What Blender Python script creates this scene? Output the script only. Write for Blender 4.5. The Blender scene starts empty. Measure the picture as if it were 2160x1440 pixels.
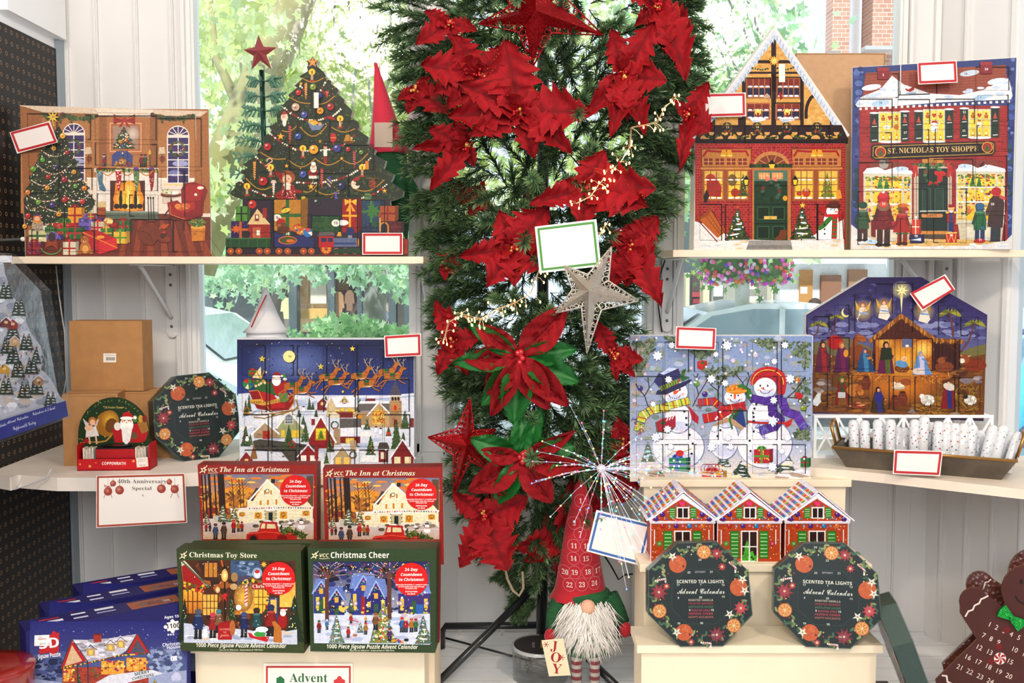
import bpy, math, random
from mathutils import Vector, Matrix
V = Vector; PI = math.pi; R = math.radians
sc = bpy.context.scene
C = sc.collection
# ------------------------------------------------------------- camera (2160 x 1440 frame)
F, HOR, CAMZ = 2100.0, 575.0, 1.5
PITCH = math.atan((720 - HOR) / F)
cam = bpy.data.cameras.new('camera'); cam.lens = 35.0; cam.sensor_width = 36.0; cam.clip_end = 200; cam.clip_start = .05
co = bpy.data.objects.new('camera', cam); C.objects.link(co)
co.location = (0, 0, CAMZ); co.rotation_euler = (PI / 2 - PITCH, 0, 0); sc.camera = co
cp, sp = math.cos(PITCH), math.sin(PITCH)
# ------------------------------------------------------------- exposure, daylight, shop lamps, added fill
vs = sc.view_settings
sc.display_settings.display_device = 'sRGB'
vs.view_transform = 'Standard'; vs.look = 'None'; vs.gamma = 1.0; vs.exposure = -0.04; vs.use_curve_mapping = False
w = bpy.data.worlds.new('daylight_and_fill'); sc.world = w; w.use_nodes = True
nt = w.node_tree; bg = nt.nodes['Background']
tc = nt.nodes.new('ShaderNodeTexCoord'); sx = nt.nodes.new('ShaderNodeSeparateXYZ')
mr = nt.nodes.new('ShaderNodeMapRange'); mr.inputs['From Min'].default_value = -.35; mr.inputs['From Max'].default_value = .35
mx = nt.nodes.new('ShaderNodeMix'); mx.data_type = 'RGBA'
mx.inputs[6].default_value = (.50, .50, .53, 1); mx.inputs[7].default_value = (1.5, 1.62, 1.72, 1)  # the half behind the viewer is an added dim fill for the interior
nt.links.new(tc.outputs['Generated'], sx.inputs[0]); nt.links.new(sx.outputs['Y'], mr.inputs['Value'])
nt.links.new(mr.outputs[0], mx.inputs[0]); nt.links.new(mx.outputs[2], bg.inputs['Color']); bg.inputs['Strength'].default_value = 1.0
def lamp(n, loc, tgt, power, size, col, kind='AREA'):
    l = bpy.data.lights.new(n, kind); l.energy = power; l.color = col
    if kind == 'AREA': l.shape = 'DISK'; l.size = size
    if kind == 'SUN': l.angle = size
    o = bpy.data.objects.new(n, l); C.objects.link(o); o.location = loc
    o.rotation_euler = (V(tgt) - V(loc)).to_track_quat('-Z', 'Y').to_euler(); return o
lamp('shop_track_lamp', (-.9, .1, 2.95), (-.3, 2.8, 1.0), 27, .22, (1, .86, .72))
lamp('shop_track_lamp', (1.2, .3, 2.95), (.5, 2.8, .9), 27, .22, (1, .86, .72))
lamp('shop_ceiling_light', (0, -.4, 2.9), (0, 2.8, 1.1), 14, .9, (1, .93, .86))
lamp('added_room_fill', (.1, -1.3, 2.35), (0, 2.9, .6), 50, 1.2, (.96, .98, 1))  # added fill behind the viewer, lifts the shadowed wall under the windows
# sun added to brighten only the overcast street: it stands high behind the viewer, above the roof of the shop
lamp('added_street_sun', (-5, 0, 20), (0, 14, 0), 6.0, .06, (1, .97, .9), 'SUN')

# ------------------------------------------------------------- pixel of the 2160x1440 frame -> place in the shop
def ray(px, py):
    a, b = (px - 1080) / F, (720 - py) / F
    return V((a, cp + b * sp, b * cp - sp))
def at(px, py, Y):
    d = ray(px, py); return V((0, 0, CAMZ)) + d * (Y / d.y)
def onz(px, py, z):
    d = ray(px, py); return V((0, 0, CAMZ)) + d * ((z - CAMZ) / d.z)
LC = {}
def lin(c):
    if c not in LC: LC[c] = lin_(c)
    return LC[c]
def lin_(c):
    if isinstance(c, str):
        c = [int(c[i:i + 2], 16) / 255 for i in (0, 2, 4)]
    return tuple(x / 12.92 if x < .04045 else ((x + .055) / 1.055) ** 2.4 for x in c[:3]) + (1.0,)
def mixh(a, b, t):
    a = [int(a[i:i + 2], 16) for i in (0, 2, 4)]; b = [int(b[i:i + 2], 16) for i in (0, 2, 4)]
    return ''.join('%02x' % max(0, min(255, int(x + (y - x) * t))) for x, y in zip(a, b))

# ------------------------------------------------------------- materials
MATS = {}
def mat(name, col=None, rough=.6, metal=0, bump=None, var=None, coat=0, trans=0, emit=None, alpha=None, sheen=0, sss=0, spec=None):
    if name in MATS: return MATS[name]
    m = bpy.data.materials.new(name); m.use_nodes = True; t = m.node_tree; b = t.nodes['Principled BSDF']
    b.inputs['Roughness'].default_value = rough; b.inputs['Metallic'].default_value = metal
    if coat: b.inputs['Coat Weight'].default_value = coat; b.inputs['Coat Roughness'].default_value = .12
    if trans: b.inputs['Transmission Weight'].default_value = trans
    if sheen: b.inputs['Sheen Weight'].default_value = sheen; b.inputs['Sheen Roughness'].default_value = .4
    if spec is not None: b.inputs['Specular IOR Level'].default_value = spec
    if alpha is not None: b.inputs['Alpha'].default_value = alpha
    if col is None:
        a = t.nodes.new('ShaderNodeAttribute'); a.attribute_name = 'Col'; src = a.outputs['Color']
    else:
        a = t.nodes.new('ShaderNodeRGB'); a.outputs[0].default_value = lin(col); src = a.outputs[0]
    co_ = t.nodes.new('ShaderNodeTexCoord')
    if var:
        n = t.nodes.new('ShaderNodeTexNoise'); n.inputs['Scale'].default_value = var[0]; n.inputs['Detail'].default_value = 4
        t.links.new(co_.outputs['Object'], n.inputs['Vector'])
        r = t.nodes.new('ShaderNodeMapRange'); r.inputs['From Min'].default_value = .3; r.inputs['From Max'].default_value = .7
        r.inputs['To Min'].default_value = 1 - var[1]; r.inputs['To Max'].default_value = 1 + var[1]
        t.links.new(n.outputs['Fac'], r.inputs['Value'])
        h = t.nodes.new('ShaderNodeVectorMath'); h.operation = 'SCALE'
        t.links.new(src, h.inputs[0]); t.links.new(r.outputs[0], h.inputs['Scale']); src = h.outputs[0]
    t.links.new(src, b.inputs['Base Color'])
    if emit: t.links.new(src, b.inputs['Emission Color']); b.inputs['Emission Strength'].default_value = emit
    if bump:
        kind, scale, st = bump
        if kind == 'noise': n = t.nodes.new('ShaderNodeTexNoise'); n.inputs['Detail'].default_value = 5; o_ = n.outputs['Fac']
        elif kind == 'vor': n = t.nodes.new('ShaderNodeTexVoronoi'); o_ = n.outputs['Distance']
        elif kind == 'wavez': n = t.nodes.new('ShaderNodeTexWave'); n.bands_direction = 'Z'; o_ = n.outputs['Fac']
        n.inputs['Scale'].default_value = scale
        t.links.new(co_.outputs['Object'], n.inputs['Vector'])
        k = t.nodes.new('ShaderNodeBump'); k.inputs['Strength'].default_value = st; k.inputs['Distance'].default_value = .004
        t.links.new(o_, k.inputs['Height']); t.links.new(k.outputs[0], b.inputs['Normal'])
    MATS[name] = m; return m
def glitter(name, col, rough=.28, scale=900):
    if name in MATS: return MATS[name]
    m = bpy.data.materials.new(name); m.use_nodes = True; t = m.node_tree; b = t.nodes['Principled BSDF']
    c = t.nodes.new('ShaderNodeTexCoord'); v = t.nodes.new('ShaderNodeTexVoronoi'); v.inputs['Scale'].default_value = scale
    t.links.new(c.outputs['Object'], v.inputs['Vector'])
    mxn = t.nodes.new('ShaderNodeMix'); mxn.data_type = 'VECTOR'; mxn.inputs[0].default_value = .45
    g = t.nodes.new('ShaderNodeNewGeometry'); s = t.nodes.new('ShaderNodeVectorMath'); s.operation = 'SUBTRACT'; s.inputs[1].default_value = (.5, .5, .5)
    t.links.new(v.outputs['Color'], s.inputs[0]); t.links.new(g.outputs['Normal'], mxn.inputs[4]); t.links.new(s.outputs[0], mxn.inputs[5])
    nn = t.nodes.new('ShaderNodeVectorMath'); nn.operation = 'NORMALIZE'; t.links.new(mxn.outputs[1], nn.inputs[0]); t.links.new(nn.outputs[0], b.inputs['Normal'])
    b.inputs['Base Color'].default_value = lin(col); b.inputs['Metallic'].default_value = .75; b.inputs['Roughness'].default_value = rough
    MATS[name] = m; return m
def film(name, tint, gloss=.12, rough=.06, k=.5):
    m = bpy.data.materials.new(name); m.use_nodes = True; t = m.node_tree; t.nodes.clear()
    o = t.nodes.new('ShaderNodeOutputMaterial'); tr = t.nodes.new('ShaderNodeBsdfTransparent'); tr.inputs[0].default_value = lin(tint)
    gl = t.nodes.new('ShaderNodeBsdfGlossy'); gl.inputs['Roughness'].default_value = rough; gl.inputs[0].default_value = (1, 1, 1, 1)
    lw = t.nodes.new('ShaderNodeLayerWeight'); lw.inputs[0].default_value = .35
    mm = t.nodes.new('ShaderNodeMath'); mm.operation = 'MULTIPLY_ADD'; mm.inputs[1].default_value = k; mm.inputs[2].default_value = gloss; mm.use_clamp = True
    t.links.new(lw.outputs['Fresnel'], mm.inputs[0])
    x = t.nodes.new('ShaderNodeMixShader'); t.links.new(mm.outputs[0], x.inputs[0]); t.links.new(tr.outputs[0], x.inputs[1]); t.links.new(gl.outputs[0], x.inputs[2])
    n = t.nodes.new('ShaderNodeTexNoise'); n.inputs['Scale'].default_value = 22; n.inputs['Detail'].default_value = 6; c = t.nodes.new('ShaderNodeTexCoord')
    b = t.nodes.new('ShaderNodeBump'); b.inputs['Strength'].default_value = .5; b.inputs['Distance'].default_value = .006
    t.links.new(c.outputs['Object'], n.inputs['Vector']); t.links.new(n.outputs['Fac'], b.inputs['Height']); t.links.new(b.outputs[0], gl.inputs['Normal'])
    t.links.new(x.outputs[0], o.inputs[0]); MATS[name] = m; return m
def rich(m, g=1.22):   # deeper printing inks
    t = m.node_tree; b = t.nodes['Principled BSDF']; l = b.inputs['Base Color'].links[0]; n = t.nodes.new('ShaderNodeGamma'); n.inputs['Gamma'].default_value = g; f = l.from_socket
    t.links.new(f, n.inputs[0]); t.links.new(n.outputs[0], b.inputs['Base Color']); return m
PRINT = rich(mat('printed_board', rough=.5, var=(160, .12), spec=.3))
PAPER = mat('paper', rough=.75)
FLAT = mat('matte_colour', rough=.65, var=(25, .05))
GLOSSY = mat('glossy_colour', rough=.2, coat=.5)
METAL = mat('metal_colour', rough=.3, metal=.9)
FELT = mat('felt', rough=.95, sheen=.3, bump=('noise', 350, .35))
WHITE = mat('white_paint', 'e8e5e2', rough=.5, var=(3, .02), bump=('noise', 60, .08))
CREAM = mat('cream_paint', 'ecdcbe', rough=.55, var=(9, .04), bump=('noise', 90, .08))
KRAFT = mat('kraft_cardboard', 'b07f4e', rough=.85, var=(30, .09), bump=('noise', 300, .1))
CELLO = film('cellophane', 'fafcff', .015, .1, .22)
SHRINK = film('shrink_wrap', 'f2f6f6', .02, .12, .3)
GLASS = film('window_pane_glass', 'f4fbff', .02, .02)

# ------------------------------------------------------------- mesh builder
class MB:
    def __init__(s): s.v = []; s.f = []; s.c = []; s.m = []; s.s = []
    def add(s, vs_, fs, col='ffffff', mi=0, M=None, smooth=False):
        o = len(s.v); multi = isinstance(col, list)
        for i, p in enumerate(vs_):
            p = V(p)
            s.v.append(M @ p if M else p); s.c.append(lin(col[i] if multi else col))
        for f in fs: s.f.append([o + i for i in f]); s.m.append(mi); s.s.append(smooth)
        return s
    def box(s, a, b, col='ffffff', mi=0, M=None):
        (x0, y0, z0), (x1, y1, z1) = a, b
        return s.add([(x0, y0, z0), (x1, y0, z0), (x1, y1, z0), (x0, y1, z0), (x0, y0, z1), (x1, y0, z1), (x1, y1, z1), (x0, y1, z1)],
              [(0, 3, 2, 1), (4, 5, 6, 7), (0, 1, 5, 4), (1, 2, 6, 5), (2, 3, 7, 6), (3, 0, 4, 7)], col, mi, M)
    def prism(s, pts, y0, y1, col='ffffff', mi=0, M=None, side=None):
        # outline given as (x,z); extruded along local y
        n = len(pts)
        A = sum(pts[i][0] * pts[(i + 1) % n][1] - pts[(i + 1) % n][0] * pts[i][1] for i in range(n))
        if A < 0: pts = pts[::-1]
        vv = [(x, y0, z) for x, z in pts] + [(x, y1, z) for x, z in pts]
        s.add(vv, [list(range(n)), list(range(2 * n - 1, n - 1, -1))], col, mi, M)
        s.add(vv, [(i, i + n, (i + 1) % n + n, (i + 1) % n) for i in range(n)], side or col, mi, M)
        return s
    def tube(s, pts, r, n=8, col='ffffff', mi=0, M=None, cap=True, closed=False):
        pts = [V(p) for p in pts]; k = len(pts); rs = r if isinstance(r, (list, tuple)) else [r] * k
        vv = []; up = None
        for i, p in enumerate(pts):
            a = pts[(i - 1) % k] if (i or closed) else p; b = pts[(i + 1) % k] if (i < k - 1 or closed) else p
            t = (b - a)
            if t.length < 1e-9: t = V((0, 0, 1))
            t.normalize()
            if up is None: up = t.orthogonal().normalized()
            up = (up - t * up.dot(t))
            if up.length < 1e-6: up = t.orthogonal()
            up.normalize(); w_ = t.cross(up)
            for j in range(n):
                q = 2 * PI * j / n; vv.append(p + (up * math.cos(q) + w_ * math.sin(q)) * rs[i])
        fs = [(i * n + j, i * n + (j + 1) % n, (i + 1) * n + (j + 1) % n, (i + 1) * n + j) for i in range(k - 1) for j in range(n)]
        if closed: fs += [((k - 1) * n + j, (k - 1) * n + (j + 1) % n, (j + 1) % n, j) for j in range(n)]
        elif cap: fs += [list(range(n - 1, -1, -1)), list(range((k - 1) * n, k * n))]
        return s.add(vv, fs, col, mi, M, n > 4)
    def lathe(s, prof, n=20, col='ffffff', mi=0, M=None, sx=1, sy=1, smooth=True):
        k = len(prof); vv = [(r * math.cos(2 * PI * j / n) * sx, r * math.sin(2 * PI * j / n) * sy, z) for r, z in prof for j in range(n)]
        cols = [c for c in col for j in range(n)] if isinstance(col, list) else col
        return s.add(vv, [(i * n + j, i * n + (j + 1) % n, (i + 1) * n + (j + 1) % n, (i + 1) * n + j) for i in range(k - 1) for j in range(n)], cols, mi, M, smooth)
    def ball(s, c, r, col='ffffff', mi=0, M=None, n=10, k=7):
        r = r if isinstance(r, (tuple, list)) else (r, r, r)
        T = Matrix.Translation(c) @ Matrix.Diagonal((r[0], r[1], r[2], 1)); T = M @ T if M else T
        return s.lathe([(max(math.cos(PI * i / k - PI / 2), 1e-4), math.sin(PI * i / k - PI / 2)) for i in range(k + 1)], n, col, mi, T)
    def build(s, name, mats, parent=None, M=None, bevel=None):
        me = bpy.data.meshes.new(name); me.from_pydata([tuple(p) for p in s.v], [], s.f)
        mats = mats if isinstance(mats, (list, tuple)) else [mats]
        for m in mats: me.materials.append(m)
        me.polygons.foreach_set('material_index', s.m); me.polygons.foreach_set('use_smooth', s.s)
        ca = me.color_attributes.new('Col', 'FLOAT_COLOR', 'POINT'); ca.data.foreach_set('color', [x for c in s.c for x in c])
        me.update()
        o = bpy.data.objects.new(name, me); C.objects.link(o)
        if parent: o.parent = parent
        if M: o.matrix_basis = M
        if bevel: b = o.modifiers.new('soft_edges', 'BEVEL'); b.width = bevel; b.segments = 2; b.limit_method = 'ANGLE'
        return o
def tag(o, label=None, cat=None, group=None, kind=None):
    for k, v_ in (('label', label), ('category', cat), ('group', group), ('kind', kind)):
        if v_: o[k] = v_
    return o
def thing(name, label, cat, loc=(0, 0, 0), rot=(0, 0, 0), group=None, M=None):
    o = bpy.data.objects.new(name, None); C.objects.link(o); o.empty_display_size = .05
    if M: o.matrix_world = M
    else: o.location = loc; o.rotation_euler = rot
    return tag(o, label, cat, group)
def struct(o): o['kind'] = 'structure'; return o
def copy_tree(o, label=None, M=None):
    c = o.copy(); C.objects.link(c)
    if label: c['label'] = label
    if M: c.matrix_world = M
    for ch in [x for x in o.children]:
        d = ch.copy(); C.objects.link(d); d.parent = c; d.matrix_basis = ch.matrix_basis.copy()
        for g in [x for x in ch.children]:
            e = g.copy(); C.objects.link(e); e.parent = d; e.matrix_basis = g.matrix_basis.copy()
    return c

# ------------------------------------------------------------- lettering
ALPH = {'serif': (0x1D400, 0x1D41A, 0x1D7CE), 'script': (0x1D4D0, 0x1D4EA, 0x1D7CE), 'ital': (0x1D468, 0x1D482, 0x1D7CE), 'bold': (0x1D5D4, 0x1D5EE, 0x1D7EC), 'bital': (0x1D63C, 0x1D656, 0x1D7EC)}
TXT = {}
def glyphs(s, font=None):
    k = (s, font)
    if k in TXT: return TXT[k]
    b = s
    if font:
        A = ALPH[font]; b = ''.join(chr(A[0] + ord(c) - 65) if 'A' <= c <= 'Z' else chr(A[1] + ord(c) - 97) if 'a' <= c <= 'z' else chr(A[2] + ord(c) - 48) if c.isdigit() else c for c in s)
    cu = bpy.data.curves.new('t', 'FONT'); cu.body = b; cu.size = 1.0; cu.resolution_u = 2
    o = bpy.data.objects.new('t', cu); C.objects.link(o); bpy.context.view_layer.update()
    me = o.to_mesh(); vv = [(p.co.x / .7, p.co.y / .7) for p in me.vertices]; ff = [tuple(p.vertices) for p in me.polygons]
    o.to_mesh_clear(); bpy.data.objects.remove(o); bpy.data.curves.remove(cu)
    wd = max((p[0] for p in vv), default=0); TXT[k] = (vv, ff, wd); return TXT[k]

# ------------------------------------------------------------- a flat printed face standing somewhere in the shop
class Panel(MB):
    def __init__(s, o, yaw=0, lean=0, roll=0):
        MB.__init__(s); s.o = V(o); u = V((math.cos(yaw), math.sin(yaw), 0)); nf = V((math.sin(yaw), -math.cos(yaw), 0)); z = V((0, 0, 1))
        s.u = u; s.up = z * math.cos(lean) - nf * math.sin(lean); s.n = nf * math.cos(lean) + z * math.sin(lean)
        if roll: s.u, s.up = s.u * math.cos(roll) + s.up * math.sin(roll), s.up * math.cos(roll) - s.u * math.sin(roll)
        s.k = 1.0; s.z_ = (0, 0, 1)
        s.M = Matrix(((s.u.x, -s.n.x, s.up.x, s.o.x), (s.u.y, -s.n.y, s.up.y, s.o.y), (s.u.z, -s.n.z, s.up.z, s.o.z), (0, 0, 0, 1)))
        s.STEP = 7e-6; s.out = None; s.kids = []; s.rel = False
    def zoom(s, ox, oy, k): s.z_ = (ox, oy, k); return s
    def q(s, x, y):
        d = ray(s.z_[0] + x / s.z_[2], s.z_[1] + y / s.z_[2]); t = (s.o - V((0, 0, CAMZ))).dot(s.n) / d.dot(s.n)
        p = V((0, 0, CAMZ)) + d * t - s.o; return p.dot(s.u), p.dot(s.up)
    def body(s, pts, th, col, side, back=None, mi=0, snap=.012):
        s.out = pts
        pts = [s.q(*p) for p in pts]; pts = [(u, 0 if abs(v) < snap else v) for u, v in pts]
        s.prism(pts, 0, th, col, mi, None, side); return s
    def poly(s, pts, col, inc=1.0):
        s.k += inc; y = -s.k * s.STEP; multi = isinstance(col, list)
        s.add([(u, y, v) for u, v in (s.q(*p) for p in pts)], [list(range(len(pts)))], col); return s
    def rect(s, x0, y0, x1, y1, col, inc=1.0): return s.poly([(x0, y1), (x1, y1), (x1, y0), (x0, y0)], col, inc)
    def grad(s, x0, y0, x1, y1, c0, c1): return s.poly([(x0, y1), (x1, y1), (x1, y0), (x0, y0)], [c1, c1, c0, c0])
    def ell(s, x, y, rx, ry, col, n=14, rot=0, inc=1.0, a0=0, a1=2 * PI):
        c, d = math.cos(rot), math.sin(rot); P = []
        full = abs(a1 - a0 - 2 * PI) < 1e-6
        for i in range(n if full else n + 1):
            t = a0 + (a1 - a0) * i / n; a, b = rx * math.cos(t), ry * math.sin(t); P.append((x + a * c - b * d, y + a * d + b * c))
        return s.poly(P, col, inc)
    def glow(s, x, y, rx, ry, c0, c1, n=16):
        s.k += 1; P = [(x, y)] + [(x + rx * math.cos(2 * PI * i / n), y + ry * math.sin(2 * PI * i / n)) for i in range(n)]
        return s.add([(u, -s.k * s.STEP, v) for u, v in (s.q(*p) for p in P)], [(0, i + 1, (i + 1) % n + 1) for i in range(n)], [c0] + [c1] * n)
    def line(s, pts, w_, col, inc=1.0, closed=False):
        s.k += inc
        if closed: pts = list(pts) + [pts[0]]
        for (xa, ya), (xb, yb) in zip(pts, pts[1:]):
            l = math.hypot(xb - xa, yb - ya) or 1; nx, ny = -(yb - ya) / l * w_ / 2, (xb - xa) / l * w_ / 2; ex, ey = (xb - xa) / l * w_ * .3, (yb - ya) / l * w_ * .3
            s.k += .06; y = -s.k * s.STEP
            s.add([(u, y, v) for u, v in (s.q(*p) for p in [(xa - ex + nx, ya - ey + ny), (xb + ex + nx, yb + ey + ny), (xb + ex - nx, yb + ey - ny), (xa - ex - nx, ya - ey - ny)])], [(0, 1, 2, 3)], col)
        return s
    def star(s, x, y, r, col, n=5, inner=.42, rot=-PI / 2):
        return s.poly([(x + (r if i % 2 == 0 else r * inner) * math.cos(rot + PI * i / n), y + (r if i % 2 == 0 else r * inner) * math.sin(rot + PI * i / n)) for i in range(2 * n)], col)
    def txt(s, t, x, y, h, col, font=None, al='C', rot=0, sx=1.0, sk=0, wd=None):
        vv, ff, W = glyphs(t, font)
        if not vv: return s
        if wd: sx = wd / (W * h)
        ox = {'C': -W / 2, 'L': 0, 'R': -W}[al]; c, d = math.cos(rot), math.sin(rot); s.k += 1; yy = -s.k * s.STEP; P = []
        for a, b in vv:
            a = ((a + ox) + b * sk) * h * sx; b = b * h; P.append(s.q(x + a * c + b * d, y - b * c + a * d))
        return s.add([(u, yy, v) for u, v in P], ff, col)
    def scat(s, pts, n, r, cols, seed=1, sq=1.0, kind='e'):
        rn = random.Random(seed); xs = [p[0] for p in pts]; ys = [p[1] for p in pts]
        for _ in range(n):
            for _t in range(30):
                x, y = rn.uniform(min(xs), max(xs)), rn.uniform(min(ys), max(ys))
                if inside(x, y, pts): break
            else: continue
            rr = rn.uniform(r[0], r[1]) if isinstance(r, tuple) else r; c = rn.choice(cols)
            if s.out and not all(inside(x + a, y + b, s.out) for a, b in ((rr, 0), (-rr, 0), (0, rr * .6), (0, -rr * .6))): continue
            if kind == 'e': s.ell(x, y, rr, rr * sq, c, 6, 0, .08)
            elif kind == 'l': a = rn.uniform(0, PI); s.line([(x, y), (x + rr * math.cos(a), y + rr * math.sin(a))], max(.8, rr * sq), c, .02)
            elif kind == 's': a = rn.uniform(0, PI); s.ell(x, y, rr, rr * .38, c, 5, a, .08)
        s.k += .5; return s
    def raised(s, name, pts, col, fn=None, th=.0045):   # a little wooden piece glued on the face, a part of its own
        keep = (s.v, s.f, s.c, s.m, s.s, s.k); s.v, s.f, s.c, s.m, s.s = [], [], [], [], []
        s.prism([s.q(*p) for p in pts], -th, 0, col, 0, None, mixh(col, '000000', .35)); s.k = th / s.STEP
        if fn: fn()
        m = MB(); m.v, m.f, m.c, m.m, m.s = s.v, s.f, s.c, s.m, s.s; s.kids.append((name, m)); s.v, s.f, s.c, s.m, s.s, s.k = keep
    def done(s, name, label=None, cat=None, group=None, mats=None, parent=None, M=None):  # red midrib and vein hollows darkened: fold shade put into the petal colour
        o = s.build(name, mats or [PRINT], parent, M if M is not None else (s.M if parent is None else None))
        for n_, m in s.kids: m.build(n_, mats or [PRINT], o)
        if label: tag(o, label, cat, group)
        return o
def box4(x0, y0, x1, y1): return [(x0, y0), (x1, y0), (x1, y1), (x0, y1)]
def inside(x, y, P):
    r = False; j = len(P) - 1
    for i in range(len(P)):
        if (P[i][1] > y) != (P[j][1] > y) and x < (P[j][0] - P[i][0]) * (y - P[i][1]) / (P[j][1] - P[i][1]) + P[i][0]: r = not r
        j = i
    return r
def xz(px, Y, z):  # x of a pixel column at depth Y and height z
    dc = Y * cp - (z - CAMZ) * sp; return (px - 1080) / F * dc
def stand(xl, Yl, xr, Yr, z, lean=0):   # printed face whose foot runs from pixel column xl at depth Yl to xr at Yr on height z
    a, b = xz(xl, Yl, z), xz(xr, Yr, z)
    return Panel((a, Yl, z), math.atan2(Yr - Yl, b - a), lean)
# ============================================================= the shop window bay
WY = 3.1; FZ = .35; TOP = 3.0
def wx(px, z=1.3): return xz(px, WY, z)
def slab(pts, z0, z1, col='ffffff', mb=None, mi=0):
    mb = mb or MB(); M = Matrix(((1, 0, 0, 0), (0, 0, 1, 0), (0, 1, 0, 0), (0, 0, 0, 1)))
    return mb.prism(pts, z0, z1, col, mi, M)
CX = wx(1965); LX = -1.375
SILL = .93
# back wall: beadboard below the sill, panelled section on the left, posts between the windows
b = MB()
b.box((LX, WY, FZ - .35), (CX, WY + .1, SILL))
b.box((LX, WY, SILL), (wx(400), WY + .1, TOP))
for a, c in ((880, 945), (1372, 1425), (1895, 1965)): b.box((wx(a), WY, SILL), (wx(c), WY + .1, TOP))
def batten(m, x, z0, z1, w_=.012, t=.010, M=None):
    m.box((x - w_ / 2, -t, z0), (x + w_ / 2, 0, z1), M=M); m.box((x - w_ * .22, -t * 1.5, z0), (x + w_ * .22, -t, z1), M=M)
MW = Matrix.Translation((0, WY, 0))
for px in (160, 222, 305, 378): batten(b, wx(px), SILL if px > 300 else FZ, TOP, M=MW)
for px in range(232, 1960, 92):
    if px < 1900: batten(b, wx(px, .8), FZ, SILL - .02, .014, .008, MW)
for px in (1874, 1922): b.box((wx(px, .8) - .001, WY - .001, FZ), (wx(px, .8) + .001, WY, SILL), '77706c')
b.box((wx(880), WY - .02, .9), (CX, WY, SILL + .01)); b.box((LX, WY - .012, FZ), (CX, WY, FZ + .012))
struct(b.build('wall_back', WHITE))
# angled wall on the right with its own window
AD = V((.5, .8660254, 0)); AA = math.atan2(-.8660254, .5)
MA = Matrix.Translation((CX, WY, 0)) @ Matrix.Rotation(AA, 4, 'Z')   # local x runs toward the viewer, local -y into the shop
b = MB(); b.box((0, 0, 0), (1.3, .1, SILL)); b.box((0, 0, SILL), (.235, .1, TOP)); b.box((1.15, 0, SILL), (1.3, .1, TOP))
for x in (.06, .145, .23, .32, .41, .5): batten(b, x, FZ, SILL - .02, .014, .008)
for x in (.10,): batten(b, x, SILL, TOP, .016, .012)
struct(b.build('wall_right', WHITE, M=MA))
# left side wall and its black pegboard
b = MB(); b.box((LX - .1, -.6, 0), (LX, WY + .1, TOP)); b.box((LX, 3.045, 0), (LX + .012, WY, 2.2), '9aa5ad')
for i, (y, z) in enumerate(((3.06, 2.2), (2.96, 2.30), (2.86, 2.42), (2.7, 2.56))): b.box((LX, y - .35, z), (LX + .03 + .012 * i, y, z + .14))
struct(b.build('wall_left', mat('side_wall_paint', rough=.55, var=(6, .03))))
pm = mat('black_pegboard', rough=.45, spec=.25, var=(40, .2)); t = pm.node_tree; bs = t.nodes['Principled BSDF']
tcn = t.nodes.new('ShaderNodeTexCoord'); sc_ = t.nodes.new('ShaderNodeVectorMath'); sc_.operation = 'SCALE'; sc_.inputs['Scale'].default_value = 1 / .031
fr = t.nodes.new('ShaderNodeVectorMath'); fr.operation = 'FRACTION'; sb = t.nodes.new('ShaderNodeVectorMath'); sb.operation = 'SUBTRACT'; sb.inputs[1].default_value = (.5, .5, .5)
ml = t.nodes.new('ShaderNodeVectorMath'); ml.operation = 'MULTIPLY'; ml.inputs[1].default_value = (0, 1, 1); ln = t.nodes.new('ShaderNodeVectorMath'); ln.operation = 'LENGTH'
cr = t.nodes.new('ShaderNodeValToRGB'); e = cr.color_ramp.elements; e[0].position = .0; e[0].color = (.002, .002, .002, 1); e[1].position = .21; e[1].color = lin('1a1716')
for p_, c_ in ((.12, (.002, .002, .002, 1)), (.14, lin('b8946c')), (.18, lin('6a5442'))): x = cr.color_ramp.elements.new(p_); x.color = c_  # pale hole rims: caught light painted into the board colour
for a_, b_ in ((tcn.outputs['Object'], sc_.inputs[0]), (sc_.outputs[0], fr.inputs[0]), (fr.outputs[0], sb.inputs[0]), (sb.outputs[0], ml.inputs[0]), (ml.outputs[0], ln.inputs[0]), (ln.outputs['Value'], cr.inputs[0]), (cr.outputs[0], bs.inputs['Base Color'])): t.links.new(a_, b_)
PEGX = LX + .006
b = MB(); b.box((LX + .001, 1.6, .02), (PEGX, 3.04, 2.17), '2b2623')
tag(b.build('pegboard', pm), 'black perforated pegboard fixed to the side wall beside the shelves', 'pegboard')
# display floor of the bay, shop floor, ceiling
b = MB(); b.box((LX, 1.75, FZ - .04), (CX + .5, WY + .05, FZ)); b.box((LX, 1.75, 0), (CX + .8, 1.79, FZ - .04))
for i in range(1, 16): b.box((LX, 1.75 + i * .09, FZ), (CX + .3, 1.7505 + i * .09, FZ + .0006), 'b5aeaa')
struct(b.build('floor', mat('floor_paint', rough=.4, var=(30, .05))))
b = MB(); b.box((-1.5, -.6, TOP + .02), (3, WY + .12, TOP + .08), 'ece8e2'); struct(b.build('ceiling', FLAT))
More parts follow.
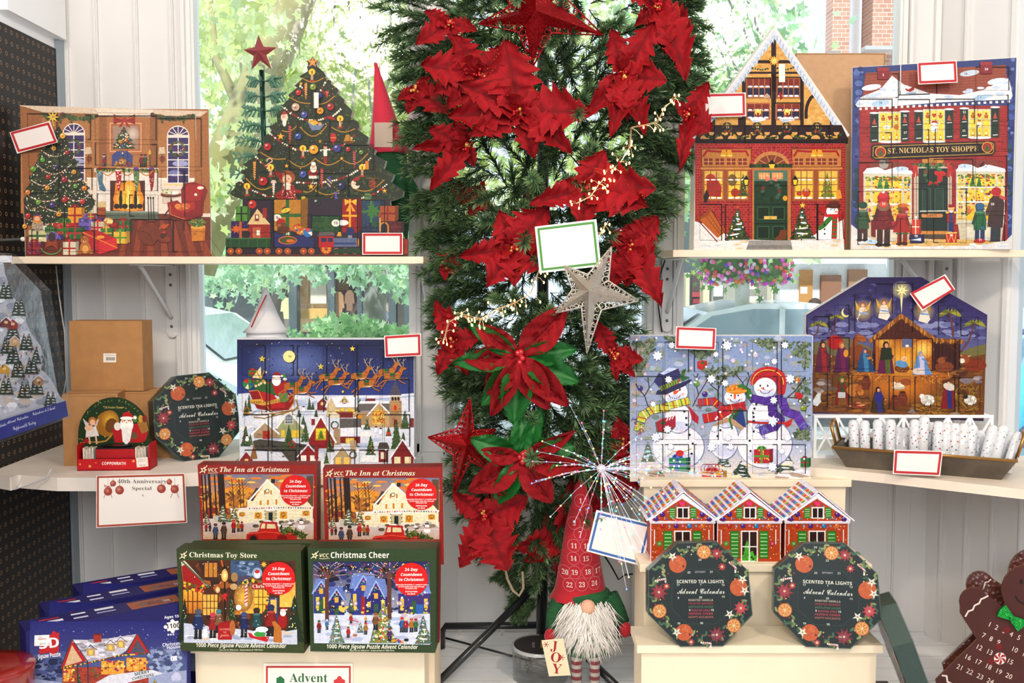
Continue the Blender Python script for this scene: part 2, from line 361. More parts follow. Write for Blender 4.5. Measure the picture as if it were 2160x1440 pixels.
# windows
def window(n, x0, x1, M, z0=SILL, z1=TOP, mid=False):
    r = thing('window_%d' % n, None, None, M=M); struct(r); f = MB(); w_ = .03
    for a, c in ((x0, x0 + w_), (x1 - w_, x1)):
        f.box((a, -.006, z0), (c, .05, z1)); f.box((a + .008, -.014, z0), (c - .008, -.006, z1))
    f.box((x0, -.006, z0), (x1, .05, z0 + .035)); f.box((x0, -.006, z1 - .05), (x1, .05, z1))
    f.build('window_frame', WHITE, r)
    g = MB(); g.box((x0 + w_ * .6, .03, z0 + .02), (x1 - w_ * .6, .034, z1 - .03)); g.build('window_glass', GLASS, r)
    s_ = MB(); s_.box((x0 - .01, -.05, z0 - .025), (x1 + .01, 0, z0)); s_.build('window_sill', WHITE, r, bevel=.003)
window(1, wx(403), wx(884), MW); window(2, wx(938), wx(1378), MW); window(3, wx(1420), wx(1900), MW); window(4, .235, 1.15, MA)
# bright trim strips on the posts
b = MB()
for a, c, d in ((400, 409, .03), (884, 889, .02), (933, 940, .02), (1376, 1381, .02), (1417, 1422, .02), (1896, 1903, .03), (1950, 1962, .02)): b.box((wx(a), WY - d, SILL), (wx(c), WY - .0, TOP))
struct(b.build('trim_1', WHITE, bevel=.003))
# ------------------------------------------------------------- shelves and brackets
EDGE = mat('shelf_board', rough=.5, var=(14, .06))
ZU, ZUR, ZL = 1.544, 1.562, .98
m = slab([(LX + .01, 2.72), (xz(893, 2.72, ZU), 2.72), (xz(907, 2.80, ZU), 2.80), (xz(912, 3.08, ZU), 3.09), (LX + .01, 3.09)], ZU - .019, ZU, 'f0dcc0')
tag(m.build('shelf', EDGE, bevel=.002), 'upper white-topped shelf board on the left carrying the fireplace and tree calendars', 'shelf')
e2 = V((CX, WY, 0)) + V((.5, -.866, 0)) * .02
m = slab([(xz(1396, 2.76, ZUR), 2.80), (xz(1420, 2.72, ZUR), 2.72), (1.49, 2.72), (CX - .01, 3.06), (CX - .02, 3.09), (xz(1398, 3.09, ZUR), 3.09)], ZUR - .019, ZUR, 'f0dcc0')
tag(m.build('shelf', EDGE, bevel=.002), 'upper shelf board on the right carrying the house and toy shop calendars', 'shelf')
def arc(cx, cy, rx, ry, a0, a1, n=12): return [(cx + rx * math.cos(R(a0 + (a1 - a0) * i / n)), cy + ry * math.sin(R(a0 + (a1 - a0) * i / n))) for i in range(n + 1)]
fp = [onz(22, 1006, ZL), onz(40, 1001, ZL), onz(120, 1007, ZL), onz(210, 1007, ZL), onz(330, 1001, ZL), onz(430, 996, ZL), onz(476, 985, ZL)]
m = slab([(LX + .01, fp[0].y + .05)] + [(p.x, p.y) for p in fp] + [(fp[-1].x, 3.09), (LX + .01, 3.09)], ZL - .035, ZL, 'eadfd2')
tag(m.build('shelf', EDGE, bevel=.004), 'lower left white shelf with a curved front below the cardboard boxes', 'shelf')
fp = [onz(1705, 985, ZL), onz(1780, 991, ZL), onz(1860, 999, ZL), onz(1960, 1010, ZL), onz(2060, 1021, ZL), onz(2160, 1032, ZL), onz(2230, 1036, ZL)]
m = slab([(p.x, p.y) for p in fp] + [(1.56, 2.62), (CX - .01, 3.06), (CX - .02, 3.09), (fp[0].x, 3.09)], ZL - .024, ZL, 'ead9c4')
tag(m.build('shelf', EDGE, bevel=.004), 'lower right white shelf with a curved front under the loaf pan', 'shelf')
def bracket(px, z, label, M=None, L=.30, H=.21):
    x = wx(px) if M is None else px
    r = thing('shelf_bracket', label, 'bracket', group='shelf brackets', M=(M or MW) @ Matrix.Translation((x, -.011 if M is None else -.013, z)))
    m = MB(); m.box((-.016, -.003, -H), (.016, .001, 0)); m.ball((0, -.001, -H), (.016, .002, .016)); m.build('wall_plate', WHITE, r, bevel=.001)
    m = MB(); m.box((-.014, -L, -.004), (.014, 0, 0)); m.build('arm', WHITE, r, bevel=.001)
    m = MB(); m.prism([(-.007, 0), (.007, 0), (.007, .003), (-.007, .003)], 0, .0001, 'ffffff'); m.v = []; m.f = []; m.c = []; m.m = []; m.s = []
    m.tube([(0, -.004, -H * .78), (0, -.02, -H * .74), (0, -L * .8, -.012), (0, -L * .86, -.005)], .0065, 6); m.build('brace', WHITE, r)
    for zz in (.03, .062, H - .02):
        s_ = MB(); s_.lathe([(.0001, .0), (.0042, .0005), (.0048, .002)], 10, '8a8680', M=Matrix.Rotation(-PI / 2, 4, 'X') @ Matrix.Rotation(PI, 4, 'X') @ Matrix.Translation((0, 0, -.006)) if False else Matrix.Translation((0, -.0065, -zz)) @ Matrix.Rotation(-PI / 2, 4, 'X'))
        s_.build('screw', METAL, r)
bracket(366, ZU - .02, 'white metal shelf bracket on the panelled wall above the cardboard box')
bracket(906, ZU - .02, 'white metal shelf bracket on the post right of the tree calendar')
bracket(1405, ZUR - .02, 'white metal shelf bracket on the post below the half-timbered house calendar')
bracket(.06, ZUR - .02, 'white metal shelf bracket on the corner post above the nativity calendar', MA, .25)
# ------------------------------------------------------------- stepped display stands
def steps(name, label, x0, x1, tops, yb, o=.012):
    r = thing(name, label, 'display stand', ((x0 + x1) / 2, tops[0][1], FZ)); cx, cy = (x0 + x1) / 2, tops[0][1]
    for i, (z, y, xa, xb) in enumerate(tops):
        yn = tops[i + 1][1] if i + 1 < len(tops) else yb
        m = MB(); m.box((xa - cx, y - cy, z - .019 - FZ), (xb - cx, yn - cy + .0 , z - FZ)); m.build('step_board', CREAM, r, bevel=.0015)
        m = MB(); m.box((xa - cx + o, y - cy + .012, 0), (xb - cx - o, yn - cy + .012 if i + 1 < len(tops) else yb - cy, z - .019 - FZ)); m.build('riser', CREAM, r)
    return r
ZA, ZB, ZC = .632, .786, .957
YA = 2.27; YB_ = 2.40; YC = 2.585
steps('stepped_display_stand', 'cream stepped wooden stand on the right under the octagonal tea light boxes', xz(1344, YA, ZA), xz(1864, YA, ZA), [(ZA, YA, xz(1344, YA, ZA), xz(1864, YA, ZA)), (ZB, YB_ , xz(1350, YB_, ZB), xz(1840, YB_, ZB)), (ZC, YC, xz(1350, YC, ZC), xz(1797, YC, ZC))], 2.63)
steps('stepped_display_stand', 'cream stepped wooden stand on the left under the puzzle boxes', xz(397, YA, ZA), xz(905, YA, ZA), [(ZA, YA, xz(397, YA, ZA), xz(905, YA, ZA)), (ZB, YB_, xz(410, YB_, ZB), xz(925, YB_, ZB)), (ZC, YC + .02, xz(500, YC, ZC), xz(925, YC, ZC))], 2.74)
# ============================================================= the street outside
GZ = -.35
LEAF = mat('leaf_green', rough=.6); lt = LEAF.node_tree; lb = lt.nodes['Principled BSDF']
tl = lt.nodes.new('ShaderNodeBsdfTranslucent'); la = [n for n in lt.nodes if n.type == 'ATTRIBUTE'][0]; lm = lt.nodes.new('ShaderNodeMixShader'); lm.inputs[0].default_value = .45
lo = [n for n in lt.nodes if n.type == 'OUTPUT_MATERIAL'][0]
lt.links.new(la.outputs['Color'], tl.inputs[0]); lt.links.new(lb.outputs[0], lm.inputs[1]); lt.links.new(tl.outputs[0], lm.inputs[2]); lt.links.new(lm.outputs[0], lo.inputs[0])
BARK = mat('bark', rough=.9, var=(5, .25), bump=('noise', 12, .8))
def wr(x0, y0, x1, y1, Y): a = at(x0, y1, Y); c = at(x1, y0, Y); return a.x, a.z, c.x, c.z
m = MB(); m.box((-30, 3.6, GZ - .2), (30, 40, GZ), 'c9cdd0'); struct(m.build('ground', FLAT))
m = MB(); m.box((-30, 3.25, GZ - .1), (30, 5.2, GZ + .1), 'd8d8d6'); m.box((-30, 14.2, GZ - .1), (30, 20, GZ + .12), 'd6d6d4'); struct(m.build('sidewalk', FLAT))
def leaves(m, c, rad, n, size, cols, rn, flat=.7):
    for _ in range(n):
        p = V(c) + V((rn.gauss(0, rad), rn.gauss(0, rad * .6), rn.gauss(0, rad * flat)))
        s = size * rn.uniform(.6, 1.2); M = Matrix.Translation(p) @ Matrix.Rotation(rn.uniform(-1, 1), 4, 'X') @ Matrix.Rotation(rn.uniform(-1.2, 1.2), 4, 'Z') @ Matrix.Rotation(rn.uniform(0, 6.3), 4, 'Y')
        P = []
        for i in range(10):
            a = PI * i / 5; r_ = s * (1 if i % 2 == 0 else .5); P.append((r_ * math.sin(a), .1 * s * (i % 2), r_ * math.cos(a)))
        m.add(P, [tuple(range(10))], rn.choice(cols), 0, M)
def tree(label, trunk, tr, branches, clumps, size, cols, barkc, seed, twigs=()):
    rn = random.Random(seed); r = thing('tree', label, 'tree', (trunk[0].x, trunk[0].y, trunk[0].z)); O = Matrix.Translation(-V(trunk[0]))
    m = MB(); m.tube(trunk, tr, 10, barkc, M=O); m.build('trunk', BARK, r)
    for b_ in branches: m = MB(); m.tube(b_[0], b_[1], 6, barkc, M=O); m.build('branch', BARK, r)
    m = MB()
    for c, rad, n in clumps: leaves(m, O @ V(c), rad, n, size, cols, rn)
    m.build('foliage', LEAF, r)['kind'] = 'stuff'
    for t_ in twigs: m = MB(); m.tube(t_, [.011] * (len(t_) - 1) + [.004], 4, '6d7663', M=O); m.build('twig', BARK, r)
    return r
rn = random.Random(4)
def clump(px0, py0, px1, py1, Y0, Y1, n, rad, k, seed, keep=None):
    q = random.Random(seed); out = []
    while len(out) < n:
        x, y = q.uniform(px0, px1), q.uniform(py0, py1)
        if keep and not keep(x, y): continue
        Y = q.uniform(Y0, Y1); out.append((at(x, y, Y), rad * q.uniform(.6, 1.3), k))
    return out
G1 = ['dce89a', 'd0de84', 'ecf2b8', 'c0d078', 'f2f6c8', 'c8dca0']; G2 = ['b8dab4', 'c8e4c0', 'a4cca4', 'd8ecd0', 'b0d8b0', 'cce4b0']
def wander(px, py, Y, dx, dy, n, seed):
    q = random.Random(seed); out = []
    for i in range(n): out.append(at(px, py, Y)); px += dx + q.uniform(-7, 7); py += dy
    return out
tw = [wander(x, -40, 7.6, d, 26, n, x) for x, d, n in ((705, 2, 9), (735, 3, 15), (760, 2, 20), (776, 3, 18), (806, -1, 17), (824, 0, 14), (832, 2, 10), (845, 1, 12), (470, -3, 8), (520, -2, 9), (600, 3, 7))]
tree('big near tree with a mossy leaning trunk outside the left window', [at(395, 560, 7), at(430, 470, 7), at(500, 300, 7.1), at(560, 150, 7.2), at(618, 20, 7.3), at(660, -90, 7.4)], [.20, .19, .165, .15, .13, .12],
     [([at(600, 60, 7.3), at(700, -60, 7.6), at(830, -120, 7.9)], [.06, .05, .04]), ([at(520, 260, 7.1), at(455, 120, 7.4), at(440, -40, 7.6)], [.05, .03, .02])],
     clump(425, -60, 900, 430, 7.6, 10.5, 130, .24, 60, 11, lambda x, y: (x > 455 or y > 60) and not (x < 520 and 120 < y < 330 and x + y * .1 < 500)) + clump(430, -40, 560, 420, 6.2, 6.9, 12, .16, 26, 5) + clump(900, 0, 1400, 430, 8, 10, 40, .3, 50, 6), .058, G1, '98925a', 1, tw)
tree('slim street tree across the road in front of the clothing shop', [at(796, 730, 14), at(793, 690, 14), at(790, 640, 14), at(798, 600, 14), at(810, 555, 14)], [.17, .16, .16, .14, .1],
     [([at(790, 625, 14), at(768, 596, 14), at(738, 578, 14)], [.08, .06, .04]), ([at(797, 605, 14), at(835, 570, 14), at(860, 540, 14)], [.07, .05, .03])],
     clump(425, 540, 560, 600, 12, 14, 14, .2, 50, 21) + clump(540, 520, 900, 565, 12.5, 14.5, 22, .2, 50, 22) + clump(850, 580, 890, 620, 12.5, 14, 4, .2, 50, 23), .08, G2, '8f8a84', 2)
tw = [wander(x, -30, 8.2, d, 30, n, x) for x, d, n in ((1440, 6, 9), (1468, 9, 13), (1500, 8, 9), (1530, 14, 7), (1570, 12, 6))]
tree('leafy maple outside the window behind the half-timbered house calendar', [at(1380, 720, 13), at(1400, 560, 13), at(1440, 300, 13), at(1470, 100, 13)], [.2, .18, .12, .06],
     [([at(1440, 300, 13), at(1530, 180, 13), at(1600, 80, 13)], [.05, .04, .02])],
     clump(1380, -60, 1700, 440, 8.5, 12.5, 84, .28, 60, 31, lambda x, y: x < 1590 + y * .3 and (x < 1560 or y > 90)), .07, ['bcdcae', 'a8d0a0', 'd0e8ac', 'e2f2bc', '98c490', 'b8dcb8'], '9a958a', 3, tw)
tree('tree crown over the brick building outside the far right window', [at(2290, 700, 15), at(2280, 300, 15), at(2260, 60, 15)], [.2, .15, .08], [], clump(2120, -40, 2260, 110, 12, 14, 12, .35, 50, 41), .11, G1, '9a958a', 4)
# hedge, parked cars
def hedge(label, px0, px1, y0, y1, Y, seed):
    a = at(px0, y0, Y); c = at(px1, y1, Y); r = random.Random(seed); M0 = Matrix.Translation((-(a.x + c.x) / 2, -Y, -GZ)); m = MB()
    for i in range(1500):
        x = r.uniform(a.x, c.x); z = r.uniform(GZ + .1, a.z + .07 * math.sin(x * 2.3) + .05 * math.sin(x * 5)); p = M0 @ V((x, Y + r.uniform(-.12, .5), z))
        leaves(m, p, .03, 1, .075, ['b9dca8', 'a4d090', '8cc07c', 'd0e8bc'], r)
    m.ball(M0 @ V(((a.x + c.x) / 2, Y + .4, (a.z + GZ) / 2)), ((c.x - a.x) / 2, .4, (a.z - GZ) / 2), '8cb87c', n=24, k=12)
    o = m.build('hedge', LEAF, M=M0.inverted()); return tag(o, label, 'hedge', kind='stuff')
hedge('clipped green hedge across the street under the shop windows', 600, 905, 684, 760, 12.6, 8)
hedge('low green bushes beside the black shop front right of the tree', 1425, 1462, 662, 700, 13.6, 9)
def car(label, body, loc, rz, L=4.6, W=1.8, H=1.45):
    r = thing('parked_car', label, 'car', loc, (0, 0, rz)); m = MB()
    side = [(-.5, .2), (-.5, .52), (-.47, .62), (-.3, .67), (-.17, .93), (-.05, 1), (.12, 1), (.25, .93), (.38, .70), (.47, .66), (.5, .5), (.5, .2), (.4, .18), (.38, .3), (.34, .36), (.28, .36), (.24, .3), (.22, .18), (-.24, .18), (-.26, .3), (-.3, .36), (-.36, .36), (-.4, .3), (-.42, .18)]
    m.prism([(x * L, z * H) for x, z in side], -W / 2, W / 2, body); m.build('body', GLOSSY, r, bevel=.05)
    for sgn in (-1, 1):
        g = MB(); g.prism([(-.27 * L, .68 * H), (-.16 * L, .9 * H), (-.05 * L, .955 * H), (.1 * L, .955 * H), (.22 * L, .9 * H), (.33 * L, .70 * H)], sgn * (W / 2 + .004), sgn * (W / 2 - .01), '9fb0b8'); g.box((.02 * L, sgn * (W / 2 + .008) - .003, .66 * H), (.035 * L, sgn * (W / 2 + .008) + .003, .96 * H), body)
        g.build('side_window', GLOSSY, r)
    for a, c, z0, z1 in ((-.305, -.175, .67, .925), (.255, .385, .925, .70)):
        g = MB(); d = .02; g.add([(a * L - d, -W * .44, z0 * H + d), (c * L - d, -W * .38, z1 * H + d), (c * L - d, W * .38, z1 * H + d), (a * L - d, W * .44, z0 * H + d)] if a < 0 else [(a * L + d, -W * .38, z0 * H + d), (c * L + d, -W * .44, z1 * H + d), (c * L + d, W * .44, z1 * H + d), (a * L + d, W * .38, z0 * H + d)], [(0, 1, 2, 3)], '8fa3a4')
        g.build('windscreen', GLOSSY, r)
    for x in (-.33, .31):
        for sgn in (-1, 1):
            w_ = MB(); M_ = Matrix.Translation((x * L, sgn * (W / 2 - .1), .31)) @ Matrix.Rotation(PI / 2, 4, 'X')
            w_.lathe([(.0001, -.1), (.2, -.1), (.31, -.09), (.31, .09), (.2, .1), (.0001, .1)], 20, '2b2b2d', M=M_); w_.build('wheel', GLOSSY, r)
            break
    q = MB(); q.box((-.2 * L, -W / 2 - .16, .64 * H), (-.16 * L, -W / 2, .74 * H), '4c5a60'); q.build('wing_mirror', GLOSSY, r); return r
p = at(1590, 600, 12.6); car('white sedan parked outside above the snowman calendar', 'f4f6f7', (p.x, 12.6, GZ), 0, 4.4, 1.8, 1.49)
p = at(400, 600, 10.5); car('silver car parked outside the left window behind the white fabric gnome', 'eef2f4', (p.x - .6, 10.5, GZ), R(172), 4.4, 1.8, 1.5)
p = at(470, 600, 5.9); car('dark-windowed grey car close outside the left window sill', 'b9c2c4', (p.x - 1.5, 6.6, GZ), R(176), 4.4, 1.75, 1.3)
p = at(2200, 600, 9.5); car('pale grey car outside the far right window behind the passer-by', 'dfe6ea', (p.x + 1.2, 9.6, GZ), R(185), 4.4, 1.8, 1.5)
# shop fronts across the street
BRICK = mat('street_brick', 'd9a58c', rough=.9); t = BRICK.node_tree; bk = t.nodes.new('ShaderNodeTexBrick'); bk.inputs['Color1'].default_value = lin('dba58c'); bk.inputs['Color2'].default_value = lin('c98f78'); bk.inputs['Mortar'].default_value = lin('e8d8cc')
bk.inputs['Scale'].default_value = 3.2; tcn = t.nodes.new('ShaderNodeTexCoord'); mp = t.nodes.new('ShaderNodeMapping'); mp.inputs['Rotation'].default_value = (R(90), 0, 0); t.links.new(tcn.outputs['Object'], mp.inputs[0]); t.links.new(mp.outputs[0], bk.inputs[0]); t.links.new(bk.outputs[0], t.nodes['Principled BSDF'].inputs['Base Color'])
def fbox(par, name, x0, y0, x1, y1, Y, col, D=.12, m_=FLAT, org=None):
    a = wr(x0, y0, x1, y1, Y); m = MB(); m.box((a[0] - org.x, Y - org.y, a[1] - org.z), (a[2] - org.x, Y + D - org.y, a[3] - org.z), col); return m.build(name, m_, par)
def shop(name, label, px, Y): o = V((at(px, 600, Y).x, Y, GZ)); return thing(name, label, 'building', o), o
s_, o = shop('clothing_shop', 'dark-framed clothing shop across the street behind the hedge', 660, 17.5)
fbox(s_, 'wall', 400, 470, 925, 760, 18.2, '5c6668', 3, org=o)
for x0, x1, c in ((556, 560, 0), (612, 622, 0), (694, 702, 0), (756, 760, 0), (822, 832, 0), (855, 862, 0)): fbox(s_, 'post', x0 - 2, 540, x1 + 2, 720, 17.5, '4b585a', .3, org=o)
fbox(s_, 'fascia', 400, 480, 925, 556, 17.5, '6c7476', .4, org=o)
for x0, x1, c in ((564, 610, '8a7f74'), (624, 692, 'f3d7a6'), (704, 754, '6a5548'), (762, 820, 'c8b49a'), (834, 853, 'b0a398')): fbox(s_, 'shop_window', x0, 562, x1, 700, 18.0, c, .1, org=o)
for x0, y0, x1, y1, c in ((632, 568, 650, 640, 'd8a45e'), (655, 600, 688, 640, 'f7ead0'), (628, 650, 690, 672, 'e2b25f'), (668, 566, 690, 590, 'eac27c'), (712, 575, 734, 612, 'b98a58'), (735, 585, 742, 600, 'c23b36')): fbox(s_, 'display', x0, y0, x1, y1, 17.9, c, .06, org=o)
def garment(par, px, y0, y1, w_, col, Y, org):
    a = at(px, y0, Y); z1 = at(px, y1, Y).z; h = a.z - z1; W_ = w_ / F * Y; m = MB()
    m.prism([(-W_ * .2, 0), (W_ * .2, 0), (W_ * .5, -h * .18), (W_ * .6, -h * .65), (W_ * .38, -h * .65), (W_ * .34, -h), (-W_ * .34, -h), (-W_ * .38, -h * .65), (-W_ * .6, -h * .65), (-W_ * .5, -h * .18)], -.05, .05, col)
    m.build('clothing', FLAT, par, M=Matrix.Translation((a.x - org.x, Y - org.y, a.z - org.z)))
for a in ((608, 628, 672, 26, 'efe0a0'), (715, 615, 668, 20, 'b4845a'), (738, 612, 655, 18, '8f6a52'), (765, 655, 690, 18, 'd8e4ee'), (800, 650, 690, 14, 'e8eef4'), (812, 655, 688, 14, '7d8fa8'), (826, 655, 688, 12, 'b8c4d4'), (722, 560, 590, 18, '4a3c3c')): garment(s_, *a, 17.7, o)
s_, o = shop('cafe_front', 'dark cafe front with tan pillars across the street right of the tree', 1540, 16.5)
fbox(s_, 'wall', 1400, 420, 1618, 760, 17.2, '58656a', 3, org=o)
for x0, x1, c in ((1425, 1455, 'd9cfb0'), (1482, 1497, 'e0d2b0'), (1626, 1632, 'f0e6c8')): fbox(s_, 'post', x0 + 20 if x0 < 1440 else x0, 575, x1, 720, 16.5, c, .3, org=o)
fbox(s_, 'post', 1410, 575, 1424, 720, 16.5, 'c8d8dc', .3, org=o)
for x0, x1, c in ((1424, 1444, '7a5f50'), (1458, 1480, '5a4a48'), (1500, 1555, 'a8a498'), (1575, 1622, '9a948a')): fbox(s_, 'shop_window', x0, 580, x1, 680, 17.0, c, .1, org=o)
for x0, y0, x1, y1, c in ((1460, 616, 1478, 626, 'b84a50'), (1428, 606, 1440, 614, 'c05058'), (1462, 630, 1476, 640, 'a03a44'), (1430, 588, 1442, 591, 'f0b060'), (1505, 590, 1525, 625, 'dfe4e4'), (1580, 625, 1610, 632, 'f4f2ea')): fbox(s_, 'display', x0, y0, x1, y1, 16.9, c, .05, org=o)
ring = mat('warm_neon', 'ffdcb0', emit=2.5)
for px in (1582, 1588):
    c = at(px, 601, 16.4); m = MB(); m.tube([(.055 * math.cos(PI * i / 8), 0, .055 * math.sin(PI * i / 8)) for i in range(16)], .012, 6, closed=True); m.build('ring_light', ring, s_, M=Matrix.Translation(c - o))
c = at(1566, 600, 12); r = MB(); r.tube([(0, 0, 0), (0, 0, 3.4)], .09, 10, 'f0eeea'); tag(r.build('street_lamp_post', FLAT, M=Matrix.Translation((c.x, 12, GZ))), 'white street lamp post between the two hanging flower baskets', 'lamp post')
def basket(px, py, label, seed):
    c = at(px, py, 11.9); q = random.Random(seed); r = thing('hanging_flower_basket', label, 'flower basket', c); m = MB()
    m.ball((0, 0, .06), (.26, .22, .2), '6f9a5a'); m.build('basket', LEAF, r); m = MB(); leaves(m, (0, 0, 0), .15, 260, .05, ['a4cf72', '86b862', 'd4ea7c', '78a860'], q); m.build('foliage', LEAF, r)['kind'] = 'stuff'
    m = MB()
    for i in range(90):
        a = q.uniform(0, 6.28); e_ = q.uniform(-.9, 1.2); p = V((.3 * math.cos(a) * math.cos(e_), -abs(.27 * math.sin(a) * math.cos(e_)), .24 * math.sin(e_)))
        m.ball(p, (.026, .014, .026), q.choice(['e04ad0', 'f070a8', 'e84a58', 'f8f0ff', 'f060c0', '7050d0', 'f08048', 'f6a0d8']), n=6, k=4)
    m.build('blossoms', FLAT, r)['kind'] = 'stuff'
basket(1524, 566, 'pink and purple hanging flower basket left of the lamp post', 3); basket(1618, 566, 'pink hanging flower basket right of the lamp post', 7)
s_, o = shop('white_shop_front', 'white panelled shop front with arched door across the street', 1780, 16.0)
fbox(s_, 'wall', 1642, 440, 2300, 800, 16.3, 'f2f4f4', 2.4, org=o)
fbox(s_, 'wall', 1686, 569, 1715, 650, 16.25, 'c98e50', .1, org=o); fbox(s_, 'shop_window', 1731, 580, 1775, 700, 16.2, '9a6a50', .1, org=o); fbox(s_, 'shop_window', 1790, 568, 1830, 620, 16.2, 'a87a58', .1, org=o); fbox(s_, 'shop_window', 2125, 562, 2152, 610, 16.2, '96706a', .1, org=o)
fbox(s_, 'fascia', 1642, 540, 1880, 556, 16.0, 'f6f6f6', .4, org=o); fbox(s_, 'fascia', 2020, 452, 2300, 492, 15.9, 'c2cfd8', .4, org=o); fbox(s_, 'awning', 2020, 500, 2300, 548, 15.7, 'e8a8a8', .6, org=o)
g_ = Panel((o.x, 15.88, GZ)); g_.STEP = .0005; g_.txt('YOU', 2168, 476, 20, 'ffffff', 'bold'); g_.done('shop_sign_letters', parent=s_, M=Matrix.Translation((0, 15.88 - o.y, 0)))
r = fbox(s_, 'door_emblem', 1689, 605, 1703, 619, 15.9, 'ffffff', .02, org=o)
s_, o = shop('brick_building', 'tall red brick building with pale pilasters outside the right windows', 1850, 19)
fbox(s_, 'wall', 1745, -400, 1802, 545, 19, 'ffffff', .4, BRICK, o); fbox(s_, 'pilaster', 1802, -400, 1828, 545, 18.9, 'eeeef0', 3, org=o); fbox(s_, 'wall', 1828, -400, 2040, 545, 19.05, 'ffffff', 3, BRICK, o)
fbox(s_, 'wall', 2040, 90, 2300, 545, 19.05, 'ffffff', 3, BRICK, o); fbox(s_, 'cornice', 1825, 96, 1900, 104, 18.7, 'c8c4c2', .3, org=o)
# people outside: one passing the right window, one sitting by the shop front
def skin(name, pts, edges, rad, m_, par, M=None, lv=2):
    me = bpy.data.meshes.new(name); me.from_pydata(pts, edges, []); me.materials.append(m_); o = bpy.data.objects.new(name, me); C.objects.link(o); o.parent = par
    if M: o.matrix_basis = M
    s = o.modifiers.new('skin', 'SKIN'); s.use_smooth_shade = True
    for i, r_ in enumerate(rad): me.skin_vertices[0].data[i].radius = (r_, r_) if not isinstance(r_, tuple) else r_
    me.skin_vertices[0].data[0].use_root = True; d = o.modifiers.new('round', 'SUBSURF'); d.levels = lv; d.render_levels = lv; return o
DENIM = mat('pale_blue_cloth', 'b8dcec', rough=.9, bump=('noise', 40, .5)); TEAL = mat('turquoise_cloth', '58c4e4', rough=.8, bump=('noise', 30, .4)); NAVY = mat('navy_cloth', '4a5a7c', rough=.8); SKIN_ = mat('skin', 'd9a98c', rough=.55); HAIR = mat('brown_hair', '4a3628', rough=.7); TROUS = mat('white_trousers', 'eef0f0', rough=.9)
p = at(2172, 700, 6.6)
ps = thing('person', 'person in a pale blue shirt walking past outside with a turquoise bag', 'person', (p.x + .08, 6.6, GZ + .1))
skin('body', [(0, 0, .95), (0, 0, 1.15), (0, 0, 1.42), (0, 0, 1.52), (0, 0, 1.66), (-.19, 0, 1.42), (-.23, .03, 1.15), (-.2, -.12, .95), (-.19, -.2, .92), (.19, 0, 1.42), (.24, 0, 1.15), (.24, -.06, .93), (.24, -.1, .85), (-.1, 0, .9), (-.11, -.1, .5), (-.12, .05, .09), (-.12, -.1, .04), (.1, 0, .9), (.11, .1, .5), (.13, .28, .12), (.13, .2, .05)],
     [(0, 1), (1, 2), (2, 3), (3, 4), (2, 5), (5, 6), (6, 7), (7, 8), (2, 9), (9, 10), (10, 11), (11, 12), (0, 13), (13, 14), (14, 15), (15, 16), (0, 17), (17, 18), (18, 19), (19, 20)], [.17, .16, .18, .06, .11, .08, .06, .045, .04, .08, .06, .045, .04, .1, .075, .05, .04, .1, .075, .05, .04], DENIM, ps)
m = MB(); m.ball((0, 0, 1.67), (.085, .1, .12)); m.build('face', SKIN_, ps); m = MB(); m.ball((0, .03, 1.71), (.1, .11, .12)); m.build('hair', HAIR, ps)
m = MB(); m.prism([(-.14, .0), (.14, .0), (.16, .6), (-.16, .6)], -.12, .12); m.build('trousers', TROUS, ps, M=Matrix.Translation((0, 0, .35)))
bg_ = thing('shoulder_bag', 'turquoise and navy shoulder bag carried by the person outside', 'bag', (p.x - .28, 6.45, 1.0 + GZ))
m = MB(); m.ball((.12, 0, .02), (.2, .12, .24), n=16, k=10); m.build('bag_body', TEAL, bg_); m = MB(); m.ball((.2, .03, -.1), (.19, .13, .2), n=16, k=10); m.build('bag_base', NAVY, bg_); m = MB(); m.tube([(.02, 0, .12), (.1, -.02, .45), (.3, 0, .52)], .02, 6); m.build('strap', NAVY, bg_)
p = at(1712, 640, 15.2)
ps = thing('person', 'dark-haired person in a pale shirt seated outside the white shop front', 'person', (p.x, 15.2, GZ + .12))
GREYC = mat('pale_grey_cloth', 'c8d4da', rough=.9)
skin('body', [(0, 0, .5), (.0, 0, .75), (.03, 0, 1.0), (.05, 0, 1.1), (.07, 0, 1.2), (.1, -.12, .95), (.25, -.15, .8), (.4, -.12, .85), (.1, .12, .95), (.28, .12, .8), (.42, .1, .85), (.35, -.1, .5), (.38, -.1, .08), (.35, .1, .5), (.38, .1, .08)], [(0, 1), (1, 2), (2, 3), (3, 4), (2, 5), (5, 6), (6, 7), (2, 8), (8, 9), (9, 10), (0, 11), (11, 12), (0, 13), (13, 14)], [.13, .13, .14, .05, .09, .06, .045, .035, .06, .045, .035, .07, .05, .07, .05], GREYC, ps)
m = MB(); m.ball((.09, 0, 1.2), (.09, .08, .11)); m.build('face', SKIN_, ps); m = MB(); m.ball((.05, 0, 1.24), (.11, .1, .11)); m.build('hair', HAIR, ps)
m = MB(); m.box((-.2, -.2, 0), (.22, .2, .42), 'd8d8d8'); tag(m.build('stool', FLAT, M=Matrix.Translation((p.x, 15.2, GZ + .12))), 'pale stool under the person seated outside the white shop', 'stool')
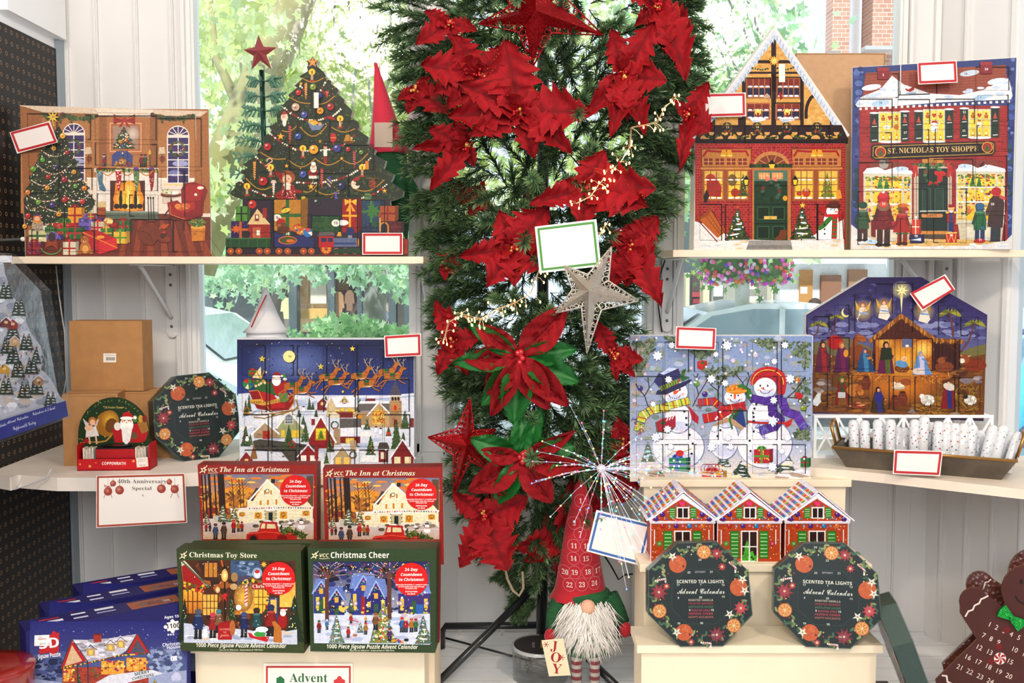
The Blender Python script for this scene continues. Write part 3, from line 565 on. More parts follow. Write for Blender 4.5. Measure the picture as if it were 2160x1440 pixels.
# ============================================================= printed pictures
def pine(s, x, y0, y1, w_, col='2f4a2a', lights=0, snow=None, tiers=6, seed=1, lc=('f6e27a', 'e8523a', 'f4f0e0', '6fa8dc')):
    rn = random.Random(seed); L = [(x, y0)]; Rr = []
    for i in range(1, tiers + 1):
        t = i / tiers; yy = y0 + (y1 - y0) * t; hw = w_ / 2 * (t ** .9)
        L += [(x + hw + rn.uniform(-.05, .05) * w_, yy), (x + hw * .72, yy - (y1 - y0) / tiers * .12)]; Rr += [(x - hw + rn.uniform(-.05, .05) * w_, yy), (x - hw * .72, yy - (y1 - y0) / tiers * .12)]
    L[-1] = (x + w_ * .2, y1); Rr[-1] = (x - w_ * .2, y1)
    P = L + Rr[::-1]; s.poly(P, col); tri = [(x, y0), (x + w_ / 2, y1), (x - w_ / 2, y1)]
    s.scat(tri, int(18 + tiers * 3), w_ * .09, [mixh(col, 'ffffff', .16), mixh(col, '000000', .3), mixh(col, 'c8d070', .2)], seed, .4, 's')
    if snow:
        for i in range(1, tiers): t = i / tiers; s.ell(x + rn.uniform(-.15, .15) * w_ * t, y0 + (y1 - y0) * t, w_ * .26 * t, (y1 - y0) * .022 + 1, snow, 8, rn.uniform(-.2, .2))
    if lights: s.scat([(x, y0 + (y1 - y0) * .08), (x + w_ * .42, y1 * .97 + y0 * .03), (x - w_ * .42, y1 * .97 + y0 * .03)], lights, w_ * .028 + .8, list(lc), seed + 5)
def gift(s, x0, y0, x1, y1, c, rc, bow=True, pat=None):
    s.rect(x0, y0, x1, y1, c); s.poly([(x1, y0), (x1 + (x1 - x0) * .25, y0 - (y1 - y0) * .06), (x1 + (x1 - x0) * .25, y1 - (y1 - y0) * .1), (x1, y1)], mixh(c, '000000', .25))
    if pat: s.scat(box4(x0 + 2, y0 + 2, x1 - 2, y1 - 2), 14, max(1.5, (x1 - x0) * .05), [pat], int(x0))
    w_ = (x1 - x0) * .13; m_ = (x0 + x1) / 2; s.rect(m_ - w_ / 2, y0, m_ + w_ / 2, y1, rc); s.rect(x0, (y0 + y1) / 2 - w_ / 2, x1, (y0 + y1) / 2 + w_ / 2, rc)
    if bow:
        for a in (-.5, .5): s.ell(m_ + a * w_ * 2.2, y0 - w_ * .8, w_ * 1.4, w_ * .8, rc, 8, a); s.ell(m_ + a * w_ * 2.2, y0 - w_ * .8, w_ * .6, w_ * .35, mixh(rc, '000000', .35), 6, a)
        s.ell(m_, y0 - w_ * .5, w_ * .6, w_ * .6, mixh(rc, 'ffffff', .2), 6)
def bauble(s, x, y, r, c):
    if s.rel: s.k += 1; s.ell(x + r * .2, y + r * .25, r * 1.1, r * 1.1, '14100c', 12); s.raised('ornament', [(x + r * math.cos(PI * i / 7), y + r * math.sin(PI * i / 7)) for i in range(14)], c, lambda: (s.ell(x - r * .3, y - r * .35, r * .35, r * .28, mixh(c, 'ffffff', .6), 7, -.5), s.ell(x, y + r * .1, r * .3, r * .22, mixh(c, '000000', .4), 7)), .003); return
    s.ell(x, y + r * .12, r * 1.06, r * 1.06, mixh(c, '000000', .55), 12); s.ell(x, y, r, r, c, 12); s.ell(x - r * .3, y - r * .35, r * .35, r * .28, mixh(c, 'ffffff', .6), 7, -.5); s.rect(x - r * .2, y - r * 1.25, x + r * .2, y - r * .9, 'd8b04a')
def garland(s, pts, w_, cols, step=9, seed=3):
    rn = random.Random(seed)
    for (xa, ya), (xb, yb) in zip(pts, pts[1:]):
        n = max(1, int(math.hypot(xb - xa, yb - ya) / step))
        for i in range(n): t = i / n; s.ell(xa + (xb - xa) * t + rn.uniform(-1, 1), ya + (yb - ya) * t + rn.uniform(-1, 1), w_ * rn.uniform(.7, 1.1), w_ * rn.uniform(.5, .9), rn.choice(cols), 6, rn.uniform(0, 3), .12)
    s.k += .5
def swag(xa, ya, xb, yb, d, n=7): return [(xa + (xb - xa) * i / n, ya + (yb - ya) * i / n + d * math.sin(PI * i / n)) for i in range(n + 1)]
def doors(s, cells, w_=2.2, c='0c0a08', seed=2, full=True):   # thin slits round the little doors, one or two sides gaping
    rn = random.Random(seed)
    for x0, y0, x1, y1 in cells:
        if full: s.line(box4(x0, y0, x1, y1), w_ * .28, c, closed=True)
        k = rn.randrange(3); p = (x1 - x0) * rn.uniform(.05, .5)
        if k == 0: s.line([(x0 + p * .2, y0), (x0, y0), (x0, y1), (x0 + p * .3, y1)], w_, c)
        elif k == 1: s.line([(x1 - p * .4, y0), (x1, y0), (x1, y1), (x1 - p * .2, y1)], w_, c)
        else: s.line([(x0, y0), (x1, y0), (x1, y1)], w_, c)
def bricks(s, x0, y0, x1, y1, col, mort, bw, bh, lw=1.0, q=None):
    s.rect(x0, y0, x1, y1, col); y = y0; i = 0; rn = random.Random(int(x0 + y0))
    while y < y1 - .5:
        s.line([(x0, y), (x1, y)], lw, mort, .1); x = x0 + (bw / 2 if i % 2 else bw)
        while x < x1 - 1:
            s.line([(x, y), (x, min(y + bh, y1))], lw, mort, .02)
            if rn.random() < .3: s.rect(x - bw + lw, y + lw / 2, x - lw / 2, min(y + bh, y1) - lw / 2, mixh(col, rn.choice(['000000', 'ff8060']), .14), .02) if x - bw > x0 else None
            x += bw
        y += bh; i += 1
    s.k += 1
def figure(s, x, y, h, coat, hat, legs='2a2422', skin='e0a880', skirt=False, face=True, arm=0):
    u = h / 8.
    for a in (-.55, .55): s.poly([(x + a * u - .4 * u, y - 3.2 * u), (x + a * u + .45 * u, y - 3.2 * u), (x + a * u + .4 * u, y), (x + a * u - .5 * u, y)], legs); s.ell(x + a * u - .1 * u, y - .1 * u, .65 * u, .32 * u, mixh(legs, '000000', .4), 7)
    w0 = 1.9 if skirt else 1.25
    s.poly([(x - w0 * u, y - 2.4 * u), (x - 1.3 * u, y - 4.6 * u), (x - 1.0 * u, y - 6.0 * u), (x + 1.0 * u, y - 6.0 * u), (x + 1.3 * u, y - 4.6 * u), (x + w0 * u, y - 2.4 * u)], coat)
    s.poly([(x - 1.0 * u, y - 5.9 * u), (x - 1.7 * u, y - 3.6 * u), (x - 1.1 * u, y - 3.4 * u), (x - .6 * u, y - 5.2 * u)], mixh(coat, '000000', .22))
    s.poly([(x + .8 * u, y - 5.9 * u), (x + (1.7 + arm) * u, y - (3.6 + arm * .6) * u), (x + (1.2 + arm) * u, y - (3.3 + arm * .5) * u), (x + .5 * u, y - 5.0 * u)], mixh(coat, '000000', .15))
    s.ell(x + (1.5 + arm) * u, y - (3.4 + arm * .55) * u, .35 * u, .35 * u, skin if face else hat, 6)
    s.ell(x, y - 6.7 * u, .85 * u, .95 * u, skin if face else mixh(hat, '000000', .3), 10); s.ell(x, y - 7.2 * u, .98 * u, .75 * u, hat, 10); s.ell(x, y - 6.05 * u, 1.0 * u, .3 * u, mixh(coat, 'ffffff', .25), 8)
def cottage(s, x0, x1, yr, ye, yb, wall, roof='f0eef2', win='f4c84a', trim='e8e0d0', gable=True, door=None, shade='6c6070'):
    m_ = (x0 + x1) / 2; w_ = x1 - x0
    if gable:
        s.poly([(x0, ye), (m_, yr), (x1, ye), (x1, yb), (x0, yb)], wall); s.line([(x0 - w_ * .07, ye + w_ * .07), (m_, yr), (x1 + w_ * .07, ye + w_ * .07)], w_ * .075, roof); s.line([(x0 - w_ * .05, ye + w_ * .1), (m_, yr + w_ * .06), (x1 + w_ * .05, ye + w_ * .1)], w_ * .02, shade)
    else: s.rect(x0, ye, x1, yb, wall); s.poly([(x0 - w_ * .06, ye + 2), (x0 + w_ * .06, yr), (x1 - w_ * .06, yr), (x1 + w_ * .06, ye + 2)], roof); s.line([(x0 - w_ * .06, ye + 2), (x1 + w_ * .06, ye + 2)], 2, shade)
    if win:
        a = w_ * .13; h = (yb - ye) * .3; yy = ye + (yb - ye) * .28 if not gable else ye
        for xx in ([m_] if gable and w_ < 90 else [m_ - w_ * .24, m_ + w_ * .24]):
            s.rect(xx - a - 2, yy - 2, xx + a + 2, yy + h + 2, trim); s.rect(xx - a, yy, xx + a, yy + h, win); s.line([(xx, yy), (xx, yy + h)], 1.6, trim); s.line([(xx - a, yy + h / 2), (xx + a, yy + h / 2)], 1.6, trim)
    if door: s.rect(m_ - w_ * .08, yb - (yb - ye) * .5, m_ + w_ * .08, yb, door)
def wreath(s, x, y, r, c='2e5a2c', bow='c0282a'):
    garland(s, [(x + r * math.cos(PI * i / 8), y + r * math.sin(PI * i / 8)) for i in range(17)], r * .3, [c, mixh(c, 'ffffff', .15), mixh(c, '000000', .3), c, mixh(c, 'c8c060', .2), mixh(c, 'c03020', .5)], r * .3)
    if bow:
        for a in (-1, 1): s.poly([(x, y + r), (x + a * r * .6, y + r * .65), (x + a * r * .6, y + r * 1.3)], bow)
def snowflake(s, x, y, r, col='f4f6fc', bk='8090b0', rot=.2):
    s.star(x + r * .08, y + r * .12, r * 1.04, bk, 8, .62, rot); T = lambda: (s.star(x, y, r * .6, 'c8d2e8', 8, .4, rot + .4), s.star(x, y, r * .4, col, 6, .5, rot))
    if r > 22: s.raised('snowflake', [(x + (r if i % 2 == 0 else r * .62) * math.cos(rot + PI * i / 8), y + (r if i % 2 == 0 else r * .62) * math.sin(rot + PI * i / 8)) for i in range(16)], col, T)
    else: s.star(x, y, r, col, 8, .62, rot); T()
def windowpanes(s, x0, y0, x1, y1, nx, ny, fill, bar, bw=2, fr=3, frc=None):
    s.rect(x0 - fr, y0 - fr, x1 + fr, y1 + fr, frc or bar); s.rect(x0, y0, x1, y1, fill) if not isinstance(fill, tuple) else s.grad(x0, y0, x1, y1, fill[0], fill[1])
def panebars(s, x0, y0, x1, y1, nx, ny, bar, bw=2):
    for i in range(1, nx): x = x0 + (x1 - x0) * i / nx; s.line([(x, y0), (x, y1)], bw, bar, .3)
    for i in range(1, ny): y = y0 + (y1 - y0) * i / ny; s.line([(x0, y), (x1, y)], bw, bar, .3)
def sky(s, P, n, c, seed=1, r=(6, 16)): s.scat(P, n, r, c, seed, .55)
def santa_face(s, x, y, r, hat='c02020'):
    s.ell(x, y + r * .5, r * .95, r * 1.1, 'f6f2ea', 14); s.ell(x, y, r * .72, r * .7, 'eab090', 12); s.ell(x, y + r * .7, r * .8, r * .8, 'fbf8f0', 12); s.ell(x, y + r * .22, r * .14, r * .12, 'd87860', 7)
    for a in (-.28, .28): s.ell(x + a * r, y - r * .05, r * .08, r * .09, '2a2018', 6); s.ell(x + a * r * 1.1, y + r * .4, r * .35, r * .14, 'fffdf6', 8, a)
    s.poly([(x - r * .8, y - r * .4), (x - r * .4, y - r * 1.2), (x + r * .3, y - r * 1.35), (x + r * 1.1, y - r * .6), (x + r * .8, y - r * .35)], hat); s.ell(x, y - r * .42, r * .92, r * .24, 'f8f6f0', 12); s.ell(x + r * 1.15, y - r * .5, r * .25, r * .25, 'f8f6f0', 8)

def circ(x, y, r, n=20): return [(x + r * math.cos(2 * PI * i / n), y + r * math.sin(2 * PI * i / n)) for i in range(n)]
def spts(x, y, r, n=5, inner=.42, rot=-PI / 2): return [(x + (r if i % 2 == 0 else r * inner) * math.cos(rot + PI * i / n), y + (r if i % 2 == 0 else r * inner) * math.sin(rot + PI * i / n)) for i in range(2 * n)]
# = calendars on the upper left shelf
# --- fireplace room
s=stand(55,2.745,444,2.86,ZU).zoom(0,200,4)
s.body([(168,88),(1752,138),(1780,1368),(214,1368)],.045,'f0e8e0','efe9e2')
s.grad(175,120,1760,1000,'b07a4a','b8814e');s.poly([(168,92),(360,130),(360,150),(250,1360),(216,1362)],'a06a3c')
s.poly([(1640,190),(1752,142),(1776,1030),(1640,960)],'a8703f')
s.poly([(168,88),(1752,138),(1690,185),(370,150)],'d8c4ae');s.line([(180,110),(370,150),(1690,186),(1752,165)],5,'8a6848');s.poly([(808,112),(1292,128),(1280,188),(835,178)],'e6d6c4')
s.line([(820,150),(1290,160)],4,'a88a6c');s.rect(835,180,900,620,'9a663a');s.rect(1265,188,1325,640,'9a663a')
s.poly([(215,1362),(216,1200),(780,1000),(1300,1000),(1776,1020),(1778,1366)],'7a3620')
for i in range(14):x=900+i*62;s.line([(1060+i*45,1040),(x+i*14,1362)],3,'4a1c10')
for i in range(7):s.poly([(1080+i*90,1045),(1110+i*90,1045),(1050+i*124,1362),(1000+i*120,1362)],'94492a')
s.rect(735,700,1640,1000,'e8d8c8');s.line([(735,702),(1640,712)],10,'f4eadf');s.rect(1370,790,1430,920,'d8c6b4');s.line(box4(1372,800,1440,915),4,'b8a490',closed=True);s.rect(1600,1000,1776,1030,'e8d8c8')
for x in(528,1408):
 o=0 if x==528 else 20;w_=190;s.ell(x+w_/2,330+o,w_/2,92,'e8dccc',20);s.rect(x,330+o,x+w_,730+o,'e8dccc');s.ell(x+w_/2,320+o,w_/2-10,72,'4a3470',20);s.rect(x+10,336+o,x+w_-10,720+o,'46336c');s.rect(x+10,318+o,x+w_-10,342+o,'e8dccc')
 for a in range(1,6):s.line([(x+w_/2,325+o),(x+w_/2+92*math.cos(PI*a/6),325+o-76*math.sin(PI*a/6))],7,'e8dccc')
 s.ell(x+w_/2+20,560+o,70,26,'a8a8c8',10);s.ell(x+w_/2-30,640+o,50,30,'8486b0',10);panebars(s,x+10,336+o,x+w_-10,720+o,2,6,'f0e6d8',8)
 s.line([(x-12,736+o),(x+w_+14,740+o)],16,'e6cf9a')
wreath(s,1497,455,58,'4c5a2c',None);s.scat(box4(1440,400,1555,515),12,5,['d8b050','c06040'],3);wreath(s,610,440,62,'46562a',None)
for x0,x1 in((365,560),(530,830),(1280,1640)):garland(s,swag(x0,168,x1,175,30),26,['556432','6e7a40','3e4c26','7a3a28'],12,x0);[s.scat([(x0+a*(x1-x0)-30,180),(x0+a*(x1-x0)+30,180),(x0+a*(x1-x0),240)],22,14,['556432','46522a'],7,.3,'s')for a in(.25,.75)]
s.rect(905,205,1212,505,'b4764a');s.line(box4(930,240,1190,478),7,'e8b890',closed=True);s.rect(955,262,1165,455,'a88c78');s.glow(1120,330,60,70,'dcc8b8','a88c78');pine(s,1045,262,455,200,'3c4a2e',40,seed=8)
for sx_ in(-1,1):s.poly([(1050,205),(1050+sx_*90,162),(1050+sx_*92,250),(1050+sx_*10,222)],'9a2a22');s.line([(1050+sx_*20,205),(1050+sx_*84,180)],5,'d8963a');s.poly([(1050,215),(1050+sx_*12,215),(1050+sx_*50,275),(1050+sx_*20,268)],'a83226')
s.ell(1050,208,16,20,'b03a28');s.line([(450,190),(452,262)],9,'e6c050');s.raised('tree_star',spts(448,190,60,8,.34),'e6c050',lambda:s.txt('24',450,196,16,'3a2a10','bold'))
for x in(748,1366):s.poly([(x-30,500),(x-22,442),(x+22,440),(x+30,496)],'d8c0a4');s.ell(x+4,540,24,28,'8a4a34');s.line([(x,500),(x,580)],5,'5a3420')
# mantel, stockings, fire
s.rect(815,645,1335,1000,'eaded2');s.rect(798,620,1338,650,'f2e8dc');s.line([(798,652),(1338,655)],4,'9a8674');garland(s,[(815,632),(1335,640)],20,['6a7a3a','8a9a50','556432','b8a050'],12,2)
for a in(820,890,930,1215,1270,1310):s.line([(a,690),(a,975)],3,'c4b2a2')
s.rect(930,724,1224,980,'5a2c14');s.poly([(955,975),(975,740),(1180,740),(1210,975)],'e08a1c');s.glow(1085,880,130,120,'ffe070','e08a1c');s.glow(1090,800,50,80,'ffd860','f0a030')
for i,(x,h)in enumerate(((1050,180),(1085,210),(1125,160),(1010,110),(1160,120))):s.poly([(x-22,960),(x-10,960-h*.6),(x,960-h),(x+14,960-h*.5),(x+24,960)],['f8c030','ffe27a','f4a428'][i%3])
for x in(1020,1145):s.poly([(x-12,960),(x-16,870),(x-8,830),(x+8,830),(x+14,880),(x+10,960)],'2a1a14');s.ell(x,822,12,14,'3a241a');s.ell(x-34,940,26,22,'33201a');s.ell(x+34,940,26,22,'33201a')
s.poly([(880,980),(1335,985),(1338,1050),(900,1050)],'66705e');s.poly([(880,980),(1335,985),(1330,1000),(890,996)],'8a9080')
for x,c,d in((845,'5a7a8c','6a8a3a'),(1000,'b02a2a','f0e0d0'),(1150,'6a8a4a','5a3a78'),(1278,'9a2c24','5a2a22')):
 s.poly([(x-28,630),(x+28,630),(x+22,740),(x+(52 if x<1000 else 10),800),(x+(40 if x<1000 else-2),818),(x-6,800),(x-16,730)],c);s.ell(x,634,30,12,d);s.scat([(x-18,650),(x+18,650),(x+16,780),(x-8,780)],12,6,[d,mixh(c,'ffffff',.5)],int(x));s.ell(x,622,20,14,['d8b060','c03030','6a4a90','c08040'][int(x)%4])
for x in(905,1070,1230):s.line(swag(x-50,640,x+60,640,40),9,'c89048')
s.poly([(878,590),(880,510),(900,510),(898,600),(866,600)],'30406a');s.ell(878,510,15,18,'d8a080');s.rect(866,498,892,512,'3a2a50');s.rect(864,540,896,575,'8a2a2a')
s.poly([(945,600),(945,510),(985,475),(1075,475),(1120,512),(1118,605)],'4a5488');s.poly([(960,600),(1030,520),(1105,600)],'8a5a2c');s.glow(1032,565,40,30,'f0c060','8a5a2c');s.scat(box4(950,560,1115,604),22,8,['a83c2c','6a4420','d8a050','4a5aa0'],6);s.star(1035,492,12,'f4e8a0')
for x,c in((1195,'8a2c30'),(1226,'3a5a3c')):figure(s,x,606,108,c,'6a2a2a',skirt=x<1200)
s.line([(1266,602),(1264,490)],6,'3a3a30');s.poly([(1250,490),(1264,455),(1278,490),(1270,505),(1258,505)],'d8a840');s.ell(1015,392,15,15,'c8a040')
# tree
T=[(500,262),(560,380),(600,480),(580,480),(660,570),(640,580),(700,690),(670,690),(760,790),(730,800),(808,900),(780,960),(700,1030),(500,1100),(215,1100),(200,880),(240,830),(200,820),(270,730),(240,720),(310,620),(290,600),(350,500),(310,520),(400,420),(440,330)]
s.poly(T,'333a22');s.scat(T,420,(14,28),['3e4a2a','2a3220','4a5630','55602f','222a1a'],4,.3,'s');s.scat(T,230,(3,6),['f6ecc8','fff8e0','e8d8a0'],6)
for a in((350,470,560,490,40),(310,590,600,590,80),(265,720,500,690,60),(520,680,700,700,40),(240,850,500,870,40),(545,850,790,800,70),(205,930,330,940,40),(340,940,760,930,60),(215,1040,500,1080,30)):garland(s,swag(*a),7,['e8dcc0','c8443c','f2eada','d8c8a8'],11,a[0])
s.rel=True
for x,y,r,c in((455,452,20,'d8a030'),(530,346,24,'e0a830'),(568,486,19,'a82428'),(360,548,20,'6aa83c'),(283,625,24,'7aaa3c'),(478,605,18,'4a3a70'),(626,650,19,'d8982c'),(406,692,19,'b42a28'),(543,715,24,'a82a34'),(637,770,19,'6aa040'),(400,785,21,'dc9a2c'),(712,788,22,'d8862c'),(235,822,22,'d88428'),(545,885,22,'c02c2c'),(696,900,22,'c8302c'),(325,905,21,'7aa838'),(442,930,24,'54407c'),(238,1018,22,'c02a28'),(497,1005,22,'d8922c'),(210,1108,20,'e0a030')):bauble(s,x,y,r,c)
# presents, toys
for g in((575,950,690,1085,'e09a28','a82018'),(450,1080,640,1200,'b0281c','4a7a2c'),(665,1040,860,1140,'584a90','7868b0'),(985,1060,1090,1160,'3c6a34','b02824'),(880,1080,980,1160,'a82420','7a1a14'),(770,1070,880,1170,'c8bca0','c02a2c'),(850,1125,945,1210,'3c7a34','d8a840'),(585,1120,690,1215,'2c6a34','b82a2c'),(740,1000,795,1050,'b02a24','a8c050'),(245,1140,390,1240,'d0c49c','4a6a34'),(380,1115,460,1160,'4a7a34','3a5a2c'),(960,1155,1070,1255,'e0b440','5a9a34'),(235,1240,345,1345,'7a2440','a82828'),(395,1180,510,1220,'5c4a94','8070b0')):gift(s,*g,pat=mixh(g[4],'ffffff',.3))
s.poly([(700,1160),(790,1130),(985,1210),(990,1300),(840,1345),(760,1300)],'b8222c');s.poly([(840,1240),(985,1210),(990,1300),(840,1345)],'d03038');s.line([(700,1160),(990,1290)],9,'e08a30');s.ell(850,1200,34,14,'e8a040')
gift(s,535,1240,640,1350,'d8d0b8','b82424')
for dx,dy,r,c in((0,0,1,'b4743c'),):pass
s.ell(722,1290,46,52,'b87a3c');s.ell(716,1225,34,34,'b4743c');s.ell(692,1200,13,13,'9a5a2c');s.ell(742,1200,13,13,'9a5a2c');s.ell(716,1236,14,11,'d8a870');s.ell(722,1300,26,32,'e0a85c');[s.ell(722+a*48,1325,22,20,'a86a34')for a in(-1,1)];[s.ell(705+a,1218,4,4,'20140c')for a in(0,22)];s.ell(716,1231,6,4,'20140c')
s.line(arc(435,1270,90,75,20,160,10),12,'6a8a50');s.poly([(385,1290),(400,1220),(440,1190),(480,1230),(490,1300),(440,1270)],'9a4a24');s.ell(440,1200,32,40,'4a3440');s.line([(400,1290),(380,1320)],9,'8a3a20');s.line([(470,1290),(495,1315)],9,'8a3a20')
s.ell(318,1100,48,52,'b0a08c');s.scat(box4(280,1060,355,1140),20,5,['6a5a80','d8a040','4a6a60'],3);s.ell(315,1040,34,32,'c8643a');s.ell(315,1046,24,22,'e0b090');s.poly([(290,1020),(312,990),(345,1018)],'4a3a70');s.ell(318,1072,32,12,'d8902c')
s.poly([(815,920),(895,920),(890,1015),(828,1012)],'a85a24');[s.ell(825+i*15,925,10,28,'d8c090',8)for i in range(5)];s.line([(820,970),(895,975)],7,'7a3a18')
s.ell(915,1065,42,30,'c87a34');s.scat(box4(885,1042,945,1080),16,10,['f0e0a8','e8cc80'],2)
for x in(1250,1272,1294):s.line([(x,870),(x+6,1050)],6,'3a2418');s.ell(x,870,8,10,'3a2418')
s.ell(1276,1062,32,12,'6a3a24')
s.poly([(1155,1140),(1200,1095),(1290,1092),(1350,1120),(1400,1170),(1440,1210),(1430,1245),(1360,1245),(1330,1220),(1290,1270),(1220,1260),(1170,1200)],'7c3c20');s.ell(1395,1210,46,28,'8a4426',12,.4);s.ell(1380,1185,24,34,'5c2814',10,.8);s.line([(1195,1150),(1260,1170),(1290,1240)],6,'5a2814');s.ell(1385,1160,16,8,'c02a20')
for x in(1370,1400):s.ell(x,1110,34,12,'b85a28',10,-.7)
# armchair, table, plant pot
s.line([(1445,870),(1440,950),(1385,1020)],10,'5a2c1a');s.line([(1445,880),(1490,990)],8,'5a2c1a');s.ell(1443,845,88,18,'6a3420',16);s.ell(1443,836,86,15,'9a5a38',16);s.ell(1415,815,52,24,'e0d8b8');s.ell(1470,828,44,14,'f0eee6');s.scat(box4(1370,795,1450,830),12,8,['8aa070','c8c0a0','f0e8d0'],2)
s.poly([(1535,950),(1528,800),(1560,745),(1640,735),(1730,770),(1748,810),(1720,900),(1710,1020),(1560,1060),(1430,1015),(1412,910),(1500,890)],'8e1e1a');s.poly([(1560,900),(1560,780),(1600,755),(1680,760),(1715,810),(1690,890)],'a82a24');s.poly([(1415,915),(1500,895),(1545,930),(1545,1020),(1430,1015)],'a02620');s.poly([(1480,930),(1640,900),(1650,960),(1550,1000)],'b03028');s.line([(1435,930),(1440,1010),(1560,1050)],4,'d8904a')
for a in((1440,1015,1430,1075),(1550,1060,1550,1135),(1690,1020,1700,1060)):s.line([a[:2],a[2:]],14,'5a1c10')
s.ell(1545,945,64,30,'c8682c',12,-.15);s.ell(1500,940,26,22,'e08a44');s.scat(box4(1500,925,1590,965),12,10,['a85220','e8b070'],2,.3);s.poly([(1645,840),(1660,770),(1690,745),(1712,785)],'b42420');s.ell(1692,785,28,14,'f0e6d4');s.ell(1652,842,12,12,'f0e6d4')
s.poly([(1610,1110),(1735,1110),(1728,1230),(1620,1236)],'c8822c');s.ell(1672,1112,62,22,'e0a84c',16);s.line([(1612,1150),(1732,1155)],5,'9a5a1c');s.ell(1665,1080,72,34,'5a7038');s.scat(arc(1665,1078,70,36,0,360),60,(8,13),['7c9044','96a85c','4a5c30','b05a3c'],5,.6,'s');s.txt('23',1642,1180,20,'5a3010')
doors(s,[(233,160,482,480),(495,170,765,376),(805,178,1318,378),(1330,200,1698,606),(245,480,505,610),(530,400,770,580),(806,408,1042,590),(1078,418,1322,600),(250,640,495,800),(510,620,778,800),(820,624,1050,806),(1090,630,1330,808),(1360,637,1550,800),(1560,640,1700,1024),(260,826,500,945),(545,948,790,1110),(822,835,1058,1016),(1095,845,1335,1022),(272,1140,500,1310),(548,1150,795,1320),(800,1050,1062,1318),(1104,1050,1460,1320),(1463,1056,1720,1322)],7,'0a0806',5)
s.line([(1650,145),(1655,380)],4,'d8c8b8')
s.done('advent_calendar','wide wooden advent calendar with a fireplace room, red armchair and lit tree','advent calendar')
# --- tree shaped calendar
s=stand(478,2.80,862,2.79,ZU).zoom(460,60,2.88)
TR=[(574,168),(586,190),(607,192),(596,212),(603,232),(640,262),(655,288),(648,300),(690,318),(684,336),(730,366),(732,382),(722,392),(768,432),(764,448),(816,500),(806,540),(856,572),(858,602),(846,612),(914,660),(908,690),(900,700),(956,736),(946,764),(1018,802),(1012,830),(1004,850),(1068,884),(1058,914),(1048,930),(1126,986),(1120,1020),(1060,1042),(1044,1044),(1044,1074),(1078,1078),(1078,1168),(1114,1172),(1114,1240),(1128,1276),(1152,1278),(1152,1388),(48,1388),(46,1272),(80,1270),(80,1172),(106,1170),(108,1080),(150,1080),(148,1038),(100,1022),(72,1006),(76,994),(108,960),(106,940),(160,914),(164,890),(130,872),(180,846),(150,826),(196,800),(246,756),(236,744),(282,690),(264,668),(328,620),(312,600),(360,568),(354,516),(404,484),(386,470),(436,422),(426,404),(482,358),(464,348),(512,306),(494,290),(546,258),(540,232),(546,212),(538,196),(560,190)]
s.body(TR,.03,'343a26','d8d2c4')
up=[p for p in TR if p[1]<1045]
s.scat(up,620,(10,20),['3c482c','2c3622','4a5a34','262e1e','38502c'],4,.3,'s');s.scat(up,150,(2,4),['c8a040','b03428','e8d080','6a8ac0'],9)
s.star(574,205,36,'c88a44');s.star(574,205,20,'dca258')
for a in((510,300,640,300,26),(440,420,560,455,12),(600,460,708,410,16),(500,600,660,590,60),(390,620,480,590,20),(690,600,830,610,24),(255,750,410,790,20),(430,800,590,790,46),(590,790,740,800,34),(760,800,910,760,40),(170,910,330,960,40),(590,980,740,980,30),(820,970,1010,920,40),(520,990,600,950,20)):s.line(swag(*a),6,'b88a34')
for P in([(405,484),(440,515),(500,550),(600,560),(700,530),(756,482)],[(315,638),(380,690),(470,735),(560,745),(690,735),(770,705),(840,640)],[(230,780),(300,850),(345,890)],[(480,935),(600,940),(720,920),(800,890),(870,850),(935,778)],[(140,925),(200,980),(300,1020),(350,1020)],[(540,1055),(640,1065),(740,1050),(860,1035),(960,1000),(1035,940)],[(500,350),(530,380)],[(650,330),(625,375),(668,412)]):garland(s,P,8,['e8dcc4','b02a24','f0e8d8','9a2420'],13,5)
def candle(s,x,y,k=1.0):s.ell(x,y,20*k,20*k,'e8c848');s.ell(x,y+2,6*k,11*k,'b06a20');s.rect(x-7*k,y+14*k,x+7*k,y+50*k,'c8a488');s.ell(x,y+54*k,18*k,6*k,'a83c28')
for x,y in((571,264),(742,548),(516,728),(320,843),(176,958),(876,843)):candle(s,x,y,1)
s.rel=True
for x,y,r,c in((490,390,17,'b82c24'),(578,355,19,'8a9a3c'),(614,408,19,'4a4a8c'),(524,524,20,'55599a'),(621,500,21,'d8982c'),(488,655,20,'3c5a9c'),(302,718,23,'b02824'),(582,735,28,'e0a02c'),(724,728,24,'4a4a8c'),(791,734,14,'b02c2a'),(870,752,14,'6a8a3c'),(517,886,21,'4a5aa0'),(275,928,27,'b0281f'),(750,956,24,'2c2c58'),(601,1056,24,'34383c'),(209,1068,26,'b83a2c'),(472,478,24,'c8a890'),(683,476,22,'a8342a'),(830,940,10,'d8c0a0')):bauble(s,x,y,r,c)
for x,y0,y1,c in((534,335,430,'c8882c'),(437,590,700,'a83c30'),(222,808,920,'c8862c'),(828,745,850,'a03a38'),(631,850,970,'b8342c'),(717,990,1100,'5a4a98'),(338,925,1010,'d8c0b0'),(663,380,420,'c85040')):s.poly([(x-9,y0),(x+9,y0),(x+3,y1),(x-3,y1)],c);[s.line([(x-8,y0+i),(x+8,y0+i+6)],2.5,mixh(c,'ffffff',.45),.1)for i in range(6,int(y1-y0)-20,14)]
for x,y,r in((381,656,25),(565,960,22),(504,335,13),(620,686,13),(417,835,15),(751,790,14),(1012,986,18)):s.star(x,y,r,'d8962c');s.star(x,y,r*.5,'f0c050')
s.ell(404,540,22,30,'d8c8b4');s.poly([(384,525),(400,498),(426,520)],'a8342a');s.ell(404,570,12,26,'e8dcc8');s.ell(400,535,10,9,'d8a080')
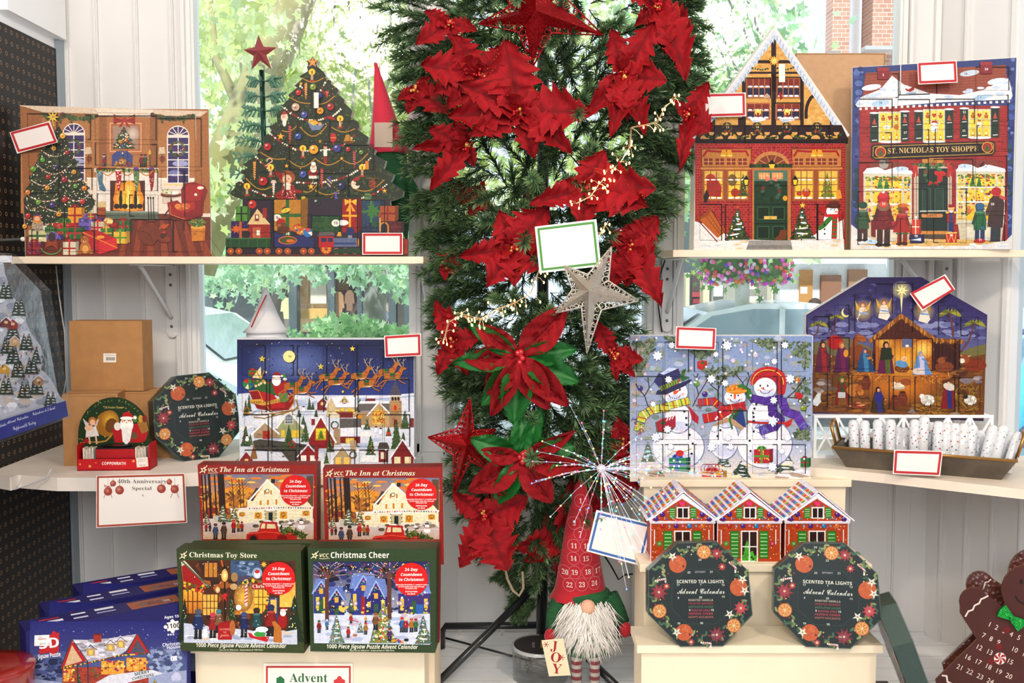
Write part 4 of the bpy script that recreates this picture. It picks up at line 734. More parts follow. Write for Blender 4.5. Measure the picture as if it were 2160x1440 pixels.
s.poly([(545,570),(600,585),(650,580),(620,615),(570,620)],'7888a0');s.poly([(540,562),(590,555),(615,575),(580,590)],'e0b048');s.ell(620,580,10,10,'d8a080')
s.poly([(665,530),(710,545),(712,558),(668,548)],'a8302a');s.poly([(762,690),(778,645),(800,645),(822,688)],'b8862c');s.ell(792,692,32,9,'7a4a1c');s.ell(699,664,20,30,'b8342c');s.line([(680,664),(718,664)],4,'e0a850');s.line([(699,690),(699,706)],5,'c0402c')
s.ell(652,720,11,13,'d8a888');s.rect(640,735,664,775,'e8e0d4');s.rect(642,775,662,822,'9a2a28');s.rect(642,705,664,718,'5a2c2c');s.rect(634,740,641,775,'3a5a3c');s.rect(663,740,670,775,'3a5a3c')
s.ell(580,880,32,30,'9a2c28');s.ell(580,850,20,26,'e8e0d0');s.ell(580,836,13,11,'d8a080');s.ell(580,822,14,12,'e8e4dc');s.rect(552,895,610,912,'e0dcd0')
for sg in(-1,1):s.poly([(280,800),(280+sg*24,788),(280+sg*20,815)],'4a7a34')
s.line(arc(314,806,16,16,180,360)+[(330,806),(290,835)],7,'d8b0a0');s.line(arc(338,938,14,14,180,360)+[(352,938)],7,'e0c0b0');s.ell(836,945,28,30,'e0d0b8');s.ell(850,930,26,26,'343a26');s.poly([(812,925),(840,898),(864,912),(850,926)],'a02c24');s.ell(940,945,26,28,'7a3c28');s.scat(arc(940,945,24,26,0,360),22,5,['5a2818','9a5438'],2);[s.line([(940,915),(940+a*40,895+abs(a)*14)],3,'9a7030')for a in(-1,-.5,.5,1)]
s.poly([(664,905),(684,895),(692,930),(680,972),(668,965)],'4a4a90');s.line([(664,915),(690,940)],6,'d8c040');s.line([(664,940),(684,960)],6,'d8c040');s.rect(895,805,916,858,'c8862c');s.ell(910,1022,24,22,'6a8a4a');s.line([(890,1016),(930,1026)],5,'3a4a80');s.rect(507,1020,530,1075,'b8b03c');s.poly([(630,1075),(655,1135),(632,1170),(612,1135)],'6a8a3c')
# doll
s.poly([(345,1010),(385,980),(400,930),(440,930),(470,975),(515,988),(508,1000),(470,1000),(480,1035),(360,1035)],'9a241e');s.ell(420,905,50,42,'a05a2c');s.ell(420,916,28,28,'e8b898');s.poly([(360,905),(340,870),(370,865),(392,880),(388,920)],'8a1c18');[s.ell(410+a,914,3,4,'28323c')for a in(0,20)];s.ell(420,928,6,3,'b04038');s.ell(420,950,24,12,'e8dcc8');s.scat([(375,985),(465,985),(478,1032),(362,1032)],22,3,['e8d0c0'],3);s.rect(405,955,440,980,'e0d4c0')
# boxes, bears, train along the foot
s.rect(150,1038,1044,1390,'3a2c3a')
for g in((108,1080,178,1170,'5a8a3c','2a3424'),(80,1172,195,1272,'3c2c5a','c06a2c'),(340,1040,505,1230,'b8822c','3c6a34'),(570,1140,745,1240,'28502c','3a5c30'),(755,1035,848,1240,'9c1c1c','e0a830'),(875,1045,985,1180,'2c4860','4a7a3a'),(985,1078,1075,1170,'a85824','8a2c1c'),(1035,1172,1112,1240,'5a2028','7a2c2c'),(875,1180,980,1240,'2c3c58','24304a'),(1128,1280,1150,1380,'b02a2c','3a6a34')):gift(s,*g,bow=False,pat=mixh(g[4],'ffffff',.12))
for sg in(-1,1):s.poly([(806,1050),(806+sg*38,1035),(806+sg*34,1075)],'e8b43c');s.poly([(804,1060),(806+sg*30,1112),(806+sg*10,1110)],'e0a430')
for sg in range(8):s.ell(940+24*math.cos(sg*.8),1110+24*math.sin(sg*.8),20,9,'4a7a3c',8,sg*.8)
s.star(112,1218,30,'c86a30',7,.5);s.star(952,1190,26,'2c5a34',6,.5);s.poly([(178,1190),(240,1095),(318,1190)],'d8bc8c');s.rect(188,1190,318,1272,'9a3028');s.rect(225,1130,250,1170,'8a3a2c');s.rect(232,1135,245,1155,'e8dcc0');s.rect(212,1208,262,1272,'b8684a');s.rect(236,1226,254,1256,'f0ecd8');s.rect(272,1090,298,1150,'9a3428')
for x,y,n_ in((172,1250,''),(360,1150,'9'),(422,1246,'16'),(716,1182,'18'),(412,1105,'')):s.ell(x,y,26,22,'2c5c38' if n_=='16' else 'e8e0d0' if n_ else '3a2c30');n_ and s.txt(n_,x,y+8,17,'f0f0e0' if n_=='16' else '2a2020','bold')
s.ell(412,1105,30,14,'d8c040',10,-.3);s.txt('12',412,1110,12,'3a2c10',rot=-.2)
s.ell(384,1190,30,26,'7a4424');s.poly([(350,1180),(372,1150),(410,1165),(405,1182)],'a82c24');s.ell(372,1195,12,9,'a86a40');s.ell(400,1222,40,24,'6a3c20');s.poly([(430,1225),(480,1185),(580,1250),(560,1262)],'c06a34');s.scat([(440,1215),(490,1190),(575,1245),(520,1262)],26,9,['d8902c','b83a28','4a6a9c','e8c070','c8542c'],2);s.ell(546,1240,28,28,'3c7ab0');s.poly([(546,1240),(530,1214),(562,1214)],'d83c34');s.poly([(546,1240),(572,1232),(570,1260)],'f0e8dc')
s.poly([(335,1210),(345,1240),(420,1262),(500,1260),(560,1275),(585,1270),(582,1328),(345,1328)],'33386c');s.ell(424,1286,58,26,'c86a24');s.ell(424,1286,50,20,'4a5a30');s.ell(440,1290,26,10,'c8702c')
s.rect(48,1276,320,1330,'2c5230');[s.line([(x,1282),(x,1326)],5,'3c6a3c')for x in(80,130,185,240,295)];s.line([(48,1276),(320,1274)],6,'4a7a48');s.rect(48,1328,320,1340,'1c2a1c');s.rect(50,1370,1150,1388,'3a2420');s.line([(48,1376),(1150,1376)],3,'9a5a3a');s.rect(345,1326,590,1338,'282038')
for x in(78,128,252,300,372,424,520,568,720,775,830):s.ell(x,1352,22,20,'8a6a4c');s.ell(x,1352,16,15,'b84a24');s.ell(x,1352,6,6,'e89a34')
s.ell(658,1340,36,34,'a83428');s.ell(658,1340,28,26,'d8a23c');[s.line([(658,1340),(658+28*math.cos(i*.785),1340+26*math.sin(i*.785))],4,'a83428',.1)for i in range(8)];s.ell(658,1340,8,8,'a83428')
s.rect(610,1262,704,1330,'b0282a');s.rect(626,1272,660,1296,'2c3458');s.rect(668,1272,698,1296,'2c3458');s.poly([(600,1262),(612,1238),(700,1232),(712,1256)],'6a6460');s.rect(704,1272,845,1326,'66708c');s.rect(704,1300,845,1312,'3a4a7c');s.poly([(722,1262),(732,1236),(746,1236),(752,1262)],'d8a23c');s.poly([(775,1235),(790,1208),(815,1208),(832,1232),(822,1256),(785,1256)],'30386a');s.rect(790,1256,815,1272,'8a8a94');s.ell(850,1300,8,28,'c88a34');s.poly([(694,1342),(860,1330),(878,1366),(700,1366)],'2c4a34')
s.ell(760,1180,34,17,'e8e4de');s.line(arc(1010,1205,24,26,180,360)+[(1034,1240)],9,'c88a34');s.line([(985,1130),(985,1235)],10,'d0a050');s.ell(985,1135,12,16,'9a4a2c')
doors(s,[(482,562,492,688),(520,562,678,688),(185,1040,335,1240),(340,1038,505,1230),(545,1130,570,1210),(570,1138,740,1235),(755,1035,848,1208),(862,1045,1012,1235),(404,706,434,848),(434,708,742,855),(768,708,945,858),(236,872,410,1015),(414,880,605,1015),(607,880,790,1015),(795,880,960,1015),(565,380,596,540),(680,564,800,690),(325,1040,340,1330),(585,1235,610,1330),(848,1208,870,1330)],5,'060606',8)
s.done('advent_calendar','tree-shaped wooden advent calendar with a toy train printed along its foot','advent calendar')
# = calendars on the upper right shelf
# plain brown backing board behind the half-timbered house
s=Panel((at(1690,530,2.9).x,2.93,ZUR)).zoom(0,0,1)
s.body([(1680,112),(1866,112),(1868,532),(1680,532)],.012,'c49a74','a87c56');s.line([(1680,114),(1866,114),(1866,530)],3,'a07850');s.rect(1745,107,1774,113,'b0b0b0')
s.done('backing_board','plain brown hardboard back panel standing behind the half-timbered house calendar','board',mats=[mat("hardboard",rough=.8,var=(60,.06))])
# --- half-timbered house
s=stand(1463,2.76,1780,2.82,ZUR).zoom(1400,20,2.667)
s.body([(625,100),(1044,712),(1016,722),(1012,1362),(166,1358),(180,735),(158,728)],.038,'d9c9a8','efe8dd')
s.poly([(625,104),(1040,710),(990,728),(200,728),(162,722)],'d8dce4');s.poly([(625,150),(985,660),(240,660)],'d8a860');s.scat([(625,160),(960,640),(270,640)],200,(8,20),['deb26c','cf9c54','e4bc78'],3,.6)
W='3a2426'
s.rect(605,160,632,650,W);s.rect(520,285,740,303,W);s.rect(470,350,775,362,W);s.rect(440,360,462,650,W);s.rect(768,380,788,650,W);s.line(arc(860,590,60,110,170,270,6),18,W);s.rect(935,590,955,660,W);s.rect(418,610,440,660,W);s.rect(270,615,290,660,W)
rn=random.Random(5)
for x0,y0,x1,y1,n in((625,150,985,680,22),(625,150,225,680,22)):
 s.line([(x0,y0-18),(x1,y1-18)],40,'d6d8e0',.3)
 for i in range(n):t=(i+.5)/n;x=x0+(x1-x0)*t;y=y0+(y1-y0)*t;L_=rn.uniform(14,34);s.poly([(x-9,y-12),(x+9,y-6 if x1>x0 else y-16),(x+2,y+L_)],'c2ccd8',.2);s.line([(x+8,y-14),(x+4,y+L_*.5)],3,'8ca0b4',.1)
s.line([(625,104),(1040,708)],12,'e4e0da');s.line([(625,104),(164,720)],12,'e4e0da')
garland(s,swag(500,330,600,330,8),8,['3a4a2c','56683a'],9);garland(s,swag(640,330,745,320,12),8,['3a4a2c','56683a'],9);s.raised('straw_star',spts(618,290,30,12,.6),'e0b050',lambda:s.star(618,290,18,'f0d080',8,.6))
for x0,y0,x1,y1 in((470,390,600,490),(640,390,762,490),(470,532,592,612),(636,532,762,612)):
 s.rect(x0-8,y0-8,x1+8,y1+8,'b87848');s.rect(x0,y0,x1,(y0+y1)/2-12,'8a3a32');s.rect(x0,(y0+y1)/2-12,x1,y1,'34304c');[s.ell(x0+(i+.5)*(x1-x0)/4,(y0+y1)/2-6,14,6,'e8e6ee',8)for i in range(4)];[s.ell(x0+(i+.5)*(x1-x0)/4,y1-4,14,6,'e8e6ee',8)for i in range(4)];panebars(s,x0,y0,x1,y1,4 if y0<500 else 3,2,'b87848',5)
for x in(530,694):s.ell(x,578,17,20,'e8d060');s.rect(x-7,580,x+7,605,'a82a20');s.ell(x,572,5,9,'fff0a0');s.ell(x,618,44,12,'e8e8ec');s.ell(x-14,628,20,7,'c8d0dc')
s.poly([(558,495),(580,470),(600,490),(592,508),(575,500)],'c8a890');s.poly([(646,470),(660,462),(668,500),(655,510)],'a82a20')
s.rect(282,650,410,655,'c8985c');s.poly([(200,650),(1000,650),(1040,735),(176,735)],W)
s.rect(176,725,1036,755,'2c1c1e')
for x in range(230,1010,78):s.ell(x,728,26,22,'d8a868',8,0,1,PI,2*PI);s.ell(x+39,690,16,18,'d8a868',8,0,1,0,PI)if x%2==0 else None
garland(s,swag(200,690,355,680,34)+swag(355,680,525,680,44)+swag(525,680,690,680,44)+swag(690,680,862,680,44)+swag(862,680,1015,690,36),10,['34442a','4a5c34','c8a038','2a3822'],9)
for x,n_ in((357,'13'),(525,'14'),(690,'8'),(862,'12')):wreath(s,x,662,24,'2c4430','a82a28');s.txt(n_,x,668,13,'d8c890','bold')
bricks(s,176,755,1022,1320,'a02a28','c8625c',26,14,2)
for X in(212,720):
 s.rect(X,785,X+278,886,'c08448');s.line(box4(X,785,X+278,886),4,'7a3c20',closed=True);s.line([(X+10,825),(X+30,795),(X+100,800),(X+140,796),(X+190,798),(X+250,798),(X+262,822)],12,'a8242a')
 for i in range(4):s.rect(X+14+i*64,838,X+62+i*64,874,'8a3c2a');panebars(s,X+14+i*64,838,X+62+i*64,874,2,2,'e0b078',3)
 for a in(-1,1):s.poly([(X+140+a*6,780),(X+140+a*24,782),(X+140+a*34,822),(X+140-a*2,822)],'d8a030');s.ell(X+140+a*18,822,16,6,'f0c860');s.ell(X+140+a*22,780,22,9,'a8202a')
 s.rect(X-6,888,X+282,900,'c88c50');s.rect(X,900,X+270,1076,'9a5c34')
 for a,b in((X+12,X+122),(X+146,X+260)):
  s.rect(a,906,b,1070,'c07a40');s.grad(a+6,910,b-6,1062,'d8b860','f0c840')
  if a==224:s.poly([(240,960),(300,950),(325,1000),(320,1055),(240,1050)],'a8302c');s.ell(300,935,18,20,'c8a060');s.ell(262,945,26,20,'b84434')
  elif a==358:pine(s,445,920,1050,60,'4a5c30',8);s.ell(385,960,26,34,'7a6a38');s.ell(400,1030,24,24,'b03a28')
  elif a<800:s.ell(800,1030,24,26,'c84a2c');s.ell(800,1015,12,12,'e0a880');s.ell(760,1035,16,14,'b85030')
  else:pine(s,917,915,1058,80,'7a8a34',14,seed=3)
  for i in range(3):s.ell(a+18+i*34,1060,18,5,'f0f0e8',8);s.ell(a+18+i*34,958,16,4,'f0f0e8',8)
  panebars(s,a+6,910,b-6,1062,3,4,'8a4a28',4)
s.ell(605,880,125,100,'a83432',20,0,1,PI,2*PI);[s.line([(605+98*math.cos(PI+i*PI/14),880+80*math.sin(PI+i*PI/14)),(605+124*math.cos(PI+i*PI/14),880+99*math.sin(PI+i*PI/14))],2.5,'d0807a',.1)for i in range(15)]
s.ell(605,885,104,86,'c08850',20,0,1,PI,2*PI);s.ell(605,885,84,66,'8a4a34',18,0,1,PI,2*PI);[s.line([(605,885),(605+84*math.cos(PI+i*PI/5),885+64*math.sin(PI+i*PI/5))],5,'c89060')for i in(1,2,3,4)];garland(s,[(490,880),(720,880)],15,['344428','4a5a34','26321e'],8)
s.rect(496,890,714,1300,'b87c48');s.rect(506,905,694,1298,'26442e');s.rect(506,905,694,965,'5a7a68');[s.rect(532+i*74,918,594+i*74,955,'d89a60')for i in(0,1)];[panebars(s,532+i*74,918,594+i*74,955,4,2,'f0d8b0',2)for i in(0,1)];s.rect(506,988,694,994,'0c140e')
for y in(1100,1208):s.rect(506,y-6,694,y-2,'0c140e');[s.rect(526+i*86,y+12,590+i*86,y+80,'1c3422')for i in(0,1)];[s.line(box4(526+i*86,y+12,590+i*86,y+80),4,'4a6a4a',closed=True)for i in(0,1)]
wreath(s,602,1022,48,'2e4a34',None);s.poly([(602,955),(570,935),(572,968)],'e08070');s.poly([(602,955),(634,938),(634,968)],'e08070');s.ell(680,1062,13,15,'d8a030');s.rect(562,1162,634,1180,'d8b860');s.txt('22',598,1177,12,'3a2a10');s.poly([(620,1290),(645,1270),(655,1240),(690,1240),(686,1290),(640,1302)],'7a4426');s.poly([(588,870),(606,838),(624,870),(616,895),(596,895)],'e8c040');s.line([(588,868),(624,868)],5,'1c1a14');s.poly([(588,868),(606,840),(624,868)],'1c1a14')
for x in(462,737):s.poly([(x-18,960),(x,932),(x+18,960),(x+11,992),(x-11,992)],'1c1a18');s.poly([(x-12,958),(x+12,958),(x+8,986),(x-8,986)],'f0c840')
s.poly([(966,1020),(990,1012),(1000,1060),(972,1068)],'d89a38');s.poly([(222,1050),(240,1010),(255,1050),(240,1086),(226,1084)],'3a2a28')
s.poly([(170,1190),(260,1215),(400,1290),(500,1295),(700,1300),(830,1275),(1010,1180),(1012,1360),(166,1358)],'e4e0dc');s.scat(box4(180,1300,1000,1355),30,24,['d0d4dc','f0ece6','dcc8a8'],7,.3);s.poly([(480,1298),(712,1298),(724,1358),(458,1358)],'a09c98');s.poly([(470,1325),(716,1325),(720,1345),(464,1345)],'8a8682');s.line([(462,1356),(722,1356)],4,'4a4644')
s.poly([(200,1185),(262,1115),(350,1250),(300,1285)],'b8682c');[s.line([(215+i*16,1172-i*15),(305+i*12,1275-i*7)],3,'7a3c18')for i in range(1,4)];s.line([(195,1175),(240,1155),(265,1110)],16,'9a5024');s.line([(200,1195),(298,1305)],6,'8a1c1c');s.line([(270,1130),(360,1290)],6,'8a1c1c')
pine(s,412,1120,1295,140,'3c4c28',14,'e8e8ea',seed=2);pine(s,778,1110,1290,140,'3c4c28',14,'e8e8ea',seed=4);s.star(412,1112,12,'c85a2c');s.star(778,1102,18,'f0d050')
s.ell(922,1255,58,48,'ececf0');s.ell(938,1185,42,40,'f0f0f2');s.ell(945,1135,34,30,'f2f2f4');s.ell(952,1106,42,14,'5a3020');s.ell(955,1092,28,16,'6a3824');s.line([(910,1160),(985,1158)],16,'c8302c');s.poly([(925,1165),(960,1165),(905,1225),(872,1245),(865,1225)],'4a7a34');s.poly([(945,1165),(975,1165),(970,1290),(940,1290)],'b82c28');[s.rect(944,1180+i*22,972,1190+i*22,'4a7a34')for i in range(5)];s.ell(892,1128,18,20,'b02420');s.ell(1004,1160,14,14,'b02420');s.line([(1002,1150),(1010,1290)],5,'5a1c18');s.ell(968,1138,12,4,'e08030');[s.ell(x,1126,3,4,'201a18')for x in(938,956)];[s.ell(902,1210+i*26,5,5,'201a18')for i in(0,1,2)]
doors(s,[(284,655,456,750),(457,655,755,750),(757,655,930,750),(202,1095,323,1298),(345,1100,475,1298),(716,1095,860,1295),(864,1095,985,1295),(465,386,600,500),(632,382,768,500),(620,526,766,620)],5,'0a0606',3)
s.done('advent_calendar','tall half-timbered house advent calendar with a snowy gable and dark green door','advent calendar')
# --- toy shop front
s=stand(1797,2.80,2137,2.70,ZUR).zoom(1760,60,2.88)
s.body([(112,236),(1108,176),(1078,1346),(100,1352)],.04,'e4e0dc','ece8e4')
s.poly([(112,238),(1106,178),(1076,1340),(100,1340)],'3a4a80');s.scat([(112,240),(170,240),(150,1150),(102,1150)],60,(10,26),['4a5c98','2c3a70','6478ac'],3,.8);s.scat([(1060,190),(1104,185),(1080,1200),(1040,1200)],60,(10,24),['5064a0','2c3a70','7084b4'],4,.8);s.scat(box4(102,850,150,1100),20,20,['2a4450','34505c'],5);s.scat(box4(1050,700,1085,1150),20,18,['2c4450','3a5a68'],6)
bricks(s,150,470,1052,1290,'9c2a2c','b04844',40,15,2)
s.poly([(190,270),(1040,222),(1062,430),(165,470)],'9c5440')
for i in range(11):s.line([(182-i*2,285+i*17),(1042+i*2,240+i*17)],2,'7a3a2c')
for i in range(60):x=190+(i*137%840);y=285+(i*53%160);s.line([(x,y),(x,y+15)],2,'7a3a2c',.05)
s.poly([(128,462),(160,418),(280,370),(350,288),(420,340),(580,395),(760,405),(900,375),(1060,300),(1082,410),(1070,432),(820,440),(640,450),(480,462),(320,476),(140,478)],'e8e6e6');s.scat([(160,430),(350,300),(600,410),(1060,320),(1070,420),(150,470)],40,(14,34),['d4dce8','f2f0ee','c4d0e0'],2,.35)
for x,y,rx,ry,c in((225,358,60,18,'dce2ea'),(990,322,62,20,'d4dee8'),(820,272,60,18,'c8d2dc'),(280,454,56,20,'b4cce0'),(885,422,46,16,'b0c8dc')):s.ell(x,y,rx,ry,c,12,-.15)
for x,y,n_ in((280,458,'15'),(888,428,'7'),(798,282,'14')):s.txt(n_,x,y,12,'2a3448','bold')
for x,y,n_ in((295,275,'3'),(920,240,'10')):s.raised('chimney',box4(x-34,y-36,x+36,y+36),'8c2a34',lambda:(s.rect(x-37,y-36,x+38,y-16,'9c3a40'),s.txt(n_,x,y+16,14,'f0e0dc','ital')))
s.poly([(428,362),(450,370),(480,355),(486,372),(460,386),(436,380)],'a82a28');s.ell(465,394,34,6,'9ab0c4');s.poly([(390,402),(580,395),(580,402),(390,408)],'1c1818')
for i in range(26):s.rect(150+i*36,482-i*1.8,166+i*36,496-i*1.8,'e8e4dc',.2)
def shopwin(x0,y0,x1,y1):
 s.rect(x0-8,y0-10,x1+8,y1+10,'d0ccb8');s.grad(x0,y0,x1,y1,'f0d860','e8c838');s.ell((x0+x1)/2,y1+10,(x1-x0)*.6,7,'f0f0ee',8)
for x0,x1,m_ in((276,398,'sheep'),(546,664,'santa'),(820,942,'pot')):
 y0=515 if x0<500 else 500;y1=680 if x0<800 else 655;shopwin(x0,y0,x1,y1);w_=(x1-x0)/3
 for i in range(3):
  cx_=x0+w_*(i+.5);yy=y0+28
  if i==1:[s.ell(cx_+a*6,yy-4,8,8,'c04838',8)for a in(-1,1)];s.poly([(cx_-13,yy),(cx_+13,yy),(cx_,yy+16)],'c04838')
  else:s.ell(cx_,yy-10,8,8,'b86830',8);s.poly([(cx_-14,yy-2),(cx_+14,yy-2),(cx_+9,yy+18),(cx_-9,yy+18)],'b86830')
  s.rect(cx_-3,y1-26,cx_+3,y1-8,'f4f0e0');s.ell(cx_,y1-6,12,4,'a87838');s.ell(cx_,y1-32,3,6,'e08030')
 if m_=='santa':santa_face(s,606,590,26)
 elif m_=='pot':s.ell(880,582,15,19,'e8e0c8');s.rect(872,556,888,566,'c85a30')
 else:s.ell(318,600,24,13,'f0ece0');s.ell(376,598,16,18,'b87030')
 panebars(s,x0,y0,x1,y1,3,3,'b8b4a4',4)
for x0,x1,y0,y1 in((217,268,515,694),(403,452,505,685),(487,537,503,682),(671,722,492,672),(764,812,487,666),(951,1000,480,662)):
 s.rect(x0,y0,x1,y1,'24382e');s.line(box4(x0+3,y0+4,x1-3,y1-4),2.5,'3c5848',closed=True);s.line([(x0+3,(y0+y1)/2-12),(x1-3,(y0+y1)/2-12)],3,'10201a');s.line([(x0+12,y1-14),(x1-10,y1-16)],5,'e8e8e4');s.line([(x0+12,(y0+y1)/2-8),(x1-10,(y0+y1)/2-10)],4,'e8e8e4');s.ell((x0+x1)/2,y0-1,30,6,'ecECea'.lower());pine(s,(x0+x1)/2,y0+30,y0+68,26,'c05040',tiers=3)
for n_,x,y in(('24',428,536),('17',430,640),('12',788,515),('11',786,628)):s.txt(n_,x,y,13,'f0ecdc','ital')
B=[(222,712),(240,705),(960,684),(976,694),(976,752),(962,770),(250,800),(222,786)]
s.poly(B,'241a1c');s.line([(236,722),(246,716),(955,694),(966,702),(966,748),(956,760),(248,788),(234,778)],4,'c8a050',closed=True)
s.txt('ST. NICHOLAS TOY SHOPPE',597,752,32,'d8b878','serif',rot=-.028,wd=550)
for x,y in((280,752),(928,722)):s.ell(x,y,34,34,'d8a848');s.ell(x,y,29,29,'a83028');pine(s,x,y-24,y+20,34,'3c6a3c',tiers=3,seed=1)
s.rect(542,788,654,818,'c89048');s.ell(542,803,10,15,'c89048');s.ell(654,803,10,15,'c89048');s.txt('225',598,814,20,'6a3c18','serif')
s.rect(482,826,712,1250,'c8b8a4');s.line([(498,830),(498,1240)],8,'a08c78');s.line([(700,830),(700,1230)],8,'a08c78');s.rect(510,850,688,1240,'20342c');[s.rect(534+i*76,972,584+i*76,1110,'2c4638')for i in(0,1)];[s.line(box4(534+i*76,972,584+i*76,1110),4,'48665a',closed=True)for i in(0,1)];s.line([(520,1110),(680,1108)],6,'d8d8d0')
garland(s,[(480,832),(720,828)],14,['3c6a3c','2c5030','c8402c','56844c'],10);wreath(s,600,890,50,'3a6a3a','b82828');[s.ell(640+a,880,22,14,'c03030',8,.4)for a in(-16,16)];s.rect(624,888,656,930,'b82828')
for x in(490,700):s.ell(x,840,18,12,'c03434',8);s.poly([(x-12,845),(x+4,845),(x-2,905),(x-20,900)],'b83030');s.poly([(x,845),(x+14,845),(x+20,895),(x+6,900)],'b83030')
s.rect(535,1124,650,1148,'c88c50');s.ell(535,1136,8,12,'c88c50');s.ell(650,1136,8,12,'c88c50');s.txt('OPEN',592,1144,16,'6a3818','serif');s.rect(520,1230,690,1250,'c88a44');s.rect(510,1250,700,1275,'5a5040')
# bay windows
for x0,x1 in((176,470),(738,1034)):
 d=-14 if x0>500 else 0
 s.rect(x0,870+d,x1,1190,'d0c8b4');s.poly([(x0+4,872+d),(x0+60,812+d),(x1-60,812+d),(x1-2,872+d)],'8a4438');s.poly([(x0-4,880+d),(x0+20,850+d),(x0+90,842+d),(x0+130,862+d),(x0+200,842+d),(x1,866+d),(x1+6,884+d)],'eaeaec');s.poly([(x0+10,1180),(x1-6,1180),(x1-20,1290),(x0+24,1290)],'c8bea4');s.line([(x0,1185),(x1,1185)],10,'b8ae98');s.rect(x0+60,1205,x1-50,1270,'d8d0bc')
 a=x0+56;b_=x1-58
 for p0,p1 in((x0+14,a-14),(a,b_),(b_+14,x1-12)):
  s.grad(p0,900+d,p1,1165,'e8d048','e0b838');s.scat(box4(p0+2,905+d,p1-2,1160),int((p1-p0)*.62),(5,12),['c8402c','4a7a3c','a85c28','3c5a8a','e8e0c8','8a2c38','d88a30','d8b040'],int(p0),.8);s.scat(box4(p0,900+d,p1,925+d),int((p1-p0)*.4),8,['4a7a34','6a9a44','b83828'],2,.5)
  [s.line([(p0,y),(p1,y)],9,'f0ece0',.5)for y in(978+d,1068+d)];panebars(s,p0,900+d,p1,1165,3 if p1-p0>60 else 2,3,'c8c0aa',4)
 pine(s,x0+100,905+d,975+d,40,'4a8a3c',tiers=4);pine(s,x0+140,912+d,975+d,36,'3c7a3c',tiers=4)
for n_,x,y in(('2',410,858),('5',790,842),('20',918,846)):s.ell(x,y-5,40 if n_!='20' else 10,14,'c4d4e4' if n_!='20' else 'eaeaec');s.txt(n_,x,y,11,'3a4458','bold')
s.ell(300,828,28,26,'a8a098');s.ell(286,812,16,14,'8a8278');s.ell(318,810,12,14,'6a6258');s.poly([(876,838),(905,808),(912,812),(890,842)],'2c2426')
# pavement and shoppers
s.poly([(102,1190),(150,1230),(240,1290),(480,1300),(720,1290),(1040,1290),(1078,1250),(1076,1340),(100,1340)],'dcd8d4');s.poly([(160,1310),(480,1280),(760,1280),(1010,1290),(900,1318),(300,1326)],'d0ac68');s.scat(box4(120,1280,1060,1330),30,26,['e8e4e0','c8d0dc','d8c090'],4,.25)
figure(s,172,1288,238,'3c5a3c','2c5038','4a3434',skirt=False);figure(s,298,1318,320,'7a2428','b02830','4a2c24',face=False,skirt=True);s.ell(298,1080,42,30,'8a6a50');s.ell(298,1070,26,20,'c8503c');s.ell(296,1012,28,20,'c8383a');s.ell(296,994,10,8,'f0e0dc');s.txt('23',298,1072,13,'f0e8e0','ital');s.scat([(265,1110),(330,1110),(340,1230),(255,1230)],26,6,['a03a38','4a1418'],3,.4)
figure(s,412,1312,244,'a82a24','8a5a28','8a3428',face=False,skirt=True);s.ell(436,1105,16,18,'b02028');s.ell(416,1075,36,12,'c8702c');s.txt('22',440,1120,12,'f0e8e0','ital');s.line([(375,1246),(448,1246)],8,'4a6a38')
s.poly([(222,1165),(250,1160),(250,1270),(222,1262)],'7a1f24');s.rect(490,1140,500,1170,'f0e8dc');gift(s,470,1160,515,1250,'c84434','e8d8c0');gift(s,458,1252,528,1306,'2c2c5c','2c2c5c',False);s.txt('19',494,1268,14,'f0ece8','bold');s.poly([(462,1285),(524,1272),(526,1290)],'d8dce8')
s.rect(676,1240,742,1306,'c02c2c');s.line([(676,1244),(742,1240)],7,'e8c060');s.line([(676,1304),(742,1304)],7,'e8c060');s.line([(680,1250),(690,1300),(708,1252),(726,1300),(738,1250)],3,'e8c060');s.txt('16',708,1262,13,'f8f0e0','bold')
s.rect(690,1175,722,1232,'2a3a6a');s.rect(682,1110,732,1178,'a02028');s.rect(698,1112,718,1176,'2c4a78');s.ell(708,1100,18,20,'e0a888');s.rect(692,1068,726,1094,'a0222c');s.line([(690,1092),(728,1090)],6,'e8c868');s.ell(684,1118,10,7,'e8c048');s.ell(732,1118,10,7,'e8c048');s.ell(708,1112,12,7,'f0ece4')
figure(s,882,1296,240,'2c6a44','3c6a8a','2c4468',face=False,arm=-1);s.ell(882,1290,34,14,'b82420');s.txt('21',884,1290,12,'f0ece8','ital');s.ell(815,1110,16,16,'b87838');s.ell(815,1088,11,11,'c88848')
s.poly([(945,1290),(950,1180),(1010,1180),(1005,1295),(930,1296)],'3c4048');s.poly([(928,1205),(942,1040),(962,1015),(1010,1015),(1032,1060),(1020,1210)],'4c3836');s.poly([(945,1030),(960,1090),(925,1140),(915,1120)],'5c4442');s.ell(982,1002,28,18,'c8504a');s.ell(982,990,30,26,'b03038');s.poly([(1000,1010),(1048,1030),(1040,1046),(1000,1030)],'c85a4c');s.txt('18',958,1074,14,'f0e8e0','ital');s.ell(225,1296,36,14,'b8d0e4');s.txt('13',218,1298,11,'3a4458','bold')
s.k+=20;doors(s,[(155,276,388,420),(388,268,398,402),(618,300,622,398),(858,235,1058,376),(152,430,350,602),(385,432,577,580),(615,430,850,578),(870,406,1054,560),(150,634,345,780),(380,615,572,765),(612,612,850,762),(865,590,1050,745),(148,814,350,960),(385,790,570,940),(604,795,840,945),(855,775,1046,960),(145,990,330,1140),(400,975,563,1125),(605,975,800,1125),(860,960,1040,1110),(142,1165,330,1312),(400,1155,560,1300),(602,1155,800,1300),(860,1135,1032,1290)],5,'120a0a',9)
s.line([(402,220),(400,380)],5,'e4e0dc')
s.done('advent_calendar','large toy shop advent calendar reading ST. NICHOLAS TOY SHOPPE above bright windows','advent calendar')
